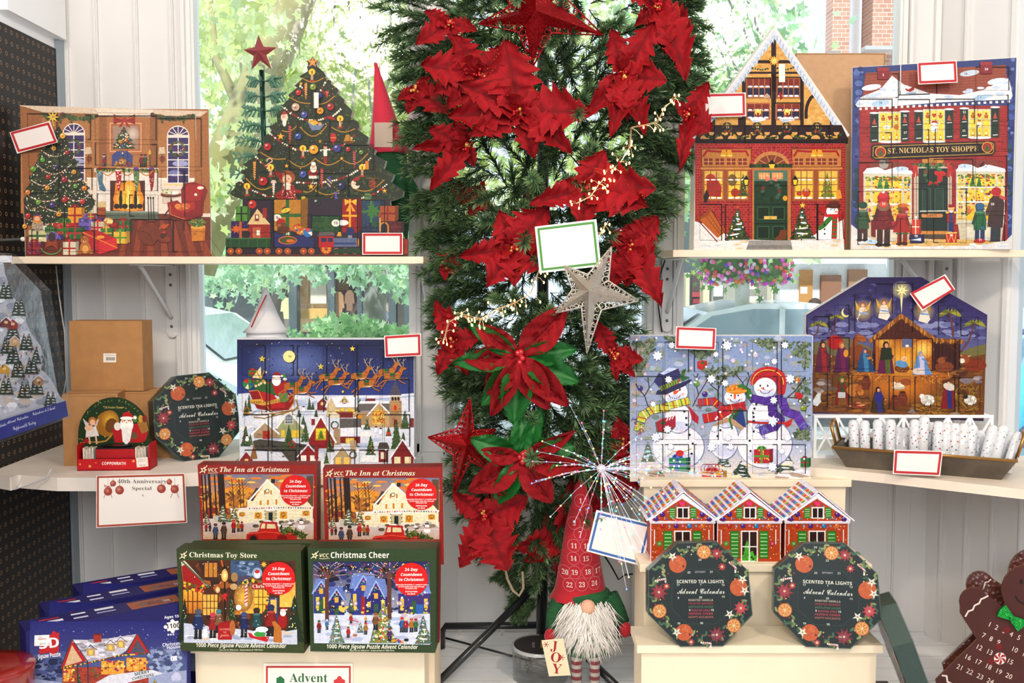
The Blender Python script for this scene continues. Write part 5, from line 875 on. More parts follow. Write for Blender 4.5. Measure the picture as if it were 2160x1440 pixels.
# = calendars on the stands and the lower right shelf
# --- sleigh over the village
s=stand(508,2.66,872,2.66,ZC).zoom(420,540,3.272)
s.body([(260,570),(1484,570),(1484,1540),(285,1540)],.05,'e9e6ea','eceaf0')
s.grad(262,575,1482,960,'20244c','3a4a8c');s.glow(640,740,320,160,'7484b8','2a3468');s.scat(box4(270,580,1476,930),150,(3,9),['2c3468','222850','404c88','4c5a98'],5,.8)
s.scat(box4(270,590,1470,900),26,3,['e8e0b0','f4ecc8'],8);s.ell(628,696,43,43,'14183a');s.raised('moon',circ(624,692,41,28),'f0e4a0',lambda:s.txt('10',628,699,14,'3a3010','bold'))
for x,y,r in((438,708,24),(842,762,22),(1060,638,20),(994,934,12)):s.star(x+2,y+3,r,'101430');s.raised('star',spts(x,y,r),'f0d860',lambda:s.txt('15' if x<500 else '24',x,y+5,11,'3a3010','bold')if r>20 else None)
s.poly([(270,950),(400,940),(520,1000),(700,980),(790,960),(900,985),(1120,985),(1300,960),(1482,945),(1484,1540),(285,1540)],'dfe2ea');s.scat([(275,960),(1480,960),(1480,1500),(290,1500)],60,(30,70),['cfd6e6','eceef2','c0cade','f4f2ee'],6,.35)
for a in((1100,1000,1480,965),(690,1030,880,1000),(300,1110,420,1060)):s.line([a[:2],a[2:]],12,'b4c0d8')
rn=random.Random(2)
for x,y0,y1,w_ in((322,985,1100,40),(345,950,1070,40),(762,975,1060,36),(785,1005,1060,30),(690,1050,1110,36),(808,1050,1110,30),(875,960,1000,30),(1072,940,1060,36),(1110,980,1010,24),(1156,960,1005,26)):pine(s,x,y0,y1,w_,'4a5c38',seed=x)
cottage(s,815,890,975,1010,1065,'8a3430');cottage(s,880,1100,972,1042,1110,'c8b088',gable=False,win='f0d058');s.poly([(880,1040),(912,972),(944,1040),(930,1100),(880,1100)],'d8c49c');s.poly([(965,1010),(1002,965),(1040,1010)],'d0b890');wreath(s,1003,1002,14);s.rect(944,1075,1062,1115,'8a3430');[s.rect(x,1048,x+22,1072,'e8c840')for x in(978,1028)];cottage(s,1156,1216,965,980,1005,'8a3430',gable=False,win=None)
bricks(s,1090,1075,1330,1165,'b89c74','8a7454',18,12,1.4);s.poly([(1078,1068),(1110,1004),(1330,1004),(1330,1068)],'76706c');s.poly([(1110,1000),(1330,1000),(1330,1016),(1104,1018)],'f0f0f4');s.poly([(1170,1180),(1172,1090),(1240,1010),(1318,1090),(1320,1182)],'c8a87c');s.line([(1160,1100),(1240,1008),(1330,1100)],10,'f4f2f0');s.rect(1198,1095,1284,1160,'e8b848');s.ell(1241,1095,43,36,'e8b848');s.scat([(1200,1080),(1282,1080),(1282,1158),(1200,1158)],44,6,['c84828','6a8a3c','e8e0a8','d87828'],3);panebars(s,1198,1070,1284,1160,3,3,'8a6a40',2)
bricks(s,1314,1000,1398,1180,'b89870','8a7050',16,12,1.4);s.rect(1322,960,1390,1000,'c8a478');[s.ell(1336+i*20,984,8,14,'2a2430')for i in range(3)];s.poly([(1310,965),(1354,850),(1400,965)],'5c5664');[s.line([(1354-k*11,860+k*26),(1354+k*11,860+k*26)],2,'48424e')for k in range(1,4)];s.rect(1308,960,1402,968,'eae8ea');s.ell(1354,1046,18,30,'d88a2c');s.ell(1354,1046,11,20,'c8402c');s.rect(1344,1126,1368,1182,'8a2028');s.rect(1400,1085,1405,1100,'f0f0f0');s.rect(1452,1118,1482,1180,'8a3834')
s.rect(1090,1095,1124,1130,'d8982c');wreath(s,937,1165,24);s.rect(925,1185,950,1196,'b82828');s.poly([(895,1092),(930,1070),(972,1094),(968,1115),(898,1115)],'e8dcc0')
s.rect(970,1120,1120,1200,'6e6864');s.poly([(970,1186),(1115,1180),(1130,1240),(960,1245)],'eceef2');s.rect(975,1245,1112,1290,'8a2c2c');s.rect(1012,1255,1070,1292,'e8cc48');panebars(s,1012,1255,1070,1292,3,2,'f0e8d0',2.5)
s.poly([(380,1150),(420,1085),(600,1085),(640,1150)],'ecedf1');bricks(s,380,1190,560,1255,'b09878','8a7860',18,12,1.4);s.poly([(370,1225),(455,1145),(545,1225)],'b8a080');s.line([(362,1230),(455,1142),(556,1228)],12,'f2f2f4');s.poly([(545,1170),(620,1075),(720,1180),(716,1255),(560,1255)],'a8ac80');s.line([(535,1185),(620,1070),(735,1200)],13,'f4f2f2');s.rect(592,1110,650,1158,'e8e4d8');s.ell(621,1112,29,24,'e8e4d8');s.rect(597,1112,645,1154,'5c6880');s.ell(621,1112,24,18,'5c6880');panebars(s,597,1098,645,1154,4,3,'e8e4d8',2.5);[s.rect(x,1200,x+w_,1250,'e8c848')for x,w_ in((568,24),(640,50))];s.rect(440,1205,490,1260,'b8402c');s.txt('16',465,1245,14,'3a1810','bold')
bricks(s,930,1190,975,1300,'b8a080','8a7860',16,12,1.2);s.poly([(755,1270),(840,1100),(935,1270),(930,1325),(765,1325)],'9a2c30');s.line([(745,1275),(840,1100),(945,1285)],13,'f4f2ee');s.rect(776,1115,800,1165,'9a3a34');s.rect(772,1108,804,1122,'f0f0f4');s.rect(803,1185,880,1270,'b8942c');s.grad(808,1190,875,1262,'f0e050','e8c830');pine(s,842,1195,1260,50,'5a8a3c',tiers=4,seed=3);s.txt('14',842,1250,16,'2a3a10','bold');panebars(s,808,1190,875,1262,3,3,'a88a30',2)
s.poly([(372,1275),(420,1262),(640,1285),(820,1310),(830,1330),(700,1335),(690,1400),(640,1435),(570,1350),(380,1340)],'5c5850');s.scat([(380,1280),(640,1300),(640,1400),(400,1330)],40,10,['6c685e','4c4842'],3,.3)
for x,y0,y1,w_,l in((322,1165,1310,70,10),(620,1160,1330,84,0),(735,1145,1280,70,10),(905,1235,1350,60,10),(1160,1125,1195,50,8),(1308,1170,1240,44,0),(1362,1125,1330,84,0),(1422,1060,1190,70,10),(1185,1235,1370,74,22),(1410,1210,1270,34,0),(880,1350,1430,40,6),(355,1225,1300,40,8),(720,1100,1160,34,0)):pine(s,x,y0,y1,w_,'4a6238',l,seed=x)
s.ell(1308,1222,13,13,'c8442c');wreath(s,642,1298,22,'a82c2c',None)
cottage(s,688,820,1300,1375,1540,'9a3034',win='f0f0e8');s.rect(797,1305,824,1400,'9a3a34');cottage(s,930,1050,1310,1390,1540,'b8a47c');wreath(s,1063,1370,22);s.rect(1045,1270,1085,1345,'c0a888');s.poly([(1125,1375),(1240,1375),(1250,1420),(1110,1420)],'ecedf0');s.rect(1240,1330,1305,1420,'8a3834');s.poly([(1230,1335),(1245,1285),(1300,1285),(1318,1335)],'5c5450');s.line([(1232,1335),(1316,1335)],8,'f0f0f0');s.rect(1254,1352,1284,1398,'e8e0cc');cottage(s,1330,1480,1265,1385,1540,'8a2c2c',win='e8dcb0');cottage(s,285,370,1345,1400,1540,'9a3034');s.poly([(352,1400),(380,1290),(405,1395)],'9a7448')
for x,y in((332,1265),(722,1065),(1222,1205),(1254,1215)):s.ell(x,y,13,13,'f4f4f6');s.ell(x,y-17,9,9,'f4f4f6');s.rect(x-8,y-32,x+8,y-23,'2a2a30')
# sleigh, santa, reindeer
s.line([(318,1095),(310,1060),(335,1040),(350,1060),(338,1080)],6,'a87a30');s.line([(315,1080),(400,1095),(520,1085),(660,1060),(685,1030),(668,990)],8,'b88a38');s.line([(380,1110),(450,1118),(600,1080),(690,1045)],7,'a87a30');[s.line([(x,1055),(x+8,1095)],6,'b88a38')for x in(430,500,570,640)]
s.poly([(345,930),(400,925),(480,945),(540,995),(620,985),(625,940),(650,960),(655,1010),(620,1060),(500,1068),(400,1050),(375,1000)],'96191c');s.poly([(420,935),(450,920),(520,960),(560,1010),(600,1020),(590,1045),(480,1050),(430,1000)],'b8242a');s.line([(345,930),(410,925),(440,990),(480,1050),(500,1066)],5,'d8a040');s.line([(625,940),(655,965),(655,1010),(620,1060)],5,'d8a040')
s.poly([(350,990),(430,985),(450,1005),(560,980),(572,1005),(440,1030),(355,1010)],'d8a848');s.txt('MERRY CHRISTMAS',462,1012,15,'6a3010','serif',rot=-.05,wd=205)
s.ell(340,880,38,38,'3c8a4a');s.poly([(340,880),(305,860),(318,848),(345,843)],'c83434');s.poly([(340,880),(378,872),(372,900)],'3c5aa0');s.poly([(340,880),(345,918),(318,910)],'e8e0c8');gift(s,340,785,400,830,'4a7a34','b82828');s.poly([(368,838),(428,760),(432,845)],'e8d8a0');s.line([(395,790),(430,850),(450,790)],7,'c88a30');s.ell(410,880,26,24,'d8a080');s.poly([(360,860),(440,845),(500,870),(540,960),(460,940),(390,920)],'3c6c38');s.scat([(370,850),(480,850),(500,880),(380,900)],14,10,['c8902c','a82c28','4a7a3c','e8d0a0'],2)
s.poly([(510,885),(545,862),(590,880),(610,940),(600,965),(540,965),(515,920)],'b02428');s.poly([(575,870),(600,850),(610,890),(590,905)],'b02428');s.ell(590,825,12,16,'5a8a4c');s.ell(594,848,15,9,'f4f0e8');s.poly([(550,950),(610,940),(622,990),(590,1010),(560,1000)],'6a8a4c');santa_face(s,535,842,33,'a82428');s.ell(462,800,8,8,'f0e8e0')
def deer(x,y,k=1.0,c='b8742c'):
 P=lambda*a:[(x+px*k,y+py*k)for px,py in a]
 s.line(P((-40,20),(-78,45),(-96,60)),8*k,c);s.line(P((-34,22),(-60,62),(-74,84)),7*k,c);s.line(P((44,8),(80,18),(112,14)),7*k,c);s.line(P((40,14),(66,36),(96,50)),7*k,c)
 s.poly(P((-52,-12),(-30,-24),(20,-22),(44,-34),(58,-56),(66,-74),(88,-66),(104,-60),(100,-50),(82,-46),(70,-14),(52,14),(10,20),(-30,28),(-52,14)),c);s.poly(P((-30,24),(10,18),(50,12),(30,24)),'e8d8b8');s.poly(P((-14,-26),(24,-24),(26,6),(-10,8)),'2c6a3c');s.line(P((-14,-2),(26,-4)),3,'d83030');s.line(P((48,-36),(66,-20)),6*k,'b82828');s.ell(x+60*k,y-78*k,5*k,11*k,c,7,-.6);s.ell(x+84*k,y-62*k,3*k,3*k,'20140c',6)
 for a in((0,0),(14,-6)):s.line(P((68+a[0],-72),(52+a[0]*2,-96),(40+a[0]*3.2,-124)),4*k,'b8a890');s.line(P((56+a[0]*2,-92),(38+a[0]*2,-100)),3*k,'b8a890');s.line(P((48+a[0]*2.6,-108),(64+a[0]*2.6,-126)),3*k,'b8a890')
for a in((640,895),(700,925),(880,835),(940,865),(1100,828),(1150,880),(1290,800),(1330,830)):deer(*a,.98)
s.k+=20;doors(s,[(298,616,458,820),(486,616,652,820),(680,616,858,820),(882,614,1066,820),(1090,614,1256,820),(1270,650,1450,820),(300,850,468,1070),(490,850,658,1070),(680,850,862,1070),(893,850,1080,1070),(1098,850,1250,1070),(1265,848,1450,1070),(316,1092,480,1310),(505,1092,675,1310),(695,1092,880,1310),(900,1092,1075,1310),(1090,1092,1266,1310),(1280,1092,1455,1310),(318,1335,478,1500),(503,1335,670,1500),(695,1335,868,1500),(905,1335,1075,1500),(1108,1335,1280,1500),(1300,1335,1455,1500)],6,'06060c',7)
s.done('advent_calendar','wide advent calendar with Santa in a sleigh and reindeer over a snowy village','advent calendar')
# --- three snowmen
s=stand(1330,2.65,1712,2.60,ZC).zoom(1300,640,3.6)
s.body([(104,244),(1494,244),(1478,1352),(104,1352)],.05,'e8e6ea','efeff2')
s.grad(104,246,1490,1100,'8a9cc0','aab0c0');s.scat(box4(110,250,1480,1080),420,(12,34),['9aa6b4','8c9aa0','a8a8a4','98a48c','b0a8b4','7c8c88','b4bccc','a49ca0'],2,.6);s.scat([(110,250),(300,250),(200,600),(110,900)],60,(12,26),['b8a49c','a8988c'],4,.6)
s.grad(104,1060,1478,1350,'b4bcd4','e8dccc')
for P in([(104,300),(330,260),(210,500)],[(330,250),(560,260),(450,300)],[(560,360),(760,350),(640,420)],[(1000,270),(1220,280),(1180,350)],[(1250,280),(1480,300),(1450,520)],[(104,420),(230,420),(180,560)],[(1280,560),(1478,540),(1478,900)],[(620,480),(1000,480),(760,620)],[(1320,1000),(1478,900),(1478,1040)]):s.scat(P,90,(12,30),['5c6c50','6c7c5c','4c5c48','8a947c','7a8868'],int(P[0][0]),.3,'s')
pine(s,240,1040,1200,110,'6c7868',snow='d8dce8');pine(s,815,1100,1240,110,'4c6454',snow='d8dce8',seed=2);pine(s,950,1190,1350,200,'3c5444',snow='d8dce8',seed=3);pine(s,1290,1080,1280,160,'4c6050',snow='e8eaf0',seed=4)
s.scat(box4(110,1200,1470,1340),60,(20,60),['e4dcd8','dcdce8','e8dcc0','c8cce0'],9,.3)
def br(P,c='4a3438',w_=7):
 s.line(P,w_,c);(x,y),(x2,y2)=P[-2],P[-1];s.line([(x,y),(x+(y-y2)*.5,y+(y2-y)*.6)],w_*.6,c);s.line([((x+x2)/2,(y+y2)/2),((x+x2)/2-(y-y2)*.4,(y+y2)/2+(y2-y)*.4)],w_*.5,c)
for P in([(245,790),(215,700),(165,640),(150,610)],[(215,700),(250,640),(240,560)],[(580,780),(625,690),(600,600),(620,530)],[(625,690),(680,600),(710,545)],[(775,750),(770,660),(720,620),(690,560)],[(770,660),(800,590),(830,540)],[(1030,760),(985,690),(960,600),(900,530)],[(985,650),(1010,560),(1000,520)],[(1240,790),(1300,710),(1360,660),(1430,560)],[(1300,710),(1400,720),(1440,760)]):br(P)
def ball(x,y,rx,ry,c='e6e4ea'):s.ell(x+4,y+4,rx+4,ry+4,'8088a8',24);s.ell(x,y,rx,ry,c,24);s.ell(x-rx*.15,y+ry*.2,rx*.78,ry*.74,'eeecee',20);s.ell(x+rx*.1,y+ry*.55,rx*.7,ry*.35,'d0d2e4',16)
ball(470,1090,195,165);ball(470,870,100,110);ball(815,1030,110,150);ball(830,880,70,60);ball(1125,1060,208,185);ball(1110,850,115,130)
def face(x,y,rx,ry,d):
 ball(x,y,rx,ry);[s.ell(x+a*rx*.32+d*8,y-ry*.22,rx*.08,ry*.12,'302c44',8)for a in(-1.1,1)];[s.ell(x+a*rx*.5,y+ry*.2,rx*.16,ry*.12,'e8b8b8',8)for a in(-1.2,1.2)]
 s.poly([(x-rx*.1,y-ry*.1),(x+d*rx*.42,y-ry*.2 if d>0 else y+ry*.02),(x+rx*.12,y+ry*.18),(x-rx*.1,y+ry*.2)],'d8602c');[s.ell(x+rx*.42*math.cos(PI*i/8),y+ry*.28+ry*.26*math.sin(PI*i/8),4.5,4.5,'282434',6)for i in range(9)]
face(443,672,98,88,1);face(900,712,80,66,0);face(1130,630,85,80,-1);s.ell(900,700,9,24,'d8602c')
s.poly([(300,690),(310,660),(420,625),(560,575),(575,580),(520,625),(380,690)],'34305c');s.poly([(330,640),(285,590),(320,530),(400,488),(470,490),(490,545),(470,590)],'3a386c');s.poly([(330,530),(400,486),(470,490),(440,505),(360,540)],'c8d0e8');s.poly([(328,630),(470,570),(480,600),(340,665)],'8a9a3c');[s.line([(338+i*18,628-i*7),(344+i*18,656-i*7)],5,'3c5a2c')for i in range(8)];s.poly([(480,560),(505,500),(530,495),(515,550),(560,560),(500,590)],'3c6c38');s.ell(478,584,9,9,'c02c28')
s.ell(915,650,82,38,'d88a28',16);s.poly([(900,625),(960,608),(1020,650),(1040,720),(990,720),(985,660)],'3c7a34');s.line([(836,668),(990,660)],12,'e8a030');s.scat(box4(850,630,960,660),10,7,['c85a28','e8c050'],1)
s.ell(1160,590,135,105,'b4202c',18,0,1,PI*.95,2*PI+.6);face(1130,640,84,78,-1);s.line(arc(1155,590,125,100,170,390,14),26,'c82838');s.line(arc(1150,600,118,98,165,385,24),6,'e8c848');s.poly([(1220,600),(1290,620),(1280,680),(1250,710),(1225,680)],'b8242c')
def scarf(P,w_,c,st):
 s.line(P,w_+6,'2c2838',1);s.line(P,w_,c,1)
 for(xa,ya),(xb,yb)in zip(P,P[1:]):
  n=max(1,int(math.hypot(xb-xa,yb-ya)/30));l=math.hypot(xb-xa,yb-ya);nx,ny=-(yb-ya)/l*w_/2,(xb-xa)/l*w_/2
  for i in range(n):t=(i+.5)/n;x,y=xa+(xb-xa)*t,ya+(yb-ya)*t;s.line([(x-nx,y-ny),(x+nx,y+ny)],8,st[i%len(st)],.1)
scarf([(340,790),(420,770),(540,740)],52,'c8cc48',['c8343c','f0e8d0','4a7a3c']);scarf([(380,790),(280,800),(200,850),(170,950)],62,'c4c848',['c83440','5a4090','f0e8d0','4a7a3c']);s.scat([(120,850),(210,930),(190,990),(130,900)],30,22,['6a3a90','c8343c','4a7a3c'],2,.2,'l')
s.poly([(300,900),(360,870),(450,850),(450,930),(400,980),(310,970)],'a82440');s.line([(300,900),(310,970),(400,982),(448,930)],7,'3c6a3c');[s.line([(380+i*22,890-i*8),(410+i*22,830-i*6),(430+i*20,850)],8,'e8d8dc')for i in range(3)];s.poly([(545,770),(625,860),(620,915),(575,880)],'b0243c');s.ell(352,905,22,12,'3c6a34')
scarf([(800,790),(740,740),(640,750)],52,'c02c34',['3c6a8a','e8a030']);scarf([(960,780),(860,800),(780,850),(680,870)],64,'b82430',['d83844','a01c28','e87a30']);s.scat([(610,740),(650,740),(640,790),(610,780)],18,20,['c83440','3c7a5c'],3,.2,'l');s.poly([(880,850),(960,800),(985,940),(900,920)],'2c4480');s.poly([(730,920),(860,850),(970,940),(960,960),(850,900),(740,930)],'b89878');s.line([(900,800),(860,880),(880,950)],14,'3c7a34');s.line([(940,800),(890,870)],24,'2c5a3c')
scarf([(1040,720),(1130,740),(1250,720)],54,'5c3494',['6c44a8','5a3090']);scarf([(1180,740),(1190,830),(1240,880),(1200,930),(1110,960)],66,'5a3490',['7048a8','4c2a80']);scarf([(1260,740),(1290,820),(1370,850),(1420,930)],60,'6a40a4',['7c54b4','5a3490']);s.scat([(1070,900),(1140,900),(1140,1010),(1100,1020)],26,40,['6a5cb0','4c5a90','9088c8'],4,.12,'l');s.scat([(1400,900),(1470,880),(1470,960),(1420,970)],22,36,['8088c0','5c5c98'],4,.12,'l');s.line([(1005,895),(1090,905),(1270,905)],16,'b8242c');s.poly([(1270,905),(1340,870),(1325,920),(1290,940)],'c0282c')
for x,y,c in((182,640,'3c4480'),(612,606,'6a9a3c'),(672,685,'4c2c80'),(1376,580,'c87a24'),(1418,792,'8a9a30')):bauble(s,x,y,20,c)
s.poly([(615,440),(650,430),(690,435),(690,465),(650,505),(615,490)],'b02c24');s.ell(645,455,26,16,'c8382c');s.ell(655,450,16,10,'3c6a34');s.ell(1388,700,28,24,'b8242c');s.ell(1370,685,14,13,'c82c30')
for x,y in((516,818),(530,868),(533,920),(556,995),(580,1062),(572,1138),(1062,762),(1048,796),(1040,828),(1042,860),(1044,890),(1044,970),(1012,1040),(1018,1118),(790,960),(768,1005)):s.ell(x,y,9,9,'20203a')
gift(s,400,1170,530,1275,'2c8a5c','3c5ab0');s.line([(390,1160),(430,1120),(520,1120),(570,1100)],5,'b8a848');s.ell(482,1135,30,24,'c83434');gift(s,650,1270,800,1350,'e8b438','c02c28');[s.line(arc(700+i*25,1250,34,34,0,360,10),4,'a02838')for i in range(-1,4)];gift(s,1045,1105,1160,1210,'b82c38','5a9a3c',True,'e8c850');gift(s,1398,1170,1460,1240,'3c7a40','a82c40')
for P in([(1200,1320),(1230,1290),(1320,1292),(1340,1320),(1300,1340)],[(1310,1290),(1400,1252),(1470,1270),(1470,1310),(1340,1320)],[(1290,1340),(1330,1310),(1400,1320),(1390,1350)]):s.poly(P,'b8a494');s.poly([(P[1][0],P[1][1]),P[2],P[3],(P[0][0]+10,P[0][1]-14)],'e8e4e8')
s.ell(290,1285,42,38,'b09880');s.ell(265,1265,24,26,'c0a890');s.ell(345,1310,26,14,'b09880');s.ell(340,1275,20,14,'4a7a3c')
for x,y,r,c in((312,396,40,0),(420,316,28,0),(840,318,40,0),(755,385,24,0),(1278,315,30,0),(1198,438,26,0),(396,575,30,0),(720,572,36,0),(826,604,28,0),(1318,570,38,0),(278,762,24,0),(1193,732,30,0),(1186,888,40,0),(388,952,32,0),(300,1012,38,0),(745,950,28,0),(848,1018,28,0),(1298,1016,30,0),(413,1085,28,0),(722,1086,38,0),(868,1086,28,0),(1255,1118,26,0),(308,1150,24,0),(1182,1236,40,0)):snowflake(s,x,y,r)
for x,y,r in((515,395,20),(945,350,18),(1055,390,26),(885,432,24),(568,490,18),(830,530,16),(136,735,22),(655,935,20),(500,968,20),(220,535,18)):s.star(x,y,r,'d8c8d8',8,.5)
s.scat(box4(110,250,1470,1200),60,9,['f0f0f8'],12)
s.k+=10;doors(s,[(x,y,x+w_,y+h)for y,h in((292,222),(552,220),(812,218),(1068,218))for x,w_ in((153,200),(368,180),(592,182),(808,184),(1034,186),(1252,182))],6,'0c0c14',4)
s.done('advent_calendar','snowman advent calendar with three scarfed snowmen and raised white snowflakes','advent calendar')
# --- nativity with arched outline, raised on a white lattice riser
NY=2.80;nz=at(1760,872,NY).z
s=Panel((xz(1712,NY,nz),NY,nz),R(-3)).zoom(1680,560,3.0)
s.body([(62,312),(450,74),(790,72),(1208,312),(1184,984),(96,936),(106,560),(60,420)],.035,'3a2c60','f0ecec',snap=0)
s.poly([(66,316),(450,80),(788,78),(1202,316),(1196,540),(80,540)],['44386e','322656','322656','443a70','6c6c98','6c6c98'])
s.scat([(90,330),(450,110),(788,110),(1180,330),(1180,480),(90,480)],160,(12,34),['3c3064','4a4078','5a5488','342a58'],3,.5);s.scat([(90,400),(420,340),(560,420),(560,480),(90,480)],26,(20,50),['8a8cb4','7478a4'],4,.35);s.scat([(700,350),(1190,380),(1190,470),(860,450)],26,(20,50),['9494b8','7478a4'],5,.35)
s.poly([(104,490),(300,450),(480,520),(480,600),(104,600)],'7a7050');s.poly([(1020,560),(1100,520),(1198,495),(1196,620),(1020,600)],'7c7448');s.poly([(106,560),(480,590),(860,620),(1198,560),(1186,972),(98,926)],'7a4c22')
s.scat([(110,600),(480,620),(1190,590),(1184,965),(100,920)],420,(14,44),['8a5a2a','6a3c1c','9a6a30','5c3418','7c5424','a0702c'],6,.3);s.glow(660,760,260,120,'dc8a2c','8a5424');s.ell(660,700,330,40,'b06c28');s.scat([(340,670),(980,670),(900,730),(420,730)],160,(16,40),['c88438','a8642a','e0a048','8a4c20'],8,.12,'l')
s.scat([(900,750),(1180,740),(1176,960),(720,940)],240,(20,46),['a8862c','8a6a24','c09a3c','6c5420'],9,.08,'l')
# stable
s.poly([(495,470),(1030,470),(1030,660),(495,660)],'4c2420');s.poly([(500,460),(860,460),(860,660),(500,660)],'b06a24');s.glow(680,600,150,130,'f4b840','b4702a');s.glow(800,530,70,60,'f8d870','d08a30');s.glow(560,490,60,44,'e8c050','b87428');[s.line([(x,462),(x,655)],3,'8a4c1c')for x in range(520,860,34)]
s.poly([(470,470),(662,315),(870,460)],'5a2a1c');[s.line([(x,460-max(0,(180-abs(662-x))*.7)),(x,458)],3,'40180f')for x in range(520,820,26)]
for P in([(465,478),(662,318)],[(662,318),(872,465)],[(860,470),(1050,480)]):
 s.line(P,26,'9a6428');(xa,ya),(xb,yb)=P;rn=random.Random(3)
 for i in range(46):t=rn.random();x,y=xa+(xb-xa)*t,ya+(yb-ya)*t;s.line([(x,y-12),(x+rn.uniform(-8,8),y+rn.uniform(10,24))],3,rn.choice(['c8883c','8a5420','dca04c','6c3c18']),.05)
s.line([(490,470),(492,665)],12,'5a2c18');s.line([(862,470),(862,660)],10,'6a341c');s.line([(1020,480),(1020,640)],14,'5a2c18');s.line([(1010,540),(940,480)],10,'6a341c');[s.line([(x,490),(x,650)],3,'32140f')for x in range(880,1010,22)];s.rect(668,462,732,520,'6c7090');s.line([(660,522),(745,522)],12,'c88a3c');s.ell(700,508,12,8,'e8e4dc')
s.glow(664,155,70,60,'e8e0a0','443a70');s.poly([(655,180),(673,180),(664,305)],'f0e4a8');s.raised('star',spts(664,158,44,8,.36),'f4e8b0',lambda:s.txt('20',664,164,12,'8a6a30'));s.ell(310,298,27,29,'e8d890');s.ell(318,290,23,25,'463c70')
def palm(x,y,bx,by,k):
 s.line([(bx,by),((x+bx)/2+8,(y+by)/2+20),(x,y)],9*k,'7a4424')
 for a in range(8):t=PI*a/7+PI;dx,dy=math.cos(t),math.sin(t)*.6+.25;s.poly([(x,y),(x+dx*40*k+6,y+dy*40*k-16*k),(x+dx*78*k,y+dy*62*k+12*k),(x+dx*38*k,y+dy*44*k+6*k)],['8a8a34','a8a048','6c7430'][a%3]);s.line([(x,y),(x+dx*74*k,y+dy*60*k+10*k)],2,'4a4a20',.2)
palm(140,370,110,440,.85);palm(252,325,215,440,.7);palm(968,300,990,450,1.1);palm(1125,365,1040,545,1.0)
def angel(x,y,f=1):s.glow(x,y,74,74,'c8b468','4a4074');[s.poly([(x+f*a,y-10),(x+f*a*3.2,y-66),(x+f*a*2.4,y-6)],'d8a848')for a in(16,-16)];s.poly([(x-16,y-20),(x+18,y-20),(x+40*f,y+50),(x+20*f,y+76),(x-36,y+60)],'e8dccc');s.line([(x-20,y+14),(x+30,y+20)],10,'8ca8d0');s.ell(x,y-36,17,18,'a05a34');s.ell(x+f,y-32,11,13,'e8b898');s.line([(x-24,y-4),(x+24,y-4)],9,'e8c8b0')
angel(552,270,1);angel(420,285,-1);angel(806,290,1)
s.ell(245,485,50,46,'b01c1c');s.line([(360,540),(372,470),(395,445)],34,'9a5428');s.ell(412,462,32,20,'a86030',10,.3);s.poly([(330,520),(400,500),(470,540),(460,600),(330,600)],'8a4a24')
def robe(x,y,h,c,c2,hd='3a2018',kneel=False,w_=1.0):
 b=h*.26*w_;s.poly([(x-b,y),(x-b*.7,y-h*.5),(x-b*.45,y-h*.8),(x+b*.45,y-h*.8),(x+b*.75,y-h*.45),(x+b*(1.5 if kneel else 1),y)],c);s.poly([(x,y),(x-b*.2,y-h*.78),(x+b*.4,y-h*.78),(x+b*.55,y)],c2);s.line([(x+b*.2,y-h*.68),(x+b*.9,y-h*.5)],h*.07,c);s.ell(x,y-h*.88,h*.095,h*.12,hd);s.ell(x+h*.02,y-h*.86,h*.055,h*.075,'d8a078');s.ell(x+b,y-h*.5,h*.035,h*.03,'d8a078')
robe(165,672,195,'6a2444','a02a2c','4a2c1c');robe(285,672,192,'5c1c54','7c2058','b86a2c');s.ell(312,555,16,24,'d89a34');robe(430,672,150,'2c5480','4c86a8','3c5a8c',True,1.3);s.ell(462,585,18,8,'c88a34');robe(565,682,205,'6c1c50','5a6c2c','4a1c24');s.poly([(535,520),(600,520),(606,590),(528,600)],'2c3820');robe(785,690,150,'6a94c0','c8c0d8','7aa4cc',True,1.3);s.ell(770,668,36,22,'d8c8c0')
s.ell(668,650,46,26,'7a4420');s.scat(arc(668,645,44,26,0,360),40,18,['b07830','8a5020'],3,.12,'l');s.ell(664,622,42,22,'6c9cc4',12,.2);s.ell(680,590,18,17,'e8c8a0');s.ell(680,592,11,12,'e0a880')
s.ell(935,640,60,34,'8a4a28');s.ell(915,598,30,20,'9a5a34',10,-.3);s.poly([(925,590),(955,570),(940,600)],'7a4020');s.ell(1130,630,72,42,'8a3c1c');s.ell(1060,590,34,30,'9a5430');s.ell(1046,602,18,16,'e8d8c8');s.poly([(1050,570),(1030,560),(1040,575)],'c8a878');s.poly([(1080,572),(1105,562),(1090,580)],'c8a878')
robe(285,880,180,'8a2424','3c5a34','4a7a34',False,.9);s.rect(262,800,308,836,'c8c8c8');s.poly([(268,836),(310,836),(322,880),(262,885)],'8a5a2c');robe(515,930,165,'4a3c1c','3c3c8c','3a1c24',False,1.1);s.poly([(492,820),(530,790),(550,830),(530,870),(500,866)],'3a3484');robe(958,905,185,'8a2028','2c3c7c','5a3420');s.ell(965,765,40,24,'d8ccc0',10,.3)
for x,y,k in((828,850,1),(1098,850,.9)):s.ell(x,y,44*k,34*k,'e0dcd4');s.scat(arc(x,y,40*k,30*k,0,360),26,10*k,['f0ece4','c8c0b4'],2);s.ell(x-34*k,y-24*k,18*k,16*k,'3a2c28' if k<1 else 'e8e4dc');[s.line([(x+a,y+24),(x+a,y+42*k)],6,'4a342c')for a in(-20,18)]
s.poly([(104,850),(130,810),(140,795),(156,800),(150,840),(156,860),(130,890),(104,880)],'e4e4e2');s.ell(142,804,10,10,'e8e8e4');s.line([(120,885),(118,898)],4,'c87a3c')
s.ell(645,770,42,14,'c8bca8');s.ell(645,756,36,16,'d8ccb8');s.scat(box4(615,742,675,764),12,9,['ecdcc4','d8c8b0'],1);s.ell(690,735,34,22,'a0582c')
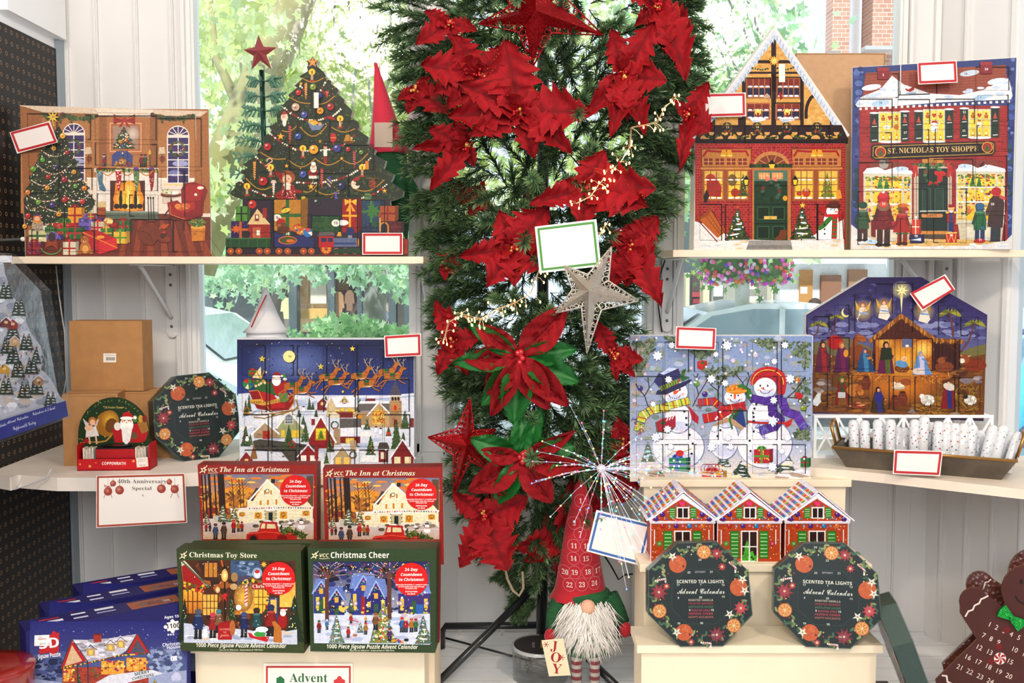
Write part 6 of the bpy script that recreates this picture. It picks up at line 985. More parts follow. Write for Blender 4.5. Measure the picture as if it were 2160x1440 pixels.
for x,y,k in((620,870,1),(670,850,1.1),(440,750,1)):s.poly([(x-16*k,y-46*k),(x+16*k,y-46*k),(x+30*k,y-10*k),(x+18*k,y+34*k),(x-18*k,y+34*k),(x-30*k,y-10*k)],'7a3c24');s.ell(x,y-46*k,17*k,6*k,'4a2014');s.line([(x-26*k,y-14*k),(x+26*k,y-14*k)],3,'a0583a')
s.scat([(335,875),(420,860),(420,900),(340,900)],12,18,['a8442c','d8906c','8a3c2c'],2,.3);s.scat([(110,740),(180,720),(240,780),(110,800)],14,30,['9a8478','b8a8a0','7c6458'],5,.5);s.scat([(330,770),(400,760),(420,800),(340,810)],10,24,['a8642c','c07c38'],4);s.scat([(1040,720),(1180,700),(1180,740),(1040,740)],10,26,['b8a8a8','8c7c80'],4,.5)
[s.line([(x,860),(x+12,760)],3,'8a6a24')or s.ell(x+12,765,5,16,'6a3418')for x in(1100,1125,1160,1175)];s.poly([(700,930),(730,900),(760,935)],'8a7c80');s.ell(1000,940,32,14,'9a8a78')
s.k+=15;s.STEP=7e-6;doors(s,[(110,322,205,420),(240,250,332,418),(368,178,470,415),(500,115,605,300),(635,112,735,420),(898,252,1010,430),(1038,324,1150,440),(112,455,212,640),(232,456,333,650),(362,458,470,652),(484,560,494,660),(622,460,732,655),(760,462,858,660),(892,465,1002,650),(1032,465,1145,640),(100,685,195,890),(228,688,330,893),(350,694,455,900),(480,698,585,905),(612,700,718,912),(748,704,850,915),(884,706,1000,920),(1025,708,1160,922)],5,'0c0808',6)
s.done('advent_calendar','nativity scene advent calendar with a purple night sky and sloping top','advent calendar')
# white lattice riser it stands on
r=thing('lattice_riser','white lattice riser with snowflake cut-outs under the nativity calendar','riser',(xz(1712,NY,ZL),NY-.03,ZL));H_=nz-ZL;Wd=xz(2080,NY,ZL)-xz(1712,NY,ZL);m=MB()
for z in(0,H_-.008):m.box((0,0,z),(Wd,.008,z+.008))
for i in range(9):x=Wd*i/8;m.box((x-.004,.001,0),(x+.004,.007,H_))
for i in range(8):x=Wd*i/8;m.tube([(x,.004,.004),(x+Wd/8,.004,H_-.004)],.004,4);m.tube([(x+Wd/8,.0035,.004),(x,.0035,H_-.004)],.004,4);m.tube([(x,.0042,H_/2),(x+Wd/8,.0042,H_/2)],.004,4)
m.build('lattice_front',FLAT,r);m=MB();m.box((0,.008,H_-.006),(Wd,.10,H_-.0005));m.box((0,.008,0),(Wd,.10,.004));m.build('board',FLAT,r)
# = puzzle boxes on the left stand
def boxface(z0,bl,br,tl,tr,d,col,side,z=(360,960,3.0)):
 p,q=onz(z[0]+bl[0]/z[2],z[1]+bl[1]/z[2],z0),onz(z[0]+br[0]/z[2],z[1]+br[1]/z[2],z0)
 s=Panel(p,math.atan2(q.y-p.y,q.x-p.x)).zoom(*z);s.body([tl,tr,br,bl],d,col,side);return s
def countdown(s,x,y,r):
 s.ell(x,y,r,r,'d8201c',28)
 for t,dy,h in(('24 Day',-.56,.17),('Countdown',-.26,.17),('to Christmas!',.04,.17),('Beginning December 1, complete part',.30,.075),('of the puzzle each day through',.42,.075),('Christmas Eve.',.53,.075),('Instructions',.72,.09),('on Back',.86,.09)):s.txt(t,x,y+dy*r+6,h*r,'fbf4ee','bital')
def emblem(s,x,y,vcc=True):
 s.star(x,y,24,'efe2c0',5,.45,-1.3);s.line([(x+2,y-4),(x+22,y-28)],5,'efe2c0');s.line([(x-8,y+4),(x-24,y+18)],5,'efe2c0');s.star(x,y,11,'6a5a38',5,.45,-1.3)
 if vcc:s.txt('VCC',x+58,y+10,22,'efe2c0','bital',wd=62);s.line([(x+28,y+18),(x+50,y+20),(x+92,y+17)],3,'efe2c0')
def inn(s):
 s.grad(200,120,905,330,'7c8498','f0a038');s.scat(box4(205,125,900,300),70,(20,60),['f0b040','e88c30','f4c864','a88870','d88038'],3,.22);s.glow(430,270,130,80,'fcc84c','e89838');s.scat(box4(205,240,520,420),150,(14,40),['b87830','8a5c30','d89a48','6c4c30'],4,.3,'s')
 for x,w_ in((225,10),(250,16),(285,9),(315,22),(335,20),(205,8)):s.line([(x-8,125),(x,260),(x+6,420)],w_,'3c2418')
 for x in(465,445,400):s.line([(x,370),(x-4,240),(x-14,150)],5,'5a3820');[s.line([(x-4,260-i*24),(x+sg*34,215-i*20)],2.4,'5a3820')for i in range(4)for sg in(-1,1)]
 s.rect(860,130,902,400,'6a5440');s.grad(205,400,905,530,'d8ccd0','c8a888')
 s.poly([(485,330),(485,280),(520,290),(612,160),(700,240),(820,240),(900,330),(900,430),(380,430),(380,345)],'f0e4c4');s.poly([(497,282),(540,205),(560,205),(520,290)],'4c4848');s.line([(496,288),(612,156),(705,240)],10,'f4f0ea');s.rect(636,150,660,175,'3c2820');s.line([(380,340),(900,330)],12,'eae4e4');s.line([(485,332),(700,325)],7,'f4ecec');[s.line([(385,y),(900,y-4)],1.6,'d8c8a0')for y in(375,395,415)]
 for x,y,w_,h in((590,220,12,28),(630,220,12,28),(562,285,15,30),(608,280,15,34),(662,278,15,34),(530,360,48,42),(690,355,48,46),(832,350,48,34),(432,360,42,26),(408,335,14,14)):s.rect(x-3,y-3,x+w_+3,y+h+3,'f8f4e8');s.rect(x,y,x+w_,y+h,'e8a838');s.line([(x+w_/2,y),(x+w_/2,y+h)],2.4,'6a4428')
 for x,y in((552,378),(712,374),(856,364),(452,372),(416,338),(612,226)):wreath(s,x,y,12,'3c5a2c','c02c24')
 s.rect(600,350,665,430,'c8b890');s.rect(620,360,646,420,'203430');s.poly([(592,350),(605,332),(664,332),(672,350)],'f0f0ee');garland(s,[(500,336),(700,330),(900,334)],6,['4a6a34','c03828','3c5428','d8b050'],15);garland(s,[(598,350),(600,415)],5,['3c5a2c','e8dcc0'],9);garland(s,[(668,350),(668,415)],5,['3c5a2c','e8dcc0'],9)
 for x,r,y in((330,60,400),(400,50,400),(230,36,420)):pine(s,x,y-r*1.5,y+20,r*1.5,'6a6a44',12,'f0ece4',seed=x)
 s.scat([(520,420),(900,400),(900,440),(520,450)],60,(12,26),['e4dcd4','9a8878','c8b8b0','6a5a40','f4f0f0'],6,.5);s.line([(560,455),(900,442)],4,'e8dcd0');s.line([(560,470),(880,460)],4,'d8ccc0');s.ell(828,450,22,18,'f2eeea');s.ell(828,425,14,13,'f4f0ee');s.rect(816,405,838,414,'3a3030');s.line([(815,436),(840,436)],5,'c03028')
 s.rect(270,380,300,430,'d8ccb8');[s.line([(275,388+i*9),(296,388+i*9)],2,'5a4a38')for i in range(4)]
 for x,y,h,c,d in((285,528,100,'4c5470','5a4434'),(338,528,110,'5c4434','3a2a24'),(226,480,54,'a02820','c83028'),(250,478,50,'3a2c34','8a2420'),(400,486,84,'b8281c','c83024'),(430,480,66,'a87c2c','7a3420'),(452,480,64,'b03024','8a2820')):figure(s,x,y,h,c,d,'3a2a24')
 s.poly([(560,470),(572,425),(590,418),(670,420),(682,455),(684,480),(800,486),(800,528),(480,528),(482,500),(500,486),(548,482)],'c02a1c');s.poly([(580,430),(600,430),(598,462),(570,462)],'e8dcb0');s.poly([(610,432),(662,434),(668,462),(608,462)],'e4d4a8');s.line([(486,496),(600,482),(800,500)],5,'e8604c');s.ell(525,522,30,24,'8a1a14');s.ell(525,526,20,18,'2a2020');s.ell(705,522,32,22,'8a1a14');s.scat([(690,450),(760,455),(870,505),(840,524),(700,490)],80,(8,18),['4a5a24','6c7a34','384818','8a8a44'],3,.4,'s')
 s.txt('The Inn at Christmas',530,104,33,'f2e6cc','ital',wd=444);emblem(s,210,92);countdown(s,792,222,99)
for i,(ox,oy,bl,br,lab)in enumerate(((0,0,(205,690),(925,690),'red puzzle box reading The Inn at Christmas directly behind the Christmas Toy Store box'),(265,7.6,(186,684),(935,668),'red puzzle box reading The Inn at Christmas behind the Christmas Cheer box'))):
 s=boxface(ZB,bl,br,(170 if not i else 168,60),(925,60 if not i else 50),.05,'9c2c22','8a241c',(360+ox,960+oy,3.0));inn(s);s.done('puzzle_box',lab,'puzzle box')
for z,P,c,lab in((ZA,((140,1180),(910,1185),(122,560),(915,556)),'3a4a24','green puzzle box hidden behind the Christmas Toy Store box except its lid edge'),(ZA,((940,1190),(1700,1186),(925,555),(1708,552)),'8c241c','dark red puzzle box squeezed in behind the Christmas Cheer box')):
 s=boxface(z,P[0],P[1],P[2],P[3],.03,c,c);x=P[2][0];s.rect(x+20,P[2][1]+4,x+700,P[2][1]+22,mixh(c,'ffffff',.35));s.rect(x+30,P[2][1]+6,x+130,P[2][1]+20,'ece8dc');[s.rect(x+36+i*5,P[2][1]+7,x+38+i*5,P[2][1]+19,'2a2420',.05)for i in range(17)];s.done('puzzle_box',lab,'puzzle box')
 # Christmas Toy Store
s=boxface(ZA,(66,1237),(845,1252),(36,592),(823,607),.052,'46522c','3c4826')
s.poly([(64,662),(790,668),(802,1196),(84,1184)],'5a3418');s.out=[(64,662),(790,668),(802,1196),(84,1184)];s.scat(s.out,160,(14,40),['6a3c1a','8a4c20','3c2818','a86428','4a3020'],3,.8)
s.poly([(380,665),(560,666),(580,740),(470,790),(380,760)],'4c6484');s.scat([(380,665),(560,666),(500,760)],20,22,['7088a8','8ca0b8','3c506c'],3,.5);s.poly([(170,664),(300,664),(300,800),(215,790)],'4a2c20');[s.rect(215+i*28,680,238+i*28,770,'c88a38')for i in range(3)]
s.grad(430,790,580,1000,'8a6a3c','e8b850');s.rect(420,760,500,960,'54506c');s.glow(460,900,60,90,'f0c050','9a6a34');s.rect(530,850,610,990,'f0c048');panebars(s,530,850,610,990,3,3,'7a4a20',5);s.grad(690,800,790,960,'e0a848','f0c860');s.rect(620,900,680,1050,'3c4c7c');s.rect(632,912,670,1000,'e8c068');s.grad(80,850,200,1000,'e8b040','c87a28');s.rect(205,880,300,1010,'e8b858');panebars(s,205,880,300,1010,4,3,'6a3c18',5);panebars(s,80,850,200,1000,4,2,'7a3818',7)
s.poly([(66,668),(90,666),(245,835),(80,810)],'d8c8b0');s.poly([(70,700),(100,690),(235,838),(82,820)],'a8201c');s.line([(70,668),(240,830)],9,'4c6c54');s.scat([(80,800),(240,830),(200,870),(90,850)],30,9,['e8c040','c83828','4a6c30'],2)
s.line([(345,1040),(342,790)],9,'1c1814');s.poly([(318,740),(340,690),(366,740),(356,800),(328,800)],'2c2418');s.glow(342,760,22,40,'fff4b0','e0a040');s.line([(300,1000),(300,860)],6,'2a2018');s.glow(298,850,16,22,'fff0c0','c88a40');s.line([(322,665),(330,700)],10,'c86a24')
s.line([(478,810),(478,950)],16,'d8d0c8');[s.line([(470,822+i*22),(486,812+i*22)],7,'c02828')for i in range(6)];s.glow(478,800,18,18,'fff0c0','c8a060');garland(s,[(440,810),(520,790),(620,860),(600,1000)],12,['3c5a24','e8c050','c83828','2c4420'],10)
s.rect(512,808,620,846,'a82420');s.txt('Christ',560,838,22,'f4e8d0','serif');s.ell(548,745,32,36,'9ab0c4');s.ell(548,752,20,24,'f0ece4');s.ell(548,735,16,12,'c83838');s.ell(400,830,24,20,'c8a878');s.ell(404,770,22,30,'a88858');s.star(590,690,22,'e8c050',8,.4);s.rect(398,980,444,1008,'c8862c');s.txt('Merry',420,992,9,'6a3010','serif');s.ell(430,962,18,18,'e8e8ec')
s.poly([(342,870),(322,890),(336,895),(330,930),(342,905),(356,930),(350,892),(364,886)],'d02c28')
pine(s,385,880,1040,60,'2c4420',16);pine(s,785,880,1180,130,'24381c',26,seed=4);pine(s,88,900,1170,90,'24341c',20,seed=5)
s.poly([(84,1060),(330,1090),(470,1100),(640,1130),(800,1100),(802,1196),(84,1184)],'ccd0dc');s.scat([(90,1070),(800,1120),(800,1190),(90,1180)],40,34,['e4e6ec','a8b0c8','d8c8b8'],3,.3)
for a in((175,1158,190,'2c3c6c','5c6470'),(268,1152,160,'a02428','c8485c'),(305,1120,150,'8a6444','4c8a94'),(465,1148,160,'2c3464','4a5a8c'),(545,1140,180,'2c5a5c','4a3020'),(635,1140,200,'9c241c','2c3c64')):figure(s,*a,'2c2828',face=False)
s.ell(708,1045,30,50,'a81c1c');santa_face(s,712,985,20);s.rect(300,1070,388,1165,'b01c20');s.ell(344,1072,44,20,'a8181c');s.txt('LETTERS',344,1105,11,'e8a090','bold');s.txt('TO',344,1124,11,'e8a090','bold');s.txt('SANTA',344,1144,11,'e8a090','bold');s.ell(218,1135,20,18,'f0f0f4');s.ell(220,1108,13,12,'f4f4f6')
s.poly([(490,1120),(625,1150),(612,1180),(500,1150)],'c82428');s.ell(560,1125,46,22,'ece8ec');s.ell(566,1130,38,18,'4aa04c');s.ell(578,1100,40,18,'f0f0f4');s.poly([(650,1180),(655,1090),(640,1050),(665,1048),(700,1090),(706,1185)],'c07c34');s.ell(392,1090,18,50,'b8743c');s.scat(s.out,60,3,['ffffff','f0f4ff'],8)
s.txt('Christmas Toy Store',332,645,32,'f2ecd4','serif',wd=430,rot=.01);emblem(s,82,634,False);countdown(s,684,778,105);s.txt('1000 Piece Jigsaw Puzzle Advent Calendar',446,1214,25,'f0ecd8','bital',wd=572,rot=.012);s.txt('Casse-tête de 1000 pièces - Rompecabezas de 1000 Piezas',445,1234,9,'d8d8b8','bital',wd=280)
s.done('puzzle_box','green puzzle box reading Christmas Toy Store with a lantern-lit street','puzzle box')
# Christmas Cheer
s=boxface(ZA,(884,1240),(1674,1250),(868,588),(1682,592),.06,'3c5030','34462a')
O=[(898,672),(1637,672),(1642,1198),(908,1188)];s.poly(O,['2c2f64','2c2f64','cfd0e0','cfd0e0']);s.out=O
s.scat([(900,675),(1636,675),(1636,860),(900,860)],90,(14,34),['1c1c3c','34386c','241c2c','3c4480'],2,.7);s.poly([(905,990),(1640,990),(1642,1198),(908,1188)],'d4d8e6');s.scat([(905,1000),(1640,1000),(1640,1190),(905,1185)],50,40,['e8eaf2','b4bcd8','c8b8c8'],5,.3)
for x0,x1,yr,ye,yb,c,rc in((905,1000,800,850,1000,'3c4888','8ca0d0'),(1000,1100,850,905,1010,'2c3478','7c90c8'),(1140,1300,765,830,1010,'3c4494','8ca4d8'),(1230,1370,800,880,1000,'34307c','8ca0d0'),(1440,1640,830,860,1000,'4c3c80','9cb0dc')):
 s.rect(x0,ye,x1,yb,c);s.poly([(x0-10,ye+14),(x0+14,yr-20),(x1-14,yr-20),(x1+10,ye+14)],mixh(rc,'3c4c90',.25));m_=(x0+x1)/2;s.poly([(m_-50,ye+20),(m_,yr),(m_+50,ye+20)],c);s.line([(m_-56,ye+24),(m_,yr-4),(m_+56,ye+24)],8,'a8bce4');s.scat([(m_-56,ye+24),(m_,yr),(m_+56,ye+24)],14,4,['e84848','f0d050','60c060','f08040'],2)
 s.rect(m_-12,ye-8,m_+12,ye+26,'f0b040');[s.rect(x,ye+46,x+22,yb-30,'f4c44c')for x in(x0+14,x1-36)];s.rect(m_-14,ye+60,m_+14,yb-4,'a8282c' if x0==1140 else '2c6a4a');wreath(s,m_,ye+76,9)
s.scat(box4(905,960,1640,1000),90,(7,14),['2c3c5c','3c5470','28304c','e8c860'],3,.7);[s.glow(x,935,14,16,'fff8d0','8a7090')for x in(932,1090,1170,1440,1455,1620)]
def bare(x,y0,y1,w_,seed):
 q=random.Random(seed);s.line([(x,y1),(x-2,(y0+y1)/2+20),(x,y0+70)],w_,'6a4438')
 for i in range(9):a=-PI/2+(i-4)*.36;L_=q.uniform(90,150);p=(x+math.cos(a)*L_*.5,max(690,y0+90+math.sin(a)*L_*.5));e_=(max(906,x+math.cos(a)*L_*1.2),max(678,y0+90+math.sin(a)*L_*.8-4));s.line([(x,y0+100),p,e_],5,'7a5448');s.line([(p[0],p[1]-3),(e_[0],e_[1]-3)],2,'c8d0e8');s.line([p,(p[0]+q.uniform(-30,30),max(676,p[1]-50))],3,'7a5448')
bare(990,680,1040,24,1);bare(1385,680,1030,26,2)
s.scat([(905,680),(1636,675),(1636,790),(1300,770),(1100,760),(905,800)],110,(3,5),['e84040','f4d84c','58c060','f0f0f0','f09040','d860c0'],7)
pine(s,1345,930,1185,170,'7a8a4c',60,'e8e8c8',seed=2,lc=('e84040','f4d84c','5870d0','f0f0f0','f09040'));s.star(1343,922,17,'fff080');pine(s,1050,1000,1185,100,'6c8478',26,'e0e8f0',seed=3);pine(s,1600,1010,1190,110,'5c7468',30,'dce4ec',seed=4);pine(s,1200,1050,1120,44,'5c7468',8,'dce4ec');pine(s,1142,890,990,50,'3c5c60',10)
s.line([(1270,1165),(1295,1050)],5,'5a3c2c');s.line([(1320,1165),(1300,1050)],5,'5a3c2c');s.rect(1555,940,1600,1000,'3c6ab0')
for a in((940,1120,80,'8a2430','3c6c4c'),(990,1100,66,'4c80a8','c8d8e8'),(1142,1060,60,'b03c28','c8a040'),(1125,1150,70,'b82c2c','3c7c40'),(1235,1055,40,'e8a030','e8d040'),(1235,1130,76,'a87c34','c83030'),(1298,1100,110,'8a5c38','9a6a40'),(1385,1172,84,'5c3478','8a3430'),(1465,1115,96,'3c6ca0','c8443c'),(1490,1115,90,'a82c34','d8d0b8'),(1525,1115,90,'b87834','b83c38'),(1552,1112,84,'3c7c4c','a82c2c')):figure(s,*a,'2c2c40')
s.ell(1492,1165,16,9,'2c2430');s.ell(1168,1135,14,8,'b0703c');s.line([(1140,1040),(1190,1050)],5,'b83c2c');s.scat([(1400,1165),(1470,1165),(1470,1180),(1400,1180)],6,9,['e8a030','c03030','3c6ab0'],2);[snowflake(s,x,y,9,'e8eef8','7484b8')for x,y in((1112,855),(1145,940),(1245,945),(1465,898),(1610,865),(1410,905))];s.scat(s.out,70,2.5,['ffffff'],8)
s.txt('Christmas Cheer',1198,647,36,'f0ecdc','bold',wd=372);emblem(s,914,632);countdown(s,1524,782,105);s.txt('1000 Piece Jigsaw Puzzle Advent Calendar',1276,1220,25,'f0ecd8','bital',wd=578,rot=.008);s.txt('Casse-tête de 1000 pièces - Rompecabezas de 1000 Piezas',1275,1236,9,'d8d8b8','bital',wd=284)
s.done('puzzle_box','green puzzle box reading Christmas Cheer with children round a decorated tree','puzzle box')
# --- jigsaw house boxes bottom left
Ya=onz(62,1332,.743).y;Yb=onz(378,1272,.743).y;a=xz(62,Ya,.5);b_=xz(378,Yb,.5);yaw=math.atan2(Yb-Ya,b_-a)
r=thing('jigsaw_box','blue jigsaw box showing a Christmas house, frontmost of the three in the corner','jigsaw box',M=Matrix.Translation((a,Ya,FZ))@Matrix.Rotation(yaw,4,'Z'))
s=Panel((a,Ya,FZ),yaw).zoom(0,960,3.0);Wd=math.hypot(b_-a,Yb-Ya)+.028;Hh=.743-FZ
s.prism([(0,0),(Wd,0),(Wd,Hh),(0,Hh)],0,.075,'2c2a6c',0,None,'38367c')
s.grad(190,1050,1185,1500,'30307c','5c6494');s.poly([(200,1260),(400,1240),(700,1300),(960,1220),(1130,1190),(1180,1300),(1180,1500),(200,1500)],'5a6494');s.scat([(200,1290),(400,1280),(400,1460),(205,1480)],60,(14,34),['44507c','7c88ac','2c3458'],3,.5);s.scat([(950,1240),(1140,1220),(1140,1400),(950,1400)],110,(10,30),['8c98bc','a8b4cc','4c5880','6c789c'],4,.7);s.scat(box4(250,1080,1120,1240),36,2.5,['c8cce8'],2)
s.poly([(195,1410),(420,1440),(1180,1360),(1180,1500),(195,1500)],'a4acc8');bricks(s,395,1340,940,1440,'b04c38','8a3424',22,11,1.2)
s.poly([(380,1352),(452,1165),(548,1300)],'b8282c');s.poly([(408,1336),(455,1200),(520,1300)],'d8b894');s.poly([(455,1165),(620,1168),(865,1130),(800,1235),(760,1260),(560,1310),(548,1302)],'c8c4cc');s.scat([(470,1175),(850,1140),(790,1240),(560,1300)],60,(16,40),['e8e6ec','9a94a0','b0acb8','dcd8e0'],5,.3);s.line([(380,1352),(455,1163),(560,1312)],6,'4a4450');s.poly([(800,1252),(868,1130),(945,1250)],'b82c2c');s.poly([(825,1248),(868,1165),(925,1246)],'5a5c70');s.line([(795,1255),(868,1127),(952,1254)],6,'4a4450');wreath(s,866,1200,11)
s.rect(592,1132,642,1182,'a8402c');s.rect(590,1128,645,1138,'7c2c20')
for x,y in((575,1245),(700,1215),(765,1195)):s.rect(x-26,y-24,x+26,y+22,'c0a070');s.rect(x-13,y-14,x+11,y+16,'e8c868');s.line([(x-36,y-14),(x-4,y-50),(x+36,y-18)],8,'5c5660');s.line([(x-34,y-19),(x-4,y-54),(x+34,y-23)],4,'e8e8ee')
garland(s,[(395,1345),(560,1312),(760,1265),(940,1252)],7,['3c5a2c','4c6c38','c83838','e8c850'],8);
for x0,x1,y0,y1 in((400,470,1352,1430),(640,785,1300,1385),(800,925,1280,1365)):s.rect(x0,y0,x1,y1,'e8a848');s.scat(box4(x0,y0,x1,y1),26,(6,12),['c83c30','a83c6c','e8d080','8a5a2c','f0c868'],int(x0),.8);panebars(s,x0,y0,x1,y1,3,2,'a86c34',2)
[s.star(x,y,14,'e8b848')for x,y in((808,1322),(928,1308))];s.line([(490,1320),(492,1440)],7,'3a4854');s.line([(555,1310),(558,1440)],7,'3a4854');s.txt('JOY',588,1385,28,'3c7a4c','serif',rot=1.0);s.poly([(600,1440),(690,1390),(960,1355),(1035,1378),(800,1440)],'dcdce4');s.txt('MERRY',900,1385,20,'2c5444','bold',rot=-.2);s.txt('CHRISTMAS',905,1408,17,'2c5444','bold',rot=-.2);pine(s,500,1370,1440,30,'2c4c34',8);pine(s,980,1410,1450,30,'8a8a34',8)
s.poly([(240,1150),(375,1120),(372,1240),(260,1255)],'c02c30');[s.ell(x,y,17,17,'c02c30')for x,y in((342,1128),(262,1240),(340,1245))];s.txt('3D',310,1218,62,'f0ecec','bold',rot=-.1,wd=130);s.txt('Jigsaw Puzzle',312,1278,26,'f4f0f4','bold',rot=-.12,wd=144);s.poly([(218,1138),(312,1134),(308,1205),(216,1205)],'f0ece8');s.line([(240,1162),(292,1160)],4,'c83838');s.txt('24-05',256,1153,8,'4a4a54');s.txt('$59.99',270,1196,10,'4a4a54')
s.txt('Ages 10+',1092,1028,17,'f0f0f8','bold',rot=-.1);s.poly([(1055,1058),(1128,1045),(1132,1102),(1058,1112)],'f0ece8');[s.ell(x,y,13,12,'f0ece8')for x,y in((1048,1085),(1090,1048),(1092,1112),(1134,1072))];s.txt('1100',1094,1092,28,'24242c','bold',rot=-.1);[s.star(1064+i*16,1134-i,8,'e8e8f0' if i<3 else '5c5c94',6,.5)for i in range(5)];s.txt('Christmas',1098,1202,20,'f0f0f8','bold',rot=-.1);s.txt('House',1098,1222,20,'f0f0f8','bold',rot=-.1);s.txt('Maison de Noël',1098,1240,11,'c8c8e0',rot=-.1);s.poly([(1078,1272),(1118,1266),(1120,1296),(1080,1300)],'e8e8f0');s.txt('i',1090,1294,17,'2c2c5c','bold');s.poly([(1080,1400),(1110,1365),(1140,1380),(1146,1420),(1090,1428)],'c8c8e0')
o=s.build('box_front',PRINT,r,Matrix.Identity(4))
m=MB();M_=Matrix.Translation((0,0,Hh));m.box((.002,.002,0),(Wd-.002,.073,.0006),'2e2c6e',M=M_)
for x0,x1,y0,y1,c in((.22,.33,.012,.062,'a8684c'),(.24,.30,.02,.05,'d8d4d8'),(.035,.075,.05,.056,'c83838'),(.03,.08,.028,.04,'e8e8f0'),(.10,.13,.05,.058,'e8e8f0'),(.10,.13,.022,.030,'d0d0e4'),(.15,.19,.05,.062,'e8e8f0'),(.15,.19,.03,.036,'b8b8d8'),(Wd-.085,Wd-.03,.02,.045,'c02c34'),(Wd-.05,Wd-.034,.024,.042,'f0ecec')):m.box((x0,y0,.0006),(x1,y1,.001),c,M=M_)
m.build('box_lid',PRINT,r)
for k,(x,y,l)in enumerate(((95,1290,'middle blue jigsaw box of the three, half hidden by the front one'),(165,1250,'rearmost blue jigsaw box in the corner against the panelled wall'))):
 p=onz(x,y,.743);copy_tree(r,l,Matrix.Translation((p.x,p.y+(.005 if k else 0),FZ))@Matrix.Rotation(yaw,4,'Z'))
 # = octagonal tea light boxes
OC=[(340,518),(598,508),(806,700),(834,990),(640,1194),(360,1198),(150,985),(150,700)]
def lean(px,py,ln,z):p=onz(px,py,z);return p
p=onz(1320+360/3.13,980+1198/3.13,ZA);q=onz(1320+640/3.13,980+1194/3.13,ZA)
s=Panel((p.x,p.y,ZA+.001),0,R(9)).zoom(1320,980,3.13)
s.body(OC,.045,'14201c','3c4e44');s.line(OC,5,'4a5a50',closed=True);s.poly([(392,560),(590,556),(765,712),(790,960),(618,1140),(388,1144),(214,965),(214,720)],'16241f');s.poly([(408,690),(590,690),(690,790),(690,950),(590,1050),(408,1050),(305,950),(305,790)],'12201e');s.line([(408,690),(590,690),(690,790),(690,950),(590,1050),(408,1050),(305,950),(305,790)],2,'3c5048',closed=True)
for a in range(40):
 t=a*2*PI/40;rr=285+26*math.sin(a*2.7);x,y=490+rr*math.cos(t),850+rr*math.sin(t);q_=t+(1 if a%2 else-1)*1.0;c=['5c7a54','3c5c40','8a9a5c','48684c','7c8a4c','a8a468'][a%6]
 for k in range(4):s.ell(x+19*k*math.cos(q_),y+19*k*math.sin(q_),18,8,c,7,q_+(.8 if k%2 else-.8))
[s.ell(490+(250+70*((i*7)%5)/5)*math.cos(i*.41),850+(250+70*((i*3)%5)/5)*math.sin(i*.41),5,5,['e8dcc0','c83830','e8c870'][i%3],6)for i in range(60)]
for x,y,r_ in((342,655,58),(744,808,58),(384,1105,56)):s.ell(x,y,r_,r_,'d4602c',18);s.scat([(x-34,y-34),(x+20,y-40),(x+30,y+10),(x-30,y+10)],24,3,['eca05c','b84c20'],3);s.star(x+38,y+14,11,'2a2418',6,.4)
for x,y,r_ in((515,575,46),(222,965,46),(712,1060,46)):s.ell(x,y,r_,r_,'d8742c',18);s.ell(x,y,r_*.84,r_*.84,'f0c080',18);s.ell(x,y,r_*.76,r_*.76,'e08838',18);[s.line([(x,y),(x+r_*.76*math.cos(i*PI/4+.2),y+r_*.76*math.sin(i*PI/4+.2))],4,'f4d098',.2)for i in range(8)];s.ell(x,y,6,6,'f4e0b0',6)
for x,y,r_,c in((218,840,62,'a02430'),(600,1120,62,'8a2430'),(758,945,50,'d04048'),(600,585,46,'a82c34'),(635,672,30,'c83c3c'),(268,800,26,'d04840'),(430,1168,26,'c84840')):s.star(x,y,r_,c,9,.5,.2);s.star(x,y,r_*.62,mixh(c,'ffffff',.12),7,.5,.6);s.ell(x,y,8,8,'f0d8b0',7)
for x,y in((308,605),(770,755),(784,830),(336,1105),(684,985)):s.star(x,y,34,'f0ead8',5,.38,.3);s.ell(x,y,6,6,'c8783c',6)
for x,y,t in((230,755,0),(705,660,.9),(530,1172,.3)):s.line([(x-36*math.cos(t),y-36*math.sin(t)+10),(x+30*math.cos(t),y+30*math.sin(t)-4),(x+40*math.cos(t)-8,y+40*math.sin(t)+18)],11,'f0ece4');[s.line([(x-30*math.cos(t)+k*14*math.cos(t),y-30*math.sin(t)+k*14*math.sin(t)),(x-24*math.cos(t)+k*14*math.cos(t),y-24*math.sin(t)+k*14*math.sin(t)+8)],5,'c83030')for k in range(5)]
s.txt('GIFTCRAFT',490,712,12,'b8b0b8','bold',wd=70);s.txt('SCENTED TEA LIGHTS',490,780,21,'f4ecdc','bold',wd=312);s.txt('Advent Calendar',496,850,38,'f8f2e4','script',wd=310)
for t,y,c in(('ROASTED VANILLA',898,'c8b8a4'),('FROSTED BERRIES',920,'a83c44'),('MISTLETOE KISSES',943,'5c7a5c'),('WINTER SPICE',966,'9a3c4c'),('FESTIVE CHEER',988,'a83c48'),('HAPPY HOLIDAYS',1010,'9a5c50')):s.txt(t,494,y,13,c,'bold',wd=164 if len(t)>12 else 124)
for t,x,y in(('24',412,548),('12',558,545),('22',416,716),('21',563,712),('23',488,632),('17',344,798),('1',492,796),('13',640,798),('9',346,884),('20',492,880),('11',641,876),('6',421,964),('15',570,964),('10',498,1050),('19',348,1052),('14',574,1128),('2',440,1128)):s.txt(t,x,y,13,'c8d0c4','bold')
R0=Matrix(s.M)
oct_=thing('tea_light_calendar','octagonal tea light calendar box on the right stand nearer the tree','tea light box',M=R0)
s.build('box',mat('dark_printed_box',rough=.34,var=(160,.12),coat=.2),oct_)
w_=MB();cx=sum(p[0]for p in[s.q(*p)for p in OC])/8;cz=sum(p[1]for p in[s.q(*p)for p in OC])/8
OQ=[s.q(*p)for p in OC];w_.prism([(cx+(u-cx)*1.012,cz+(v-cz)*1.012)for u,v in OQ],-.0022,.047);w_.build('shrink_wrap',SHRINK,oct_)
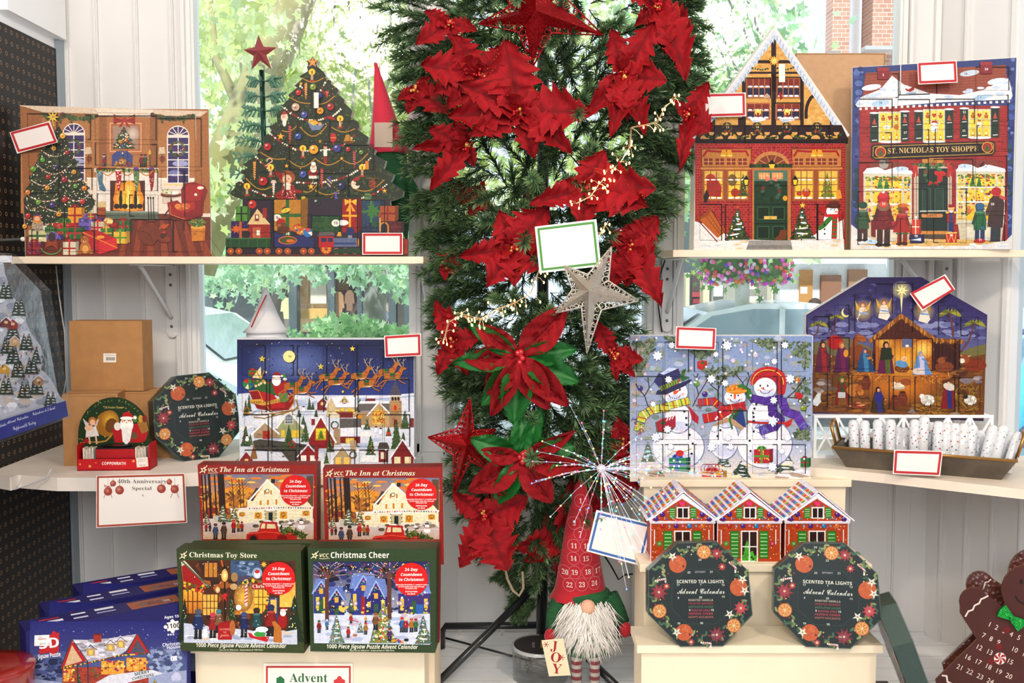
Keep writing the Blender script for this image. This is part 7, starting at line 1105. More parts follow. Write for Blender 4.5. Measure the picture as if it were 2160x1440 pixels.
def octo(label,px,py,z,yaw,ln,Y=None,dz=0):
 p=onz(px,py,z)if Y is None else V((xz(px,Y,z),Y,z));return copy_tree(oct_,label,Matrix.Translation((p.x,p.y,z+.001+dz))@Matrix.Rotation(R(yaw),4,'Z')@Matrix.Rotation(R(-ln),4,'X'))
octo('octagonal tea light calendar box on the right stand farther from the tree',1700,1363,ZA,-9,10)
octo('octagonal tea light calendar box on the lower left shelf beside the gramophone calendar',388,973,ZL,38,8)
m=MB();m.box((0,0,0),(.075,.26,.13),'4a1418');tag(m.build('gift_box',GLOSSY,M=Matrix.Translation((xz(1880,2.2,.4),2.17,FZ))),'dark red glossy box on the floor under the edge-on octagonal box','box')
octo('octagonal box turned edge-on leaning against the end of the right stand',1905,1500,FZ+.13,-100,-20,2.34,.016)
m=MB();m.lathe([(.0001,.002),(.085,.002),(.09,.33),(.093,.345),(.09,.35),(.06,.352),(.0001,.354)],28,'8c1a14');tag(m.build('round_tin',GLOSSY,M=Matrix.Translation((xz(-30,1.98,.7),1.98,FZ))),'glossy red round tin cut off by the bottom left corner','tin')
# = gingerbread house tins
hy=2.425;s=Panel((xz(1320+812/3.13,hy,ZB),hy,ZB)).zoom(1320,980,3.13)
hw=.0775;hb=.108;hp=.172;hd=.13
def up(u,v):return(812+u*2700,690-v*2660)
r=thing('gingerbread_tin','middle gingerbread house tin with a green tree in its window','gingerbread house tin',M=Matrix(s.M))
s.prism([(-hw,0),(hw,0),(hw,hb),(-hw,hb)],0,hd,'b84e1c')
X=lambda u:812+u;s.line([(606,386),(604,684)],5,'f0e8ea');s.line([(1022,386),(1020,684)],5,'f0e8ea');s.scat(box4(612,400,1014,680),90,3.4,['f4ece4'],3);s.scat(box4(612,400,1014,680),90,(6,16),['c05a24','a84818','cc6428'],4,.5)
for x,c in((686,'c02c2c'),(774,'5c2c8a'),(862,'3c84b8'),(948,'d8762c')):bauble(s,x,402,16,c)
for x,c in((728,'6cb4d0'),(818,'e89ac0'),(904,'5c9ad0')):s.ell(x,402,7,7,c,7)
for a,b_ in((690,748),(882,940)):s.rect(a,438,b_,616,'3c8c2c');[s.line([(a+8,458+i*24),(b_-8,458+i*24)],4,'d8f0c8')for i in range(7)];s.line(box4(a,438,b_,616),3,'2a6a1c',closed=True)
s.rect(760,434,872,640,'f4ece8');s.rect(768,442,864,632,'3c1c14');pine(s,800,490,632,70,'4cac34');s.scat([(820,560),(860,600),(860,632),(800,632)],14,9,['5cbc3c'],2);s.line([(816,440),(816,634)],8,'f4ece8');s.line([(766,540),(866,540)],7,'f4ece8')
for x,c in((662,'5c8c3c'),(968,'b03040')):s.ell(x,520,19,19,c,12);s.star(x,520,12,mixh(c,'ffffff',.4),6,.5)
s.scat(box4(620,655,1010,676),22,5,['f4ece4','e8a0b0','d83c3c'],2);[s.line([(630+k*360,430),(630+k*360,520)],6,'f0e8e4')for k in(0,1)]
s.build('tin_body',PRINT,r)
t_=Panel(s.o,0).zoom(1320,980,3.13);t_.k=80
t_.prism([(-hw-.003,hb-.012),(hw+.003,hb-.012),(hw+.003,hb),(0,hp),(-hw-.003,hb)],-.003,hd+.003,'f0e8ec');t_.STEP=4.5e-5
t_.poly([(620,368),(1006,368),(1010,352),(812,222),(608,350)],'b84e1c')
t_.scat([(640,360),(990,360),(812,240)],60,3,['f4ece4'],3);t_.rect(776,276,858,352,'f4ece8');t_.rect(784,284,850,346,'2c1410');t_.line([(817,280),(817,350)],7,'f4ece8');[t_.rect(a,280,a+40,350,'3c8c2c')for a in(728,866)];[t_.line([(a+5,292+i*14),(a+34,292+i*14)],3,'d8f0c8')for a in(728,866)for i in range(4)]
[bauble(t_,x,y,17,'5c2c8a')for x,y in((682,322),(640,352),(946,322),(990,352))];[t_.ell(x,250,12,11,'e03c7c')for x in(803,822)];t_.poly([(792,254),(833,254),(812,274)],'e03c7c');[t_.ell(x,y,6,6,'4c8cc8',6)for x,y in((772,268),(852,268),(708,352),(900,352),(925,350))]
t_.line([(596,362),(812,206),(1030,362)],9,'f4f0f6');t_.line([(600,374),(1028,374)],7,'ece4ea')
sl=math.hypot(hw+.012,hp-hb+.008);cols=['c84838','4c6cb8','5c9c4c','d8803c','8a54a8','e0a848','4c9cb0','d05c7c']
def roof(M_,mb):
 mb.box((0,-.006,0),(sl,hd+.006,.003),'efeaf0',M=M_)
 for i in range(7):
  for j in range(13):
   x=.008+i*(sl-.012)/7;y=(j+(.5 if i%2 else 0))*.0108+.002;w1=(sl-.016)/7*.42;mb.lathe([(.0045,0),(.0036,.0012),(.0001,.0015)],6,cols[(i*3+j*5)%8],0,M_@Matrix.Translation((x+w1,y,.003))@Matrix.Diagonal((1.25,1,1,1)))
ang=math.atan2(hp-hb+.004,hw+.006)
t_.build('tin_lid',PRINT,r)
for sg in(-1,1):
 m=MB();M_=Matrix.Translation((0,0,hp+.003))@(Matrix.Rotation(ang,4,'Y')if sg>0 else Matrix.Rotation(PI,4,'Z')@Matrix.Translation((0,-hd,0))@Matrix.Rotation(ang,4,'Y'));roof(M_,m);m.build('roof_panel',PRINT,r)
for px,l in((1320+372/3.13,'left gingerbread house tin, nearest to the hanging tree'),(1320+1258/3.13,'right gingerbread house tin at the end of the stand')):copy_tree(r,l,Matrix.Translation((xz(px,hy,ZB),hy,ZB)))
# = cardboard boxes, signs, cards
def carton(label,px0,py0,px1,py1,z,d,yaw=0,tape=False,lab=False):
 p=onz(px0,py1,z)if z<1.2 else None;a,b_=p.x,xz(px1,p.y,z);h=(at(px0,py0,p.y)-at(px0,py1,p.y)).z;Wd=b_-a
 s=Panel((p.x,p.y,z),R(yaw));s.STEP=4e-5;s.box((0,0,0),(Wd,d,h),'b07f4e');s.box((0,d*.48,h),(Wd,d*.52,h+.0005),'c49a68')
 s.line([(px0+3,py0+4),(px1-3,py0+3)],1.2,'96683c')
 if lab:s.rect(218,745,245,764,'eee6da');[s.rect(224+i*2.1,753,225.2+i*2.1,760,'3a342e',.05)for i in range(9)];s.line([(221,749),(242,749)],1,'b0a090')
 return tag(s.build('cardboard_box',mat('kraft_board',rough=.85,var=(30,.08)),M=s.M),label,'cardboard box')
b1=carton('plain brown cardboard box on the lower left shelf beside the pegboard',135,832,246,983,ZL,.10,10)
b2=carton('plain brown cardboard box behind the gramophone calendar, its right half showing',251,826,376,966,ZL,.10,2)
zt=ZL+(at(251,826,onz(251,966,ZL).y)-at(251,966,onz(251,966,ZL).y)).z
p=V((xz(150,2.78,zt),2.78,zt));b3=Panel((p.x,p.y,zt+.002),R(-1));b3.STEP=4e-5;hh=(at(150,680,2.78)-at(150,827,2.78)).z;b3.box((0,0,0),(xz(304,2.78,zt)-p.x,.075,hh),'b27f4c');b3.rect(218,745,245,764,'eee6da');[b3.rect(224+i*2.1,753,225.2+i*2.1,760,'3a342e',.05)for i in range(9)];b3.line([(221,749),(242,749)],1,'b0a090')
tag(b3.build('cardboard_box',MATS['kraft_board'],M=b3.M),'square brown cardboard box with a small barcode label stacked on top of the others','cardboard box')
# gramophone calendar: red tray with arched back card
p=onz(163,993,ZL);s=Panel((p.x,p.y,ZL),R(3)).zoom(0,500,2.77);A=[s.q(452,1365),s.q(880,1342),s.q(882,1280),s.q(448,1300)]
r=thing('gramophone_calendar','arched gramophone advent calendar with Santa and an angel in a red tray reading COPPENRATH','advent calendar',M=s.M);Wt=A[1][0]-.002;ht=.031
s.box((0,0,0),(Wt,.004,ht),'c8202a');s.box((0,.06,0),(Wt,.064,.02),'b01c24');s.box((0,0,0),(Wt,.064,.003),'a81c22');s.prism([(0,0),(.002,0),(.002,.07),(0,.06)],.0,.064,'c8202a');s.prism([(Wt-.002,0),(Wt,0),(Wt,.06),(Wt-.002,.07)],0,.064,'c8202a')
s.txt('COPPENRATH',664,1330,17,'f4ece8','bold',wd=140);[s.star(x,y,r_,'f0c070',8,.35)for x,y,r_ in((525,1338,12),(468,1326,7),(780,1308,11),(560,1318,5),(842,1330,8))];s.poly([(795,1290),(862,1284),(866,1338),(800,1345)],'ece4dc');s.line([(806,1300),(855,1296)],2,'a09890');s.line([(806,1308),(848,1305)],2,'c06060');s.txt('$34.95',830,1336,9,'5a5450')
s.build('tray',PRINT,r)
t_=Panel(s.o+s.n*-.045,R(3)).zoom(0,500,2.77);rim=arc(664,1150,208,-215,0,180,18);t_.body([(x,y)for x,y in rim]+[(456,1330),(872,1325)],.003,'24401f','2c4a24',snap=.03)
t_.scat(t_.out,40,3,['d8b850','e8d080'],3);t_.txt('24 Festive Tunes',664,1000,12,'d8c070','serif',wd=106)
for i,ch in enumerate('Mini-Advent Gramophone'):a=PI*(.86-.72*i/21);t_.txt(ch,664+188*math.cos(a),1150-192*math.sin(a),14,'8a9a4c','script',rot=PI/2-a)if ch.isalpha()else None
t_.ell(628,1090,70,76,'a8741c',18,.3);t_.glow(640,1070,56,60,'e8b848','a0701c');t_.ell(650,1100,34,44,'7a4c14',12,.3);t_.line([(650,1160),(620,1190),(560,1200)],9,'c8923c')
[t_.poly([(532+a*10,1090),(532+a*48,1060),(532+a*30,1110)],'d8c8c8')for a in(-1,1)];t_.poly([(505,1110),(560,1105),(580,1160),(500,1170)],'e8e0d8');t_.ell(540,1075,24,26,'b87838');t_.ell(541,1082,16,18,'ecc0a0');t_.ell(520,1115,26,18,'ecc4a8');[t_.line([(x,1165),(x+6,1205)],10,'ecc0a0')for x in(520,560)]
t_.poly([(655,1120),(700,1090),(800,1090),(865,1140),(850,1190),(820,1200),(670,1200)],'b81c24');t_.ell(686,1105,20,24,'ece4dc');t_.ell(785,1160,20,22,'7a5c3c');t_.poly([(800,1080),(850,1050),(870,1130),(830,1150)],'a8783c');[t_.ell(x,1060,14,22,c)for x,c in((790,'5c8a3c'),(822,'c8a040'),(845,'8a3428'))];santa_face(t_,740,1075,42);t_.poly([(710,1110),(775,1110),(760,1190),(738,1215),(716,1190)],'f0ece6')
t_.line([(470,1200),(620,1192)],5,'c8984c');t_.star(505,1190,22,'a82028',5,.5);t_.done('back_card',parent=r,M=r.matrix_world.inverted()@t_.M)
m=MB();m.box((.045,.012,ht*.0+.004),(Wt-.04,.040,ht+.028),'241c1e');m.box((.045,.0115,ht),(Wt-.04,.012,ht+.024),'b82028');m.lathe([(.0001,0),(.040,0),(.040,.002),(.0001,.002)],20,'1c1c20',M=Matrix.Translation((Wt/2,.03,ht+.03))@Matrix.Diagonal((1,.45,1,1)));m.lathe([(.0001,.0021),(.014,.0022)],14,'c02830',M=Matrix.Translation((Wt/2,.03,ht+.03))@Matrix.Diagonal((1,.45,1,1)));m.build('record_player',PRINT,r)
for x in(.012,Wt-.040):m=MB();[m.box((x+i*.004,.01,.004),(x+i*.004+.0028,.04,ht+.028-(i%3)*.002),('ece4d8','d8ccb8')[i%2])for i in range(7)];m.build('record_stack',PRINT,r)
# cellophane wrapped picture calendar hanging on the pegboard hook
q0,q1=onz(2,925,1.125),onz(133,880,1.125);q0=at(2,925,2.05);q1=at(133,880,2.3);s=Panel(q0,math.atan2(q1.y-q0.y,q1.x-q0.x),0).zoom(0,500,2.77)
r=thing('picture_calendar','cellophane-wrapped snowy tree picture calendar hanging on the pegboard at the left edge','advent calendar',M=s.M)
O=[(-60,120),(20,150),(30,215),(60,300),(75,350),(120,390),(155,450),(150,490),(180,560),(240,640),(250,710),(240,770),(300,830),(345,920),(372,955),(388,1045),(0,1180),(-120,1220),(-120,130)]
s.body(O,.004,'c8c8d0','e8e8ec',snap=0);s.out=O[:15]+[(-100,1080),(-110,140)];s.scat(s.out,200,(10,40),['dcdce4','b8bcc8','f0f0f2','a4a8b4','d0c4b8'],3,.6)
for i in range(26):x,y=[(20,320),(95,420),(60,560),(140,620),(30,640),(170,760),(90,780),(200,880),(20,880),(130,900),(280,960),(60,700),(-20,480),(210,700)][i%14];pine(s,x+(i//14)*26,y-60,y+40,64,'3c4c38',snow='e8e8ee',seed=i)
for x,y,c in((70,510,'a83428'),(30,500,'8a2c28'),(20,770,'d8a838'),(220,840,'b89468'),(80,610,'d8b48c')):cottage(s,x-30,x+30,y-34,y-8,y+26,c)
for i in range(36):figure(s,-20+(i*61%260),640+(i*37%280),20,['a83434','3c4c8a','4a6a3c','c88a34'][i%4],'5c3434');
s.scat([(0,400),(140,500),(300,900),(0,960)],60,3,['e8b040','c83434','4c5ca0'],5);s.poly([(-120,1110),(0,1068),(372,955),(388,1045),(0,1180),(-120,1220)],'2c3c94');s.scat([(0,1080),(360,970),(380,1035),(0,1165)],30,3,['e8e8f4'],3);s.txt('Adventskalender',-18,1112,22,'f0f0f8','script',rot=-.31,wd=90);s.txt('Advent Calendar',92,1072,20,'f0f0f8','script',rot=-.3,wd=130);s.txt("Calendrier de l'Avent",246,1022,20,'f0f0f8','script',rot=-.3,wd=140);s.txt('Coppenrath Verlag',132,1108,22,'f0f0f8','script',rot=-.3,wd=140);s.done('picture_sheet',parent=r,M=Matrix.Identity(4))
m=MB();E_=[s.q(*p)for p in((-80,90),(60,98),(265,310),(378,970),(392,1050),(0,1190),(-130,1230),(-130,90))];m.prism(E_,-.012,.012);m.build('cellophane_sleeve',CELLO,r)
hk=at(48,510,2.2);m=MB();m.tube([(PEGX,2.2+.06,hk.z),(PEGX+.05,2.2+.02,hk.z-.004),(hk.x,2.2,hk.z+.006)],.003,6,'30302f');m.ball((hk.x,2.2,hk.z+.006),.005,'c8c0b4');m.box((-.035,-.001,-.045),(.005,.001,-.03),'d8d8dc',M=Matrix.Translation((hk.x-.03,2.2,hk.z)));tag(m.build('peg_hook',FLAT),'dark wire peg hook holding the cellophane-wrapped calendar','hook')
# paper signs and price cards
def card(P,Y,bc,label,name='price_card',ww=5,inset=.09,extra=None,yaw=0,cat='price card',base='efe3dd'):
 o=at(*P[0],Y);s=Panel(o,R(yaw));s.STEP=2.5e-5;s.prism([s.q(*p)for p in P],0,.0006,base,0,None,'f6f2ee');cx=sum(p[0]for p in P)/4;cy=sum(p[1]for p in P)/4
 hgt=math.hypot(P[0][0]-P[3][0],P[0][1]-P[3][1]);wdt=math.hypot(P[0][0]-P[1][0],P[0][1]-P[1][1])
 if bc:s.line([(x+(cx-x)*inset*1.6*hgt/wdt*1.3,y+(cy-y)*inset*1.9)for x,y in P],ww,bc,closed=True)
 if extra:extra(s)
 return s.done(name,label,cat,mats=[PAPER])
RED='b8242a'
card([(20,279),(105,255),(122,300),(36,324)],2.735,RED,'tilted red-bordered blank price card on the corner of the fireplace calendar')
card([(764,491),(850,491),(850,537),(764,537)],2.775,RED,'red-bordered blank price card at the foot of the tree-shaped calendar')
card([(1480,197),(1573,195),(1574,245),(1482,248)],2.745,RED,'red-bordered blank price card on the roof of the half-timbered house calendar',yaw=8)
card([(1935,132),(2018,127),(2020,174),(1937,178)],2.715,RED,'red-bordered blank price card on the top edge of the toy shop calendar',yaw=-12)
card([(810,708),(888,703),(889,750),(812,754)],2.645,RED,'red-bordered blank price card on the corner of the sleigh calendar')
card([(1426,688),(1511,692),(1509,738),(1424,735)],2.60,RED,'red-bordered blank price card on the top edge of the snowman calendar')
card([(1919,619),(1994,578),(2015,610),(1945,656)],2.765,RED,'tilted red-bordered blank price card on the sloping top of the nativity calendar',yaw=-3)
def anniv(s):
 s.zoom(0,960,3.0);s.txt('40th Anniversary',898,176,24,'5a5450','serif',wd=312);s.txt('Special',896,219,22,'5a5450','serif',wd=126);s.txt('S',898,256,14,'3a4440','script',rot=1.2)
 for x,y,r_ in((716,178,19),(757,220,28),(684,228,27),(1072,168,18),(1022,211,28),(1106,214,26)):s.line([(x,140),(x,y-r_)],1.5,'9a6a60');s.ell(x,y,r_,r_,'9c3c30',16);s.glow(x-r_*.2,y-r_*.2,r_*.7,r_*.7,'d88a78','9c3c30');s.rect(x-4,y-r_-5,x+4,y-r_+2,'c89050')
 for x in(684,1106):[s.line([(x,198),(x+a*22,186),(x+a*20,200),(x,198),(x+a*26,268)],3,'a83428')for a in(-1,1)]
yy=onz(210,1007,ZL).y-.006
card([(203,1003),(390,998),(395,1102),(203,1113)],yy,'a84430','large red-bordered paper sign reading 40th Anniversary Special taped to the lower left shelf','paper_sign',4,.03,anniv,cat='sign',base='f4ece2',yaw=0)
def adv(s):s.txt('Advent',651,1438,19,'1c5c34','serif',wd=80);s.poly([(583,1430),(592,1425),(600,1432),(600,1450),(583,1450)],'1c6a3c');s.ell(590,1436,5,5,'1c6a3c');s.poly([(704,1434),(716,1428),(728,1434),(728,1450),(704,1450)],'c83034');s.ell(716,1430,5,5,'c83034');s.line([(563,1460),(563,1406),(738,1406),(738,1460)],4,'c03028')
card([(556,1399),(744,1399),(744,1490),(556,1490)],YA+.009,None,'red-bordered paper sign reading Advent fixed to the front of the left stand','paper_sign',extra=adv,cat='sign',base='f4ecdc')
def blue(s):
 for x,y,a in((1268,1092,.6),(1352,1172,2.4)):[s.ell(x+5*math.cos(a+k)*k,y+5*math.sin(a+k*.5),5,2.2,'3c6a4c',6,a+k)for k in range(3)];s.line([(x-6,y+2),(x+12,y-2)],.8,'4a4438');s.scat(box4(x-6,y-4,x+10,y+4),4,1,['b83028'],2)
def hung(P,Y,bc,label,top,extra=None,ww=5):
 o=card(P,Y,bc,label,'price_card',ww,.07,extra,base='f0e9e2');m=MB();a,b_=at(*top[0],Y-.002),at(*top[1],Y+.03);mid=at((top[0][0]+top[1][0])/2+3,top[1][1]+3,Y-.004)
 m.tube([o.matrix_world.inverted()@p for p in(a,mid,b_)],.0012,5,'f0ece8');m.build('string',PAPER,o);return o
hung([(1128,478),(1258,462),(1268,561),(1138,576)],2.47,'4c8a3c','large green-bordered blank card hanging in the Christmas tree above the silver star',((1195,482),(1185,455)))
hung([(1258,1075),(1376,1105),(1354,1194),(1237,1162)],2.50,'3c66a8','large blue-bordered blank card with holly sprigs hanging under the firework light',((1318,1098),(1335,1060)),blue)
# hang tags
for(x0,y0,x1,y1),st,Y,l in(((662,195,672,228),((650,150),(674,150)),2.775,'small white hang tag on string in front of the tree-shaped calendar'),((1643,135,1656,173),((1649,100),(1650,100)),2.745,'small white hang tag on string below the star of the half-timbered house')):
 o=card(box4(x0,y0,x1,y1),Y,None,l,'hang_tag',cat='tag',base='e8dcd0');m=MB();I=o.matrix_world.inverted();[m.tube([I@at((x0+x1)/2,y0+2,Y),I@at(*p,Y)],.0007,4,'e8e0d4')for p in st];m.build('string',PAPER,o)
 # small price stickers' cards on the puzzle stand, window poster seen from behind
def poster(s):s.line(box4(933,798,965,862),2,'b8d0e4',closed=True);s.txt('99',958,845,12,'e8a8b4','serif',sx=-1)
card(box4(929,792,970,870),3.122,None,'pale poster with mirrored digits taped in the middle window behind the tree','window_poster',extra=poster,cat='poster',base='f0f4f8')
# = loaf pan with wrapped tubes
TIN=mat('dark_tin','6a6258',rough=.38,metal=.55,var=(20,.25));GOLD=mat('gold_rim','b08248',rough=.3,metal=.8)
A=onz(1786,985,ZL);B_=onz(2112,1012,ZL);yaw=math.atan2(B_.y-A.y,B_.x-A.x);Lp=math.hypot(B_.x-A.x,B_.y-A.y)
r=thing('loaf_pan','long dark metal loaf pan with gold rim and handles holding wrapped tubes','pan',M=Matrix.Translation(A)@Matrix.Rotation(yaw,4,'Z'));O_,I_,H_,Dp=.034,.004,.056,.13;m=MB()
q=[(0,0,0),(Lp,0,0),(Lp,Dp,0),(0,Dp,0),(-O_,-.03,H_),(Lp+O_,-.03,H_),(Lp+O_,Dp+.03,H_),(-O_,Dp+.03,H_)];m.add(q,[(0,3,2,1),(0,1,5,4),(1,2,6,5),(2,3,7,6),(3,0,4,7)]);m.add([(x+(I_ if x<Lp/2 else-I_),y+(I_ if y<.05 else-I_),z+(.003 if z==0 else 0))for x,y,z in q],[(0,1,2,3),(0,4,5,1),(1,5,6,2),(2,6,7,3),(3,7,4,0)]);m.build('pan_body',TIN,r)
m=MB();m.tube([(-O_,-.03,H_),(Lp+O_,-.03,H_),(Lp+O_,Dp+.03,H_),(-O_,Dp+.03,H_)],.0042,8,closed=True);m.build('rim',GOLD,r)
for x,sg in((-O_,-1),(Lp+O_,1)):m=MB();m.tube([(x,.03,H_),(x+sg*.012,.03,H_+.045),(x+sg*.014,.045,H_+.058),(x+sg*.014,.095,H_+.058),(x+sg*.012,.11,H_+.045),(x,.11,H_)],.0045,8);m.build('handle',GOLD,r)
rn=random.Random(8)
WRAP=[['c8ccd0','a82c34','5c6470','e0e0e0'],['d0c8c4','b0445c','3c4450','d8a060'],['b8bcc0','d0d4d8','8a8e94','e0e4e8']]
PR=[(1800,885),(1824,886),(1852,884),(1879,884),(1893,900),(1908,902),(1930,884),(1950,876),(1964,890),(1980,888),(1998,892),(2015,892),(2034,893),(2052,896),(2068,908),(2096,897),(2118,897),(2132,912),(2150,912),(1862,905),(1812,905)]
LB=['leftmost wrapped tube in the pan','second wrapped tube from the pan handle on the left','third wrapped tube with dark tree print','wrapped tube with black and red print, standing straight','short tube sunk low behind the straight one','short tube leaning left of the tallest tube','wrapped tube leaning against the tallest tube','tallest wrapped tube rising above the pan middle','tube directly right of the tallest tube','grey flecked tube leaning behind the pan card','tube with orange reindeer print','tube with green tree print right of the reindeer tube','tube with small grey print in the right half','silvery tube with pale script print','short plain white tube between two silver groups','shiny silver tube, first of the right group','shiny silver tube, second of the right group','crumpled silver tube low in the right group','rightmost silver tube beside the pan handle','short tube peeping out behind the third tube','small tube peeping out behind the leftmost tube']
I=r.matrix_world.inverted()
for i,(px,py)in enumerate(PR):
 back=i in(4,5,8,14,17,19,20);Yt=(A.y+.10+(.05 if back else 0))-(px-1786)/326*(A.y-B_.y);tp=at(px,py,Yt);fx=px-4-(px-1950)*.05+rn.uniform(-2,2)-(14 if px>2080 else 0);bt=V((xz(fx,Yt-.045,ZL),Yt-.045,ZL+.012));ax=(tp-bt);Lt=ax.length;M_=Matrix.Translation(bt)@ax.to_track_quat('Z','Y').to_matrix().to_4x4();c=WRAP[0 if i<4 or 8<=i<10 else 1 if i in(6,7,10,11,12)else 2];m=MB();rr=.0135
 m.lathe([(.0001,0),(rr,.001),(rr,Lt-.012),(rr*.8,Lt-.003),(.0001,Lt)],14,'e4e4e6')
 for k in range(int(Lt/.0085)):
  for a in range(5):t=a*1.257+k*.5;z=.006+k*.0085+rn.uniform(-.002,.002);z<Lt-.02 and m.add([((rr+.0003)*math.cos(t+u),(rr+.0003)*math.sin(t+u),z+v)for u,v in((-.22,0),(.22,.001),(.05,.0052))],[(0,1,2)],rn.choice(c))
 tag(m.build('wrapped_tube',mat('tube_wrap',rough=.22,coat=.6),M=M_),LB[i]+', white with printed cellophane','wrapped tube','wrapped tubes in the loaf pan')
card([(1886,948),(1989,951),(1983,1004),(1883,999)],A.y-.46*(A.y-B_.y)-.06,RED,'red-bordered blank price card on the front of the loaf pan',yaw=-10)
# = gingerbread figure calendars
def ginger(label,dx,dy,dY,bub=False):
 Y=2.44+dY;a=V((xz(2170,Y,FZ),Y,FZ));s=Panel(a,R(-12),R(4),R(0)).zoom(1760+dx,1000+dy,3.2725);G=[]
 G+=arc(962,880,98,98,160,330,8)[0:]+[(1120,880),(1168,925)]+arc(1345,800,190,178,150,390,16)+[(1560,880)]+arc(1760,880,98,98,210,380,8)+[(1720,1120),(1850,1400)]+arc(1870,1700,140,170,-60,120,8)+[(1600,1840),(1420,1600),(1330,1560),(1200,1640),(1040,1850)]+arc(830,1700,150,160,80,230,8)+[(700,1420),(985,1140),(870,960)]
 s.body(G,.009,'4a221d','7a5038',snap=.02)if not bub else s.body(G,.012,'5c3028','6a4434',snap=.02)
 if bub:s.line([(985,895),(995,858),(1018,852),(1034,836)],9,'e8d8cc');o=s.done('gingerbread_calendar',label,'advent calendar',mats=[mat('bubble_wrapped_wood',rough=.3,coat=.8,bump=('vor',90,.9))]);return o
 s.line([(905,980),(925,945),(955,935),(968,905),(1000,890),(1012,862),(1040,850),(1060,838)],11,'ecdfd2');s.line([(745,1388),(775,1392),(780,1430),(820,1450)],11,'ecdfd2')
 s.line(arc(1345,830,95,70,20,170,8),13,'20100e');[s.ell(x,740,14,18,'20100e')for x in(1290,1410)]
 t=ang=.43;nums=(((1062,1040),range(1,7)),((1024,1118),range(7,12)),((992,1200),(12,13,0,15)),((914,1268),range(16,21)),((856,1336),range(21,25)))
 for(x0,y0),ns in nums:
  for k,n_ in enumerate(ns):
   if n_:w2=56 if n_<10 else 78;s.txt(str(n_),x0+k*w2*math.cos(ang),y0+k*w2*math.sin(ang)+8,34,'e8d8cc',rot=ang)
 for x,y in((1190,1075),(1135,1190),(1080,1290)):s.ell(x,y,24,24,'6a1418',14)
 s.k+=80;s.ell(1143,1270,42,42,'e8dcd4',18);[s.poly([(1143,1270),(1143+26*math.cos(a-.1),1270+26*math.sin(a-.1)),(1143+42*math.cos(a+.35),1270+42*math.sin(a+.35)),(1143+40*math.cos(a+.75),1270+40*math.sin(a+.75)),(1143+20*math.cos(a+.5),1270+20*math.sin(a+.5))],'a01c24')for a in[i*1.047 for i in range(6)]]
 o=s.done('gingerbread_calendar',label,'advent calendar',mats=[mat('painted_wood',rough=.55,var=(8,.1),spec=.3)]);bw=MB();c=s.q(1216,985);M_=Matrix.Translation((c[0],-.006,c[1]))@Matrix.Rotation(.62,4,'Y')
 [bw.prism([(0,.007),(0,-.007),(sg*.030,-.018),(sg*.034,0),(sg*.030,.018)],-.006,.004,'1c7a34',M=M_)for sg in(-1,1)];bw.ball((0,-.002,0),(.008,.008,.009),'1c7a34',M=M_);bw.build('bow_tie',glitter('green_glitter','1f9a3c'),o);return o
ginger('brown gingerbread figure calendar with numbers and a glittery green bow tie',0,0,0)
ginger('second gingerbread figure calendar in bubble wrap standing behind the bow-tied one',14,-34,.07,True)
# = the hanging-shaped tree, widest at the top
NEED=mat('pine_needles',rough=.55);GRN=['284a2c','2f5836','3c6a42','4a7444','24422c','567c44']
def sprig_mesh(mb,M,rn,L=.15,n=170,nl=.032):
 mb.tube([(0,0,0),(L*.5,0,.006),(L,0,.0)],[.0018,.0015,.0008],4,'3c4424',M=M)
 for i in range(n):
  t=rn.random()**.8;a=rn.uniform(0,6.28);x=L*t;l=nl*rn.uniform(.7,1.1);f=.75+.5*(t>.9);d=V((f,math.cos(a),math.sin(a))).normalized()*l;p=V((x,0,.004*math.sin(PI*t)));w_=V((0,-math.sin(a),math.cos(a)))*.0015;c=rn.choice(GRN);mb.add([p-w_,p+w_,p+d*.6+w_*.8,p+d,p+d*.6-w_*.8],[(0,1,2,3,4)],[mixh(c,'000000',.2)]*2+[c,mixh(c,'c4d08a',.55),c],M=M)
SIL=[(-60,800,1455),(40,825,1462),(100,862,1475),(200,868,1450),(300,868,1438),(400,885,1405),(480,892,1385),(600,912,1352),(700,925,1345),(800,960,1330),(900,972,1315),(1000,975,1285),(1100,1010,1225),(1180,1060,1195),(1200,1112,1175),(1280,1118,1168)]
def edge(y):
 for(a,l,r_),(b_,l2,r2)in zip(SIL,SIL[1:]):
  if a<=y<=b_:t=(y-a)/(b_-a);return l+(l2-l)*t,r_+(r2-r_)*t
 return 1118,1168
TY=2.86;tp=at(1143,1440,TY)
T0=thing('christmas_tree','artificial green Christmas tree growing wider upward from a black metal stand','christmas tree',(tp.x,TY,FZ));TI=Matrix.Translation((-tp.x,-TY,-FZ))
rn=random.Random(12);var=[]
for k in range(4):m=MB();sprig_mesh(m,Matrix.Identity(4),rn);var.append(m)
def place(i,q):
 y=q.uniform(-50,1185)if i%12 else q.uniform(1180,1270);l,r_=edge(y);I_=(22 if y<450 else 40)if y<1180 else 0;l+=I_;r_-=I_;x=q.uniform(l,r_)if i%3 else q.choice((l,r_))+q.uniform(-12,12);c=(l+r_)/2;u=max(-1,min(1,(x-c)/((r_-l)/2)));dep=(.24 if y<960 else .13 if y<1180 else .03)*math.sqrt(1-u*u*.9)*q.uniform(.1,1);p=at(x-u*min(70,(r_-l)*.2),y+10,TY-dep)
 d=V((u*1.3+q.uniform(-.5,.5),-(.6-.4*abs(u))*q.uniform(.1,1.2),q.uniform(-.75,.5)if y<1180 else-.9));s_=q.uniform(.8,1.15)if y<1040 else .75 if y<1180 else .5;return TI@Matrix.Translation(p)@d.to_track_quat('X','Z').to_matrix().to_4x4()@Matrix.Scale(s_,4)
q=random.Random(5);base=[m.build('branch',NEED,T0)for m in var]
for i,o in enumerate(base):o.matrix_basis=place(i*7+1,q)
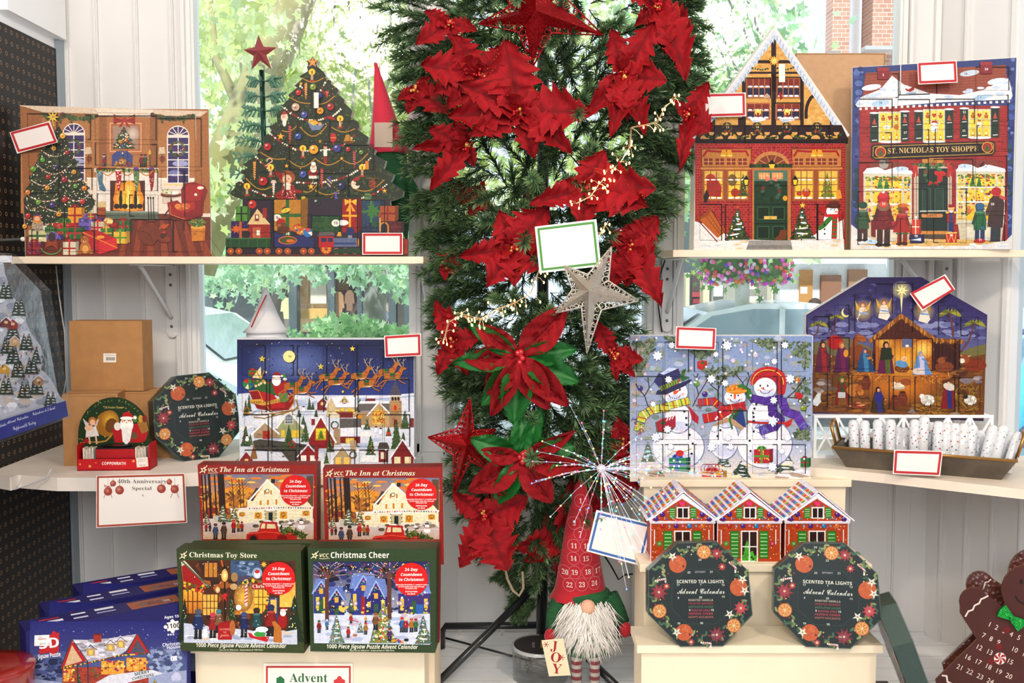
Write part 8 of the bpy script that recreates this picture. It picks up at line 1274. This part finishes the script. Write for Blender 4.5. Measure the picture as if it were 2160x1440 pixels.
for i in range(96):o=base[i%4].copy();C.objects.link(o);o.parent=T0;o.matrix_basis=place(i,q)
import numpy as np
K_=270;fs=[];vv=[];cc=[];n0=0
for k in range(4):
 Ms=[place(i+k,q)for i in range(K_)];A4=np.array([[list(r_)for r_ in M]for M in Ms]);v0=np.array([list(p)+[1]for p in var[k].v]);W4=np.einsum('kij,nj->kni',A4,v0)[:,:,:3];vv.append(W4.reshape(-1,3));cc.append(np.tile(np.array(var[k].c),(K_,1)))
 for j in range(K_):o_=n0+j*len(v0);fs+=[[o_+i for i in f]for f in var[k].f]
 n0+=K_*len(v0)
me=bpy.data.meshes.new('branches');me.from_pydata(np.concatenate(vv).tolist(),[],fs);me.materials.append(NEED);ca=me.color_attributes.new('Col','FLOAT_COLOR','POINT');ca.data.foreach_set('color',np.concatenate(cc).ravel());o=bpy.data.objects.new('branches',me);C.objects.link(o);o.parent=T0;o['kind']='stuff'
BLK=mat('black_steel','1c1e20',rough=.35,coat=.4)
def P(x,y,Y):return TI@at(x,y,Y)
m=MB();m.tube([(0,0,.02),(0,0,2.6)],.017,12,'1c1e20');m.build('pole',BLK,T0)
hub=at(1143,1262,TY)
for a,b_,k in((P(1130,1235,2.84),P(900,1462,2.60),0),(P(1143,1318,2.9),P(940,1320,2.98),1),(P(1180,1330,2.88),P(1330,1475,2.62),0),(P(1200,1360,2.9),P(1345,1330,3.0),1)):
 m=MB();m.tube([a,b_]if not k else[a,b_,b_+V((-.012 if b_.x<0 else .012,0,-.02)),V((b_.x-(.012 if b_.x<0 else-.012),b_.y,.004))],.011,8);m.build('leg',BLK,T0)
m=MB();m.tube([P(940,1345,2.97),P(1143,1400,2.87)],.0035,6);m.build('brace',BLK,T0)
# - poinsettias
VEL=mat('red_velvet',rough=.55,spec=.3,var=(60,.2),bump=('noise',260,.5));SATIN=mat('leaf_satin',rough=.4,var=(50,.1),bump=('noise',200,.3));GR_=glitter('red_glitter','c01820',scale=1400);GG=glitter('green_sparkle','38a040',scale=1400);BEAD=mat('gold_red_beads',rough=.2,metal=.4)
def petal(kind,seed):
 q=random.Random(seed);m=MB();nt,ns=33,4;vv=[];cols=[];jag=kind=='j';c0={'j':'a80816','s':'9e0612','g':'1c6a2a'}[kind]
 for i in range(nt+1):
  t=i/nt;w_=.5*math.sin(PI*min(1,t*.94+.05))**.75*(1.05-.25*t)if i<nt else .0;w_=max(w_,.03 if i<nt else .002);w_*=(1+(.55*(1-(t*5.5+.2)%1)-.25)if jag and t>.15 else 1+(.05*(i%2)))
  for j in range(-ns,ns+1):
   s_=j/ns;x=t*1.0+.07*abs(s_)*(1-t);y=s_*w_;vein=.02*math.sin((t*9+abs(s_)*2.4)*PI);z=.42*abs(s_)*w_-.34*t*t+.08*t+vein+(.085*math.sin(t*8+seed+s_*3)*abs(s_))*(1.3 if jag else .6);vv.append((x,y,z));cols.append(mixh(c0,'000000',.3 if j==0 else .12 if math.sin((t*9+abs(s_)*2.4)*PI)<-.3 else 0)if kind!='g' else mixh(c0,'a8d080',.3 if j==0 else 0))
 n=2*ns+1;fs=[(i*n+j,i*n+j+1,(i+1)*n+j+1,(i+1)*n+j)for i in range(nt)for j in range(2*ns)];m.add(vv,fs,cols,0,None,True)
 for k in range(46 if jag else 90):
  if jag:i=q.randrange(5,nt);j=q.choice((0,n-1));p=V(vv[i*n+j])
  else:i=q.randrange(int(nt*.35),int(nt*.85))if kind=='s' else q.randrange(8,nt);j=q.randrange(ns-1,ns+2)if kind=='s' else q.choice((0,n-1));p=V(vv[i*n+j])+V((q.uniform(-.03,.03),q.uniform(-.03,.03),.012))
  m.ball(p,.011 if jag else .014,'f08040' if jag else 'd82020',1,n=5,k=3)
 return m
PB={}
def pet(kind,par,M):
 k=kind+str(random.Random(int(M[0][3]*9999)).randrange(3))
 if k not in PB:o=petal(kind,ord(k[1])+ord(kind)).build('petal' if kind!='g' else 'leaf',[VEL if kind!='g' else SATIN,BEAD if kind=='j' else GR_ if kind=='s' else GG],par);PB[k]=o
 else:o=PB[k].copy();C.objects.link(o);o.parent=par
 o.matrix_basis=M;return o
def flower(label,cx,cy,Y,ends,kind='j',greens=(),berries=True,tilt=.42):
 c=at(cx,cy,Y);r=thing('poinsettia',label,'poinsettia',c,group='poinsettias in the tree');sc_=Y/F;q=random.Random(cx)
 for k,(K,E_)in enumerate([(kind,e)for e in ends]+[('g',e)for e in greens]):
  dx,dz=(E_[0]-cx)*sc_,-(E_[1]-cy)*sc_;L=max(math.hypot(dx,dz),.02)*1.08;W_=(E_[2]if len(E_)>2 else math.hypot(E_[0]-cx,E_[1]-cy)*.62)*sc_;tl=tilt*q.uniform(.3,1.2)if K!='g' else .1
  ex=V((dx,-L*tl,dz)).normalized();n_=V((0,-1,0));n_=(n_-ex*n_.dot(ex)).normalized();ey=n_.cross(ex);off=n_*(-.006 if K=='g' else .002*k)
  pet(K,r,Matrix(((ex.x*L,ey.x*W_,n_.x*L,off.x),(ex.y*L,ey.y*W_,n_.y*L,off.y),(ex.z*L,ey.z*W_,n_.z*L,off.z),(0,0,0,1))))
 if berries:
  m=MB()
  for k in range(16 if kind=='j' else 5):a=q.uniform(0,6.28);d=q.uniform(.0,.016);m.ball((d*math.cos(a),-.012-q.uniform(0,.014),d*math.sin(a)),.0046 if kind=='j' else .0085,q.choice(['c8282a','b01c20','e8a858'])if kind=='j' else 'b81820',n=8,k=5)
  m.build('flower_centre',BEAD if kind=='j' else GLOSSY,r)
 return r
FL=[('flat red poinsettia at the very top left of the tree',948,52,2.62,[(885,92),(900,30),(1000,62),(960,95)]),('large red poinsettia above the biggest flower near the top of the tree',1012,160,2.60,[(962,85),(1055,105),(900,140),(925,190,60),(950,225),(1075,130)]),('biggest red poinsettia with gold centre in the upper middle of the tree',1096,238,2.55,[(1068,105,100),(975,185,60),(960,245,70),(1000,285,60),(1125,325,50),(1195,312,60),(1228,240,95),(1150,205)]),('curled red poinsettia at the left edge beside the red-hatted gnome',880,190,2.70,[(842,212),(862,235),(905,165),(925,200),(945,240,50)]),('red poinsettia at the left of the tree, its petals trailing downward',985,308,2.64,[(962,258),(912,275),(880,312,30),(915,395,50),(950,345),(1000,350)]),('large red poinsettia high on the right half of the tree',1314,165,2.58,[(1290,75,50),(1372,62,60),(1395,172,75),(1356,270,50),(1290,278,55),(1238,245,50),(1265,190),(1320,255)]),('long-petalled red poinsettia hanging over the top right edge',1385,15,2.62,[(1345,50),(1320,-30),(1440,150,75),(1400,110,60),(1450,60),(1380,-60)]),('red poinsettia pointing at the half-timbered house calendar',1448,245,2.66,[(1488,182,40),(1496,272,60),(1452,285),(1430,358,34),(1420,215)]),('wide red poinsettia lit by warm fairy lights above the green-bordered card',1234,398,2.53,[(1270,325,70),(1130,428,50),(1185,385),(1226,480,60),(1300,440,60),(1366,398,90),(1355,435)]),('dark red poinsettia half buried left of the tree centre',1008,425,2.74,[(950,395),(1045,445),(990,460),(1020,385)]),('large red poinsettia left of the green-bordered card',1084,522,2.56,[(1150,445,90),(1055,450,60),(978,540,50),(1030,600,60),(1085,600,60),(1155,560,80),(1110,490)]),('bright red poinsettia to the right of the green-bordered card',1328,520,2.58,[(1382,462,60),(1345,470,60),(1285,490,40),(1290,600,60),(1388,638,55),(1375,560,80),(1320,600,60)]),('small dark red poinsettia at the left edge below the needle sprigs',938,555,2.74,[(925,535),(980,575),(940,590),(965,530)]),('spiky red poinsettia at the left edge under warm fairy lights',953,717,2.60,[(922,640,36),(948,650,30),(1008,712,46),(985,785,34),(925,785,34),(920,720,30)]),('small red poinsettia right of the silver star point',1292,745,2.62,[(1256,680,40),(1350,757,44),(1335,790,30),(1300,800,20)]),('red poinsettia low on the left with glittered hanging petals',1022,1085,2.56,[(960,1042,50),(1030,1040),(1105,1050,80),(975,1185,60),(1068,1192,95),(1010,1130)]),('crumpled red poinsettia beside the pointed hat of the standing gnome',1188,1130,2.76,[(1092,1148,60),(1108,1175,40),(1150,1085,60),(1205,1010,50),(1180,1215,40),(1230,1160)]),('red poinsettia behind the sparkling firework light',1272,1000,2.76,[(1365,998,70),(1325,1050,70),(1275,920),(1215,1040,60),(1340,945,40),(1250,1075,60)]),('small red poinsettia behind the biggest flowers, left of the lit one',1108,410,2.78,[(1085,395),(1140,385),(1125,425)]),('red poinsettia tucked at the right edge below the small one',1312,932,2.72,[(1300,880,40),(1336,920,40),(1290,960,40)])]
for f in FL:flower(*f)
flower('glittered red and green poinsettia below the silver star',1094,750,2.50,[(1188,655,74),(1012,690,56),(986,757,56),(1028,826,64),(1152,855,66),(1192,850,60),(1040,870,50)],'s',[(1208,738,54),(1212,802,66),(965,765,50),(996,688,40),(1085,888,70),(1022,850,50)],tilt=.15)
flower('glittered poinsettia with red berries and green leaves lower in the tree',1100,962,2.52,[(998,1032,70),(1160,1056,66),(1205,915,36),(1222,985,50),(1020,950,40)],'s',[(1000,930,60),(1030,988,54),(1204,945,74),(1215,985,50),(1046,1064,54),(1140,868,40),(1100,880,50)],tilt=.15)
# - glitter stars
def star(label,cx,cy,Y,pts,mt,solid=False,rin=.46,dep=.035):
 c=at(cx,cy,Y);r=thing('star_ornament' if not solid else 'rusty_star',label,'star ornament',c);E_=[at(*p,Y)-c for p in pts];n=len(E_);m=MB();f=MB()
 for i in range(n):
  a,b_,z=E_[i],E_[(i+1)%n],E_[i-1];v1=(a+b_).normalized()*rin*min(a.length,b_.length);v0=(a+z).normalized()*rin*min(a.length,z.length);top=V((0,-dep,0));k=.0 if solid else .0
  if solid:m.add([top,v0,a,v1,-top],[(0,1,2),(0,2,3),(4,2,1),(4,3,2)],'ffffff')
  else:
   w0,w1=v0*.62,v1*.62;m.add([top,w0,a,w1,-top*.3],[(0,1,2),(0,2,3),(4,2,1),(4,3,2)],'ffffff')
   for v_,w_ in((v0,w0),(v1,w1)):
    f.tube([w_*1.0,v_,a],.0022,5)
    for j in range(6):t=(j+.5)/6.3;e1=v_.lerp(a,t);e0=w_.lerp(a,t);cc=(e0+e1)/2;rr=(e1-e0).length*.5+.0004;ph=j*1.3;u=(e1-e0).normalized();w2=u.cross(V((0,1,0)));f.tube([cc+(u*math.cos(ph+s_*.8)+w2*math.sin(ph+s_*.8))*rr*(1-s_*.085)for s_ in range(10)],.0016,4)
 m.build('star_body',mt,r)
 if not solid:f.build('filigree',mt,r)
 return r
SIL_=glitter('silver_glitter','c8c0b4',.3);star('silver glitter star with scrollwork edges hanging below the green-bordered card',1240,612,2.47,[(1290,520),(1347,634),(1238,745),(1172,660),(1190,560)],SIL_)
star('red glitter star with scrollwork edges at the lower left of the tree',985,935,2.58,[(992,840),(1046,905),(1040,995),(957,1046),(903,922)],glitter('deep_red_glitter','b81c24'));star('huge deep red glitter star at the top of the tree',1130,30,2.56,[(1124,-130),(1272,74),(1122,144),(1010,50),(1040,-60)],glitter('dark_red_glitter','9c1018'))
# - lights
WARM=mat('warm_bulb','ffc870',emit=7);WIRE=mat('copper_wire','d8b88c',rough=.3,metal=.7)
def fairy(label,P0,Y,n=60):
 q=random.Random(len(P0));r=thing('fairy_lights',label,'string lights',at(*P0[0],Y));o=at(*P0[0],Y);W_=MB();B=MB();pts=[at(x,y,Y-.01*math.sin(i))-o for i,(x,y)in enumerate(P0)]
 for k in(0,.003):W_.tube([p+V((k,k,k))for p in pts],.0009,4)
 for i in range(n):k=q.randrange(len(pts)-1);t=q.random();p=pts[k].lerp(pts[k+1],t);e=p+V((q.uniform(-.025,.025),q.uniform(-.02,0),q.uniform(-.025,.02)));W_.tube([p,(p+e)/2+V((0,0,.004)),e],.0006,4);B.ball(e,(.0022,.0022,.0038),n=6,k=4)
 W_.build('wire',WIRE,r);B.build('bulbs',WARM,r)['kind']='stuff'
fairy('warm white fairy lights running down across the right-hand flowers',[(1430,200),(1400,230),(1385,260),(1330,270),(1328,310),(1310,340),(1285,365),(1262,390),(1245,415),(1215,430)],2.47,62)
fairy('warm white fairy lights from the card to the left edge of the tree',[(1280,470),(1262,500),(1140,560),(1118,620),(1085,640),(1050,652),(1010,675),(975,665),(945,680),(935,720)],2.49,66)
FW=at(1268,988,2.49);r=thing('firework_light','starburst light of silvery wires with coloured LEDs above the blue-bordered card','firework light',FW);q=random.Random(3);W_=MB();B=[MB()for _ in range(5)]
for i in range(58):
 a=q.uniform(0,6.28);L=q.uniform(.09,.2);
 if i<9:a=q.uniform(-.12,.12);L=q.uniform(.24,.31)
 elif i<22:a=q.uniform(-1.4,-.5);L=q.uniform(.2,.3)
 d=V((math.cos(a),q.uniform(-.35,.05),math.sin(a)));W_.tube([d*.008,d*L*.5+V((0,0,.006)),d*L],.0006,4)
 for k in range(5):B[q.randrange(5)].ball(d*L*(k+1)/5+V((0,0,.005*math.sin(PI*(k+1)/5))),.0022,n=6,k=4)
W_.ball((0,0,0),.012);W_.build('wires',mat('silver_wire','e8e4ec',rough=.3,metal=.5),r)
for b_,c,n_ in zip(B,('5878ff','ff5070','ffd870','50e8d0','d0d8ff'),('blue','red','yellow','green','white')):b_.build('bulbs',mat(n_+'_led',c,emit=3.5),r)['kind']='stuff'
# = gnomes and small things
CORD=mat('green_corduroy','2c7040',rough=.95,bump=('wavez',70,1));REDF=mat('red_felt','b8202c',rough=.95,sheen=.2,bump=('noise',300,.3));FUR=mat('white_fur','f2ece4',rough=.9)
gy=2.70;g0=at(1232,1462,gy);G=thing('gnome','standing gnome with a numbered red hat, white beard and striped legs','gnome',(g0.x,gy,FZ));k=gy/F
def gz(y):return at(1232,y,gy).z-FZ
def gx(x):return(x-1232)*k
m=MB();m.lathe([(.02,gz(1378)),(.07,gz(1368)),(.098,gz(1325)),(.092,gz(1285)),(.07,gz(1245)),(.03,gz(1225))],24);m.build('body',CORD,G)
hp=[(.085,1258),(.078,1250),(.07,1238),(.058,1190),(.044,1120),(.028,1060),(.014,1022),(.002,1010)]
m=MB();m.lathe([(r_,gz(y))for r_,y in hp],24,M=Matrix(((1,0,0,0),(0,.85,0,0),(0,0,1,0),(0,0,0,1))));m.v=[p+V((gx(1222)*(1 if p.z>gz(1200)else 1),0,0))for p in m.v];hat=m.build('hat',REDF,G)
s=Panel((g0.x,gy-.05,FZ));s.STEP=1e-5
for t,x,y in(('1',1226,1066),('3',1239,1087),('5',1212,1112),('4',1238,1112),('7',1224,1133),('11',1211,1158),('10',1238,1158),('14',1210,1184),('15',1236,1184),('20',1192,1214),('19',1212,1212),('18',1240,1211),('17',1262,1211),('22',1201,1238),('23',1227,1236),('24',1254,1235)):s.txt(t,x,y,10,'f0dcd4','serif',wd=13 if len(t)>1 else 6);s.line(arc(x,y-5,13,13,0,360,16),.8,'d88088')
def hr(z):
 for(a,y0),(b_,y1)in zip(hp,hp[1:]):
  if gz(y0)<=z<=gz(y1):return a+(b_-a)*(z-gz(y0))/(gz(y1)-gz(y0))
 return .085
sx0=gx(1222);s.v=[V((p.x,-.85*math.sqrt(max(hr(p.z)**2-(p.x-sx0)**2,1e-5))-.0012,p.z))for p in s.v];s.build('numbers',PAPER,hat)
m=MB();m.ball((gx(1234),-.085,gz(1258)),(.021,.018,.02));m.build('nose',mat('peach_felt','e8b494',rough=.8),G)
m=MB();q=random.Random(6);m.ball((gx(1234),-.06,gz(1300)),(.07,.036,.06))
for i in range(1100):a=q.uniform(-1.25,1.25);x0=gx(1234)+math.sin(a)*q.uniform(.01,.07);z0=gz(q.uniform(1252,1310));L=q.uniform(.05,.105)*(1-abs(a)*.22);p=V((x0,-.075-q.uniform(0,.022)+abs(x0)*.35,z0));c1=p+V((math.sin(a)*L*.35+q.uniform(-.008,.008),-.008,-L*.5));e=c1+V((math.sin(a)*L*.3+q.uniform(-.014,.014),.006,-L*.5));w_=V((.0011,0,0));m.add([p-w_,p+w_,c1+w_,e,c1-w_],[(0,1,2,3,4)],'f2ece4')
m.build('beard',FUR,G)
for sg,P_ in((-1,[(1180,1262),(1166,1290),(1162,1318)]),(1,[(1282,1250),(1300,1280),(1312,1305)])):
 m=MB();m.tube([(gx(x),-.03,gz(y))for x,y in P_],[.028,.024,.02],12);m.build('arm',CORD,G);m=MB();m.ball((gx(P_[-1][0]+sg*4),-.045,gz(P_[-1][1]+10)),(.018,.018,.022));m.build('mitten',REDF,G)
for x in(1215,1254):
 zs=[gz(1372)+(gz(1436)-gz(1372))*i/16 for i in range(17)];m=MB();m.lathe([(.0145,z)for z in zs for _ in(0,1)][1:],14,[('a82430','ece4dc')[((i)//2//2)%2]for i in range(33)],M=Matrix.Translation((gx(x),-.01,0)));m.build('leg',FELT,G)
 m=MB();m.ball((gx(x),-.025,gz(1447)),(.026,.036,.022));[m.tube([V((gx(x),-.025,gz(1447)))+V((math.cos(t)*.02,-abs(math.sin(t))*.03,.012)),V((gx(x),-.025,gz(1447)))+V((math.cos(t)*.034,-abs(math.sin(t))*.045,.002+.01*(i%3)))],[.0015,.0003],3)for i,t in enumerate([j*.11 for j in range(57)])];m.build('shoe',FUR,G)
s=card([(1142,1350),(1188,1346),(1204,1424),(1158,1426)],2.60,None,'small wooden sled reading JOY held by the standing gnome','wooden_sled',cat='sled',base='ecd8b4',extra=lambda s:([s.txt(c,1168+i*3,1372+i*24,21,'9c1c24','serif',rot=.1)for i,c in enumerate('JOY')],[s.line([(x+6*math.cos(a),y+6*math.sin(a)),(x-6*math.cos(a),y-6*math.sin(a))],1.2,'9c1c24')for x,y in((1152,1359),(1185,1386))for a in(0,1.05,2.1)]))
m=MB();[m.tube([s.matrix_world.inverted()@at(*p,2.605)for p in P_],.003,4,'e8d0a0')for P_ in(((1144,1328),(1162,1430)),((1176,1335),(1198,1430)))];m.build('runners',FLAT,s)
# red-hatted gnome seen from behind, on the upper shelf
def backgnome(label,top,bot,Y,z0,hm,bm,wpx):
 c=at(bot[0],bot[1],Y);r=thing('gnome',label,'gnome',(c.x,Y,z0));t_=at(*top,Y)-V((c.x,Y,z0));h=c.z-z0;w_=wpx/2*Y/F;m=MB();n=9
 m.tube([V((t_.x*(i/n)**1.3,0,h+(t_.z-h)*i/n))for i in range(n+1)],[w_*(1-(i/n)**.8)*(1+.08*(i==0))+.004 for i in range(n+1)],18);m.build('hat',hm,r);m=MB();m.lathe([(.03,0),(w_*.9,.02),(w_*1.1,h*.45),(w_*.95,h),(.01,h+.01)],20);m.build('body',bm,r);return r,c,w_
r,c,w_=backgnome('gnome in a tall red hat seen from behind at the window above the shelf',(792,132),(818,325),2.95,ZU,mat('red_hat_felt','d83048',rough=.9,sheen=.2),CORD,84)
m=MB();m.tube([(w_*.7,0,.25),(w_*1.25,-.01,.2),(w_*1.45,-.01,.17)],[.018,.016,.014],10);m.build('arm',CORD,r);m=MB();m.ball((w_*1.5,-.01,.155),(.015,.015,.022));m.build('mitten',REDF,r);m=MB();m.box((-.03,-w_-.004,.315),(.022,-w_-.003,.385),'c8b09c');m.build('paper_tag',PAPER,r)
r,c,w_=backgnome('white fabric gnome at the window behind the sleigh calendar',(560,606),(562,700),3.0,SILL+.0,mat('white_fabric','eae8ea',rough=.9),MATS['white_fabric'],86)
m=MB();m.box((.0,-w_-.006,.19),(.03,-w_-.005,.26),'c0a890');m.build('paper_tag',PAPER,r);m=MB();m.tube([at(562,622,2.95)-r.location,at(548,650,2.93)-r.location,at(530,690,2.93)-r.location],.0022,5,'c83030');m.build('ribbon',FELT,r)
# metal tree with a rusty star behind the tree calendar
r=thing('metal_tree','thin green metal tree standing in the window behind the tree-shaped calendar','metal tree',V((at(560,300,2.97).x,2.97,ZU)));m=MB();m.tube([(0,0,0),at(552,148,2.97)-r.location],.008,8,'2c5444');m.build('trunk',METAL,r);m.v=[];q=random.Random(3)
for i,y in enumerate((172,205,235,268,300,335,370,405)):
 m=MB();z=at(552,y,2.97).z-ZU;L=.045+i*.009
 for a in range(7):
  t=a*.9+i;d=V((math.cos(t),math.sin(t)*.6,.12));m.tube([(0,0,z),d*L*.6+V((0,0,z)),d*L+V((0,0,z-.012))],.0018,4,'3a6a54')
  for j in range(4):
   for sg in(-1,1):p=d*L*(.4+j*.17)+V((0,0,z));m.add([p,p+V((d.x*.012,0,sg*.016-.004)),p+V((d.x*.018,0,sg*.013-.006)),p+V((d.x*.006,0,0))],[(0,1,2,3)],'4c7a64')
 m.build('frond_tier',FLAT,r)
star('rusty red five-pointed metal star on top of the thin metal tree',547,110,2.96,[(545,74),(584,100),(573,146),(530,148),(513,105)],mat('rusty_red_metal','9c4648',rough=.55,metal=.3,bump=('noise',200,.2)),True,.42,.018)
# jar of string lights, cords, rope loop
j=at(1140,1425,2.77);r=thing('light_string_jar','clear round tub of string lights with a black lid at the foot of the tree','jar',(j.x,2.765,FZ));m=MB();m.lathe([(.0001,.001),(.078,.001),(.08,.07),(.08,.085)],28,'e8ecec');m.build('tub',film('clear_plastic','f0f4f4',.08),r);m=MB();m.lathe([(.081,.088),(.0815,.096),(.0765,.097)],28,'b8bcbc');m.build('lid_rim',GLOSSY,r);s=MB();s.lathe([(.0775,.0945),(.0001,.0935)],28,'2c2826')
for i,(t,c,h)in enumerate((('WARM WHITE','d8a860',.017),('TWINKLE','d8a860',.017),('STRING LIGHTS','b8b0a8',.009))):vv,ff,W=glyphs(t,'bold');s.add([((i-1)*-.024+b_*h*.8,(a-W/2)*h*-.42,.0945)for a,b_ in vv],ff,c)
s.build('lid',PAPER,r);m=MB();q=random.Random(2);m.tube([(.05*math.cos(i*.7)*q.uniform(.5,1),.05*math.sin(i*.7)*q.uniform(.5,1),.01+i*.0009)for i in range(70)],.0016,4,'6a6258');m.build('light_string',FLAT,r)
for n_,P_,Y,rr,c,l in(('power_cord',[(1403,548),(1392,580),(1388,640),(1396,700)],3.05,.0022,'1c1c1e','black cord hanging from the upper right shelf beside the bracket'),('power_cord',[(1268,1160),(1290,1195),(1305,1222),(1318,1212),(1335,1210)],2.8,.0026,'1c1c1e','black cord curling behind the blue-bordered card'),('rope_loop',[(1064,1190),(1070,1220),(1082,1245),(1095,1256),(1104,1240),(1102,1205)],2.72,.004,'a8987c','tan rope loop hanging under the lowest left poinsettia'),('wire_cord',[(118,560),(124,620),(136,700),(140,800),(134,830)],2.9,.002,'b8b4b0','thin grey wire running down the pegboard behind the cardboard boxes'),('bent_wire',[(108,988),(100,1005),(70,1018),(32,1032),(45,1010)],2.5,.002,'c8c8cc','bent silvery wire hanging at the end of the lower left shelf')):m=MB();m.tube([at(*p,Y)for p in P_],rr,6,c);tag(m.build(n_,FLAT),l,'cord' if 'cord' in n_ else 'rope' if 'rope' in n_ else 'wire')
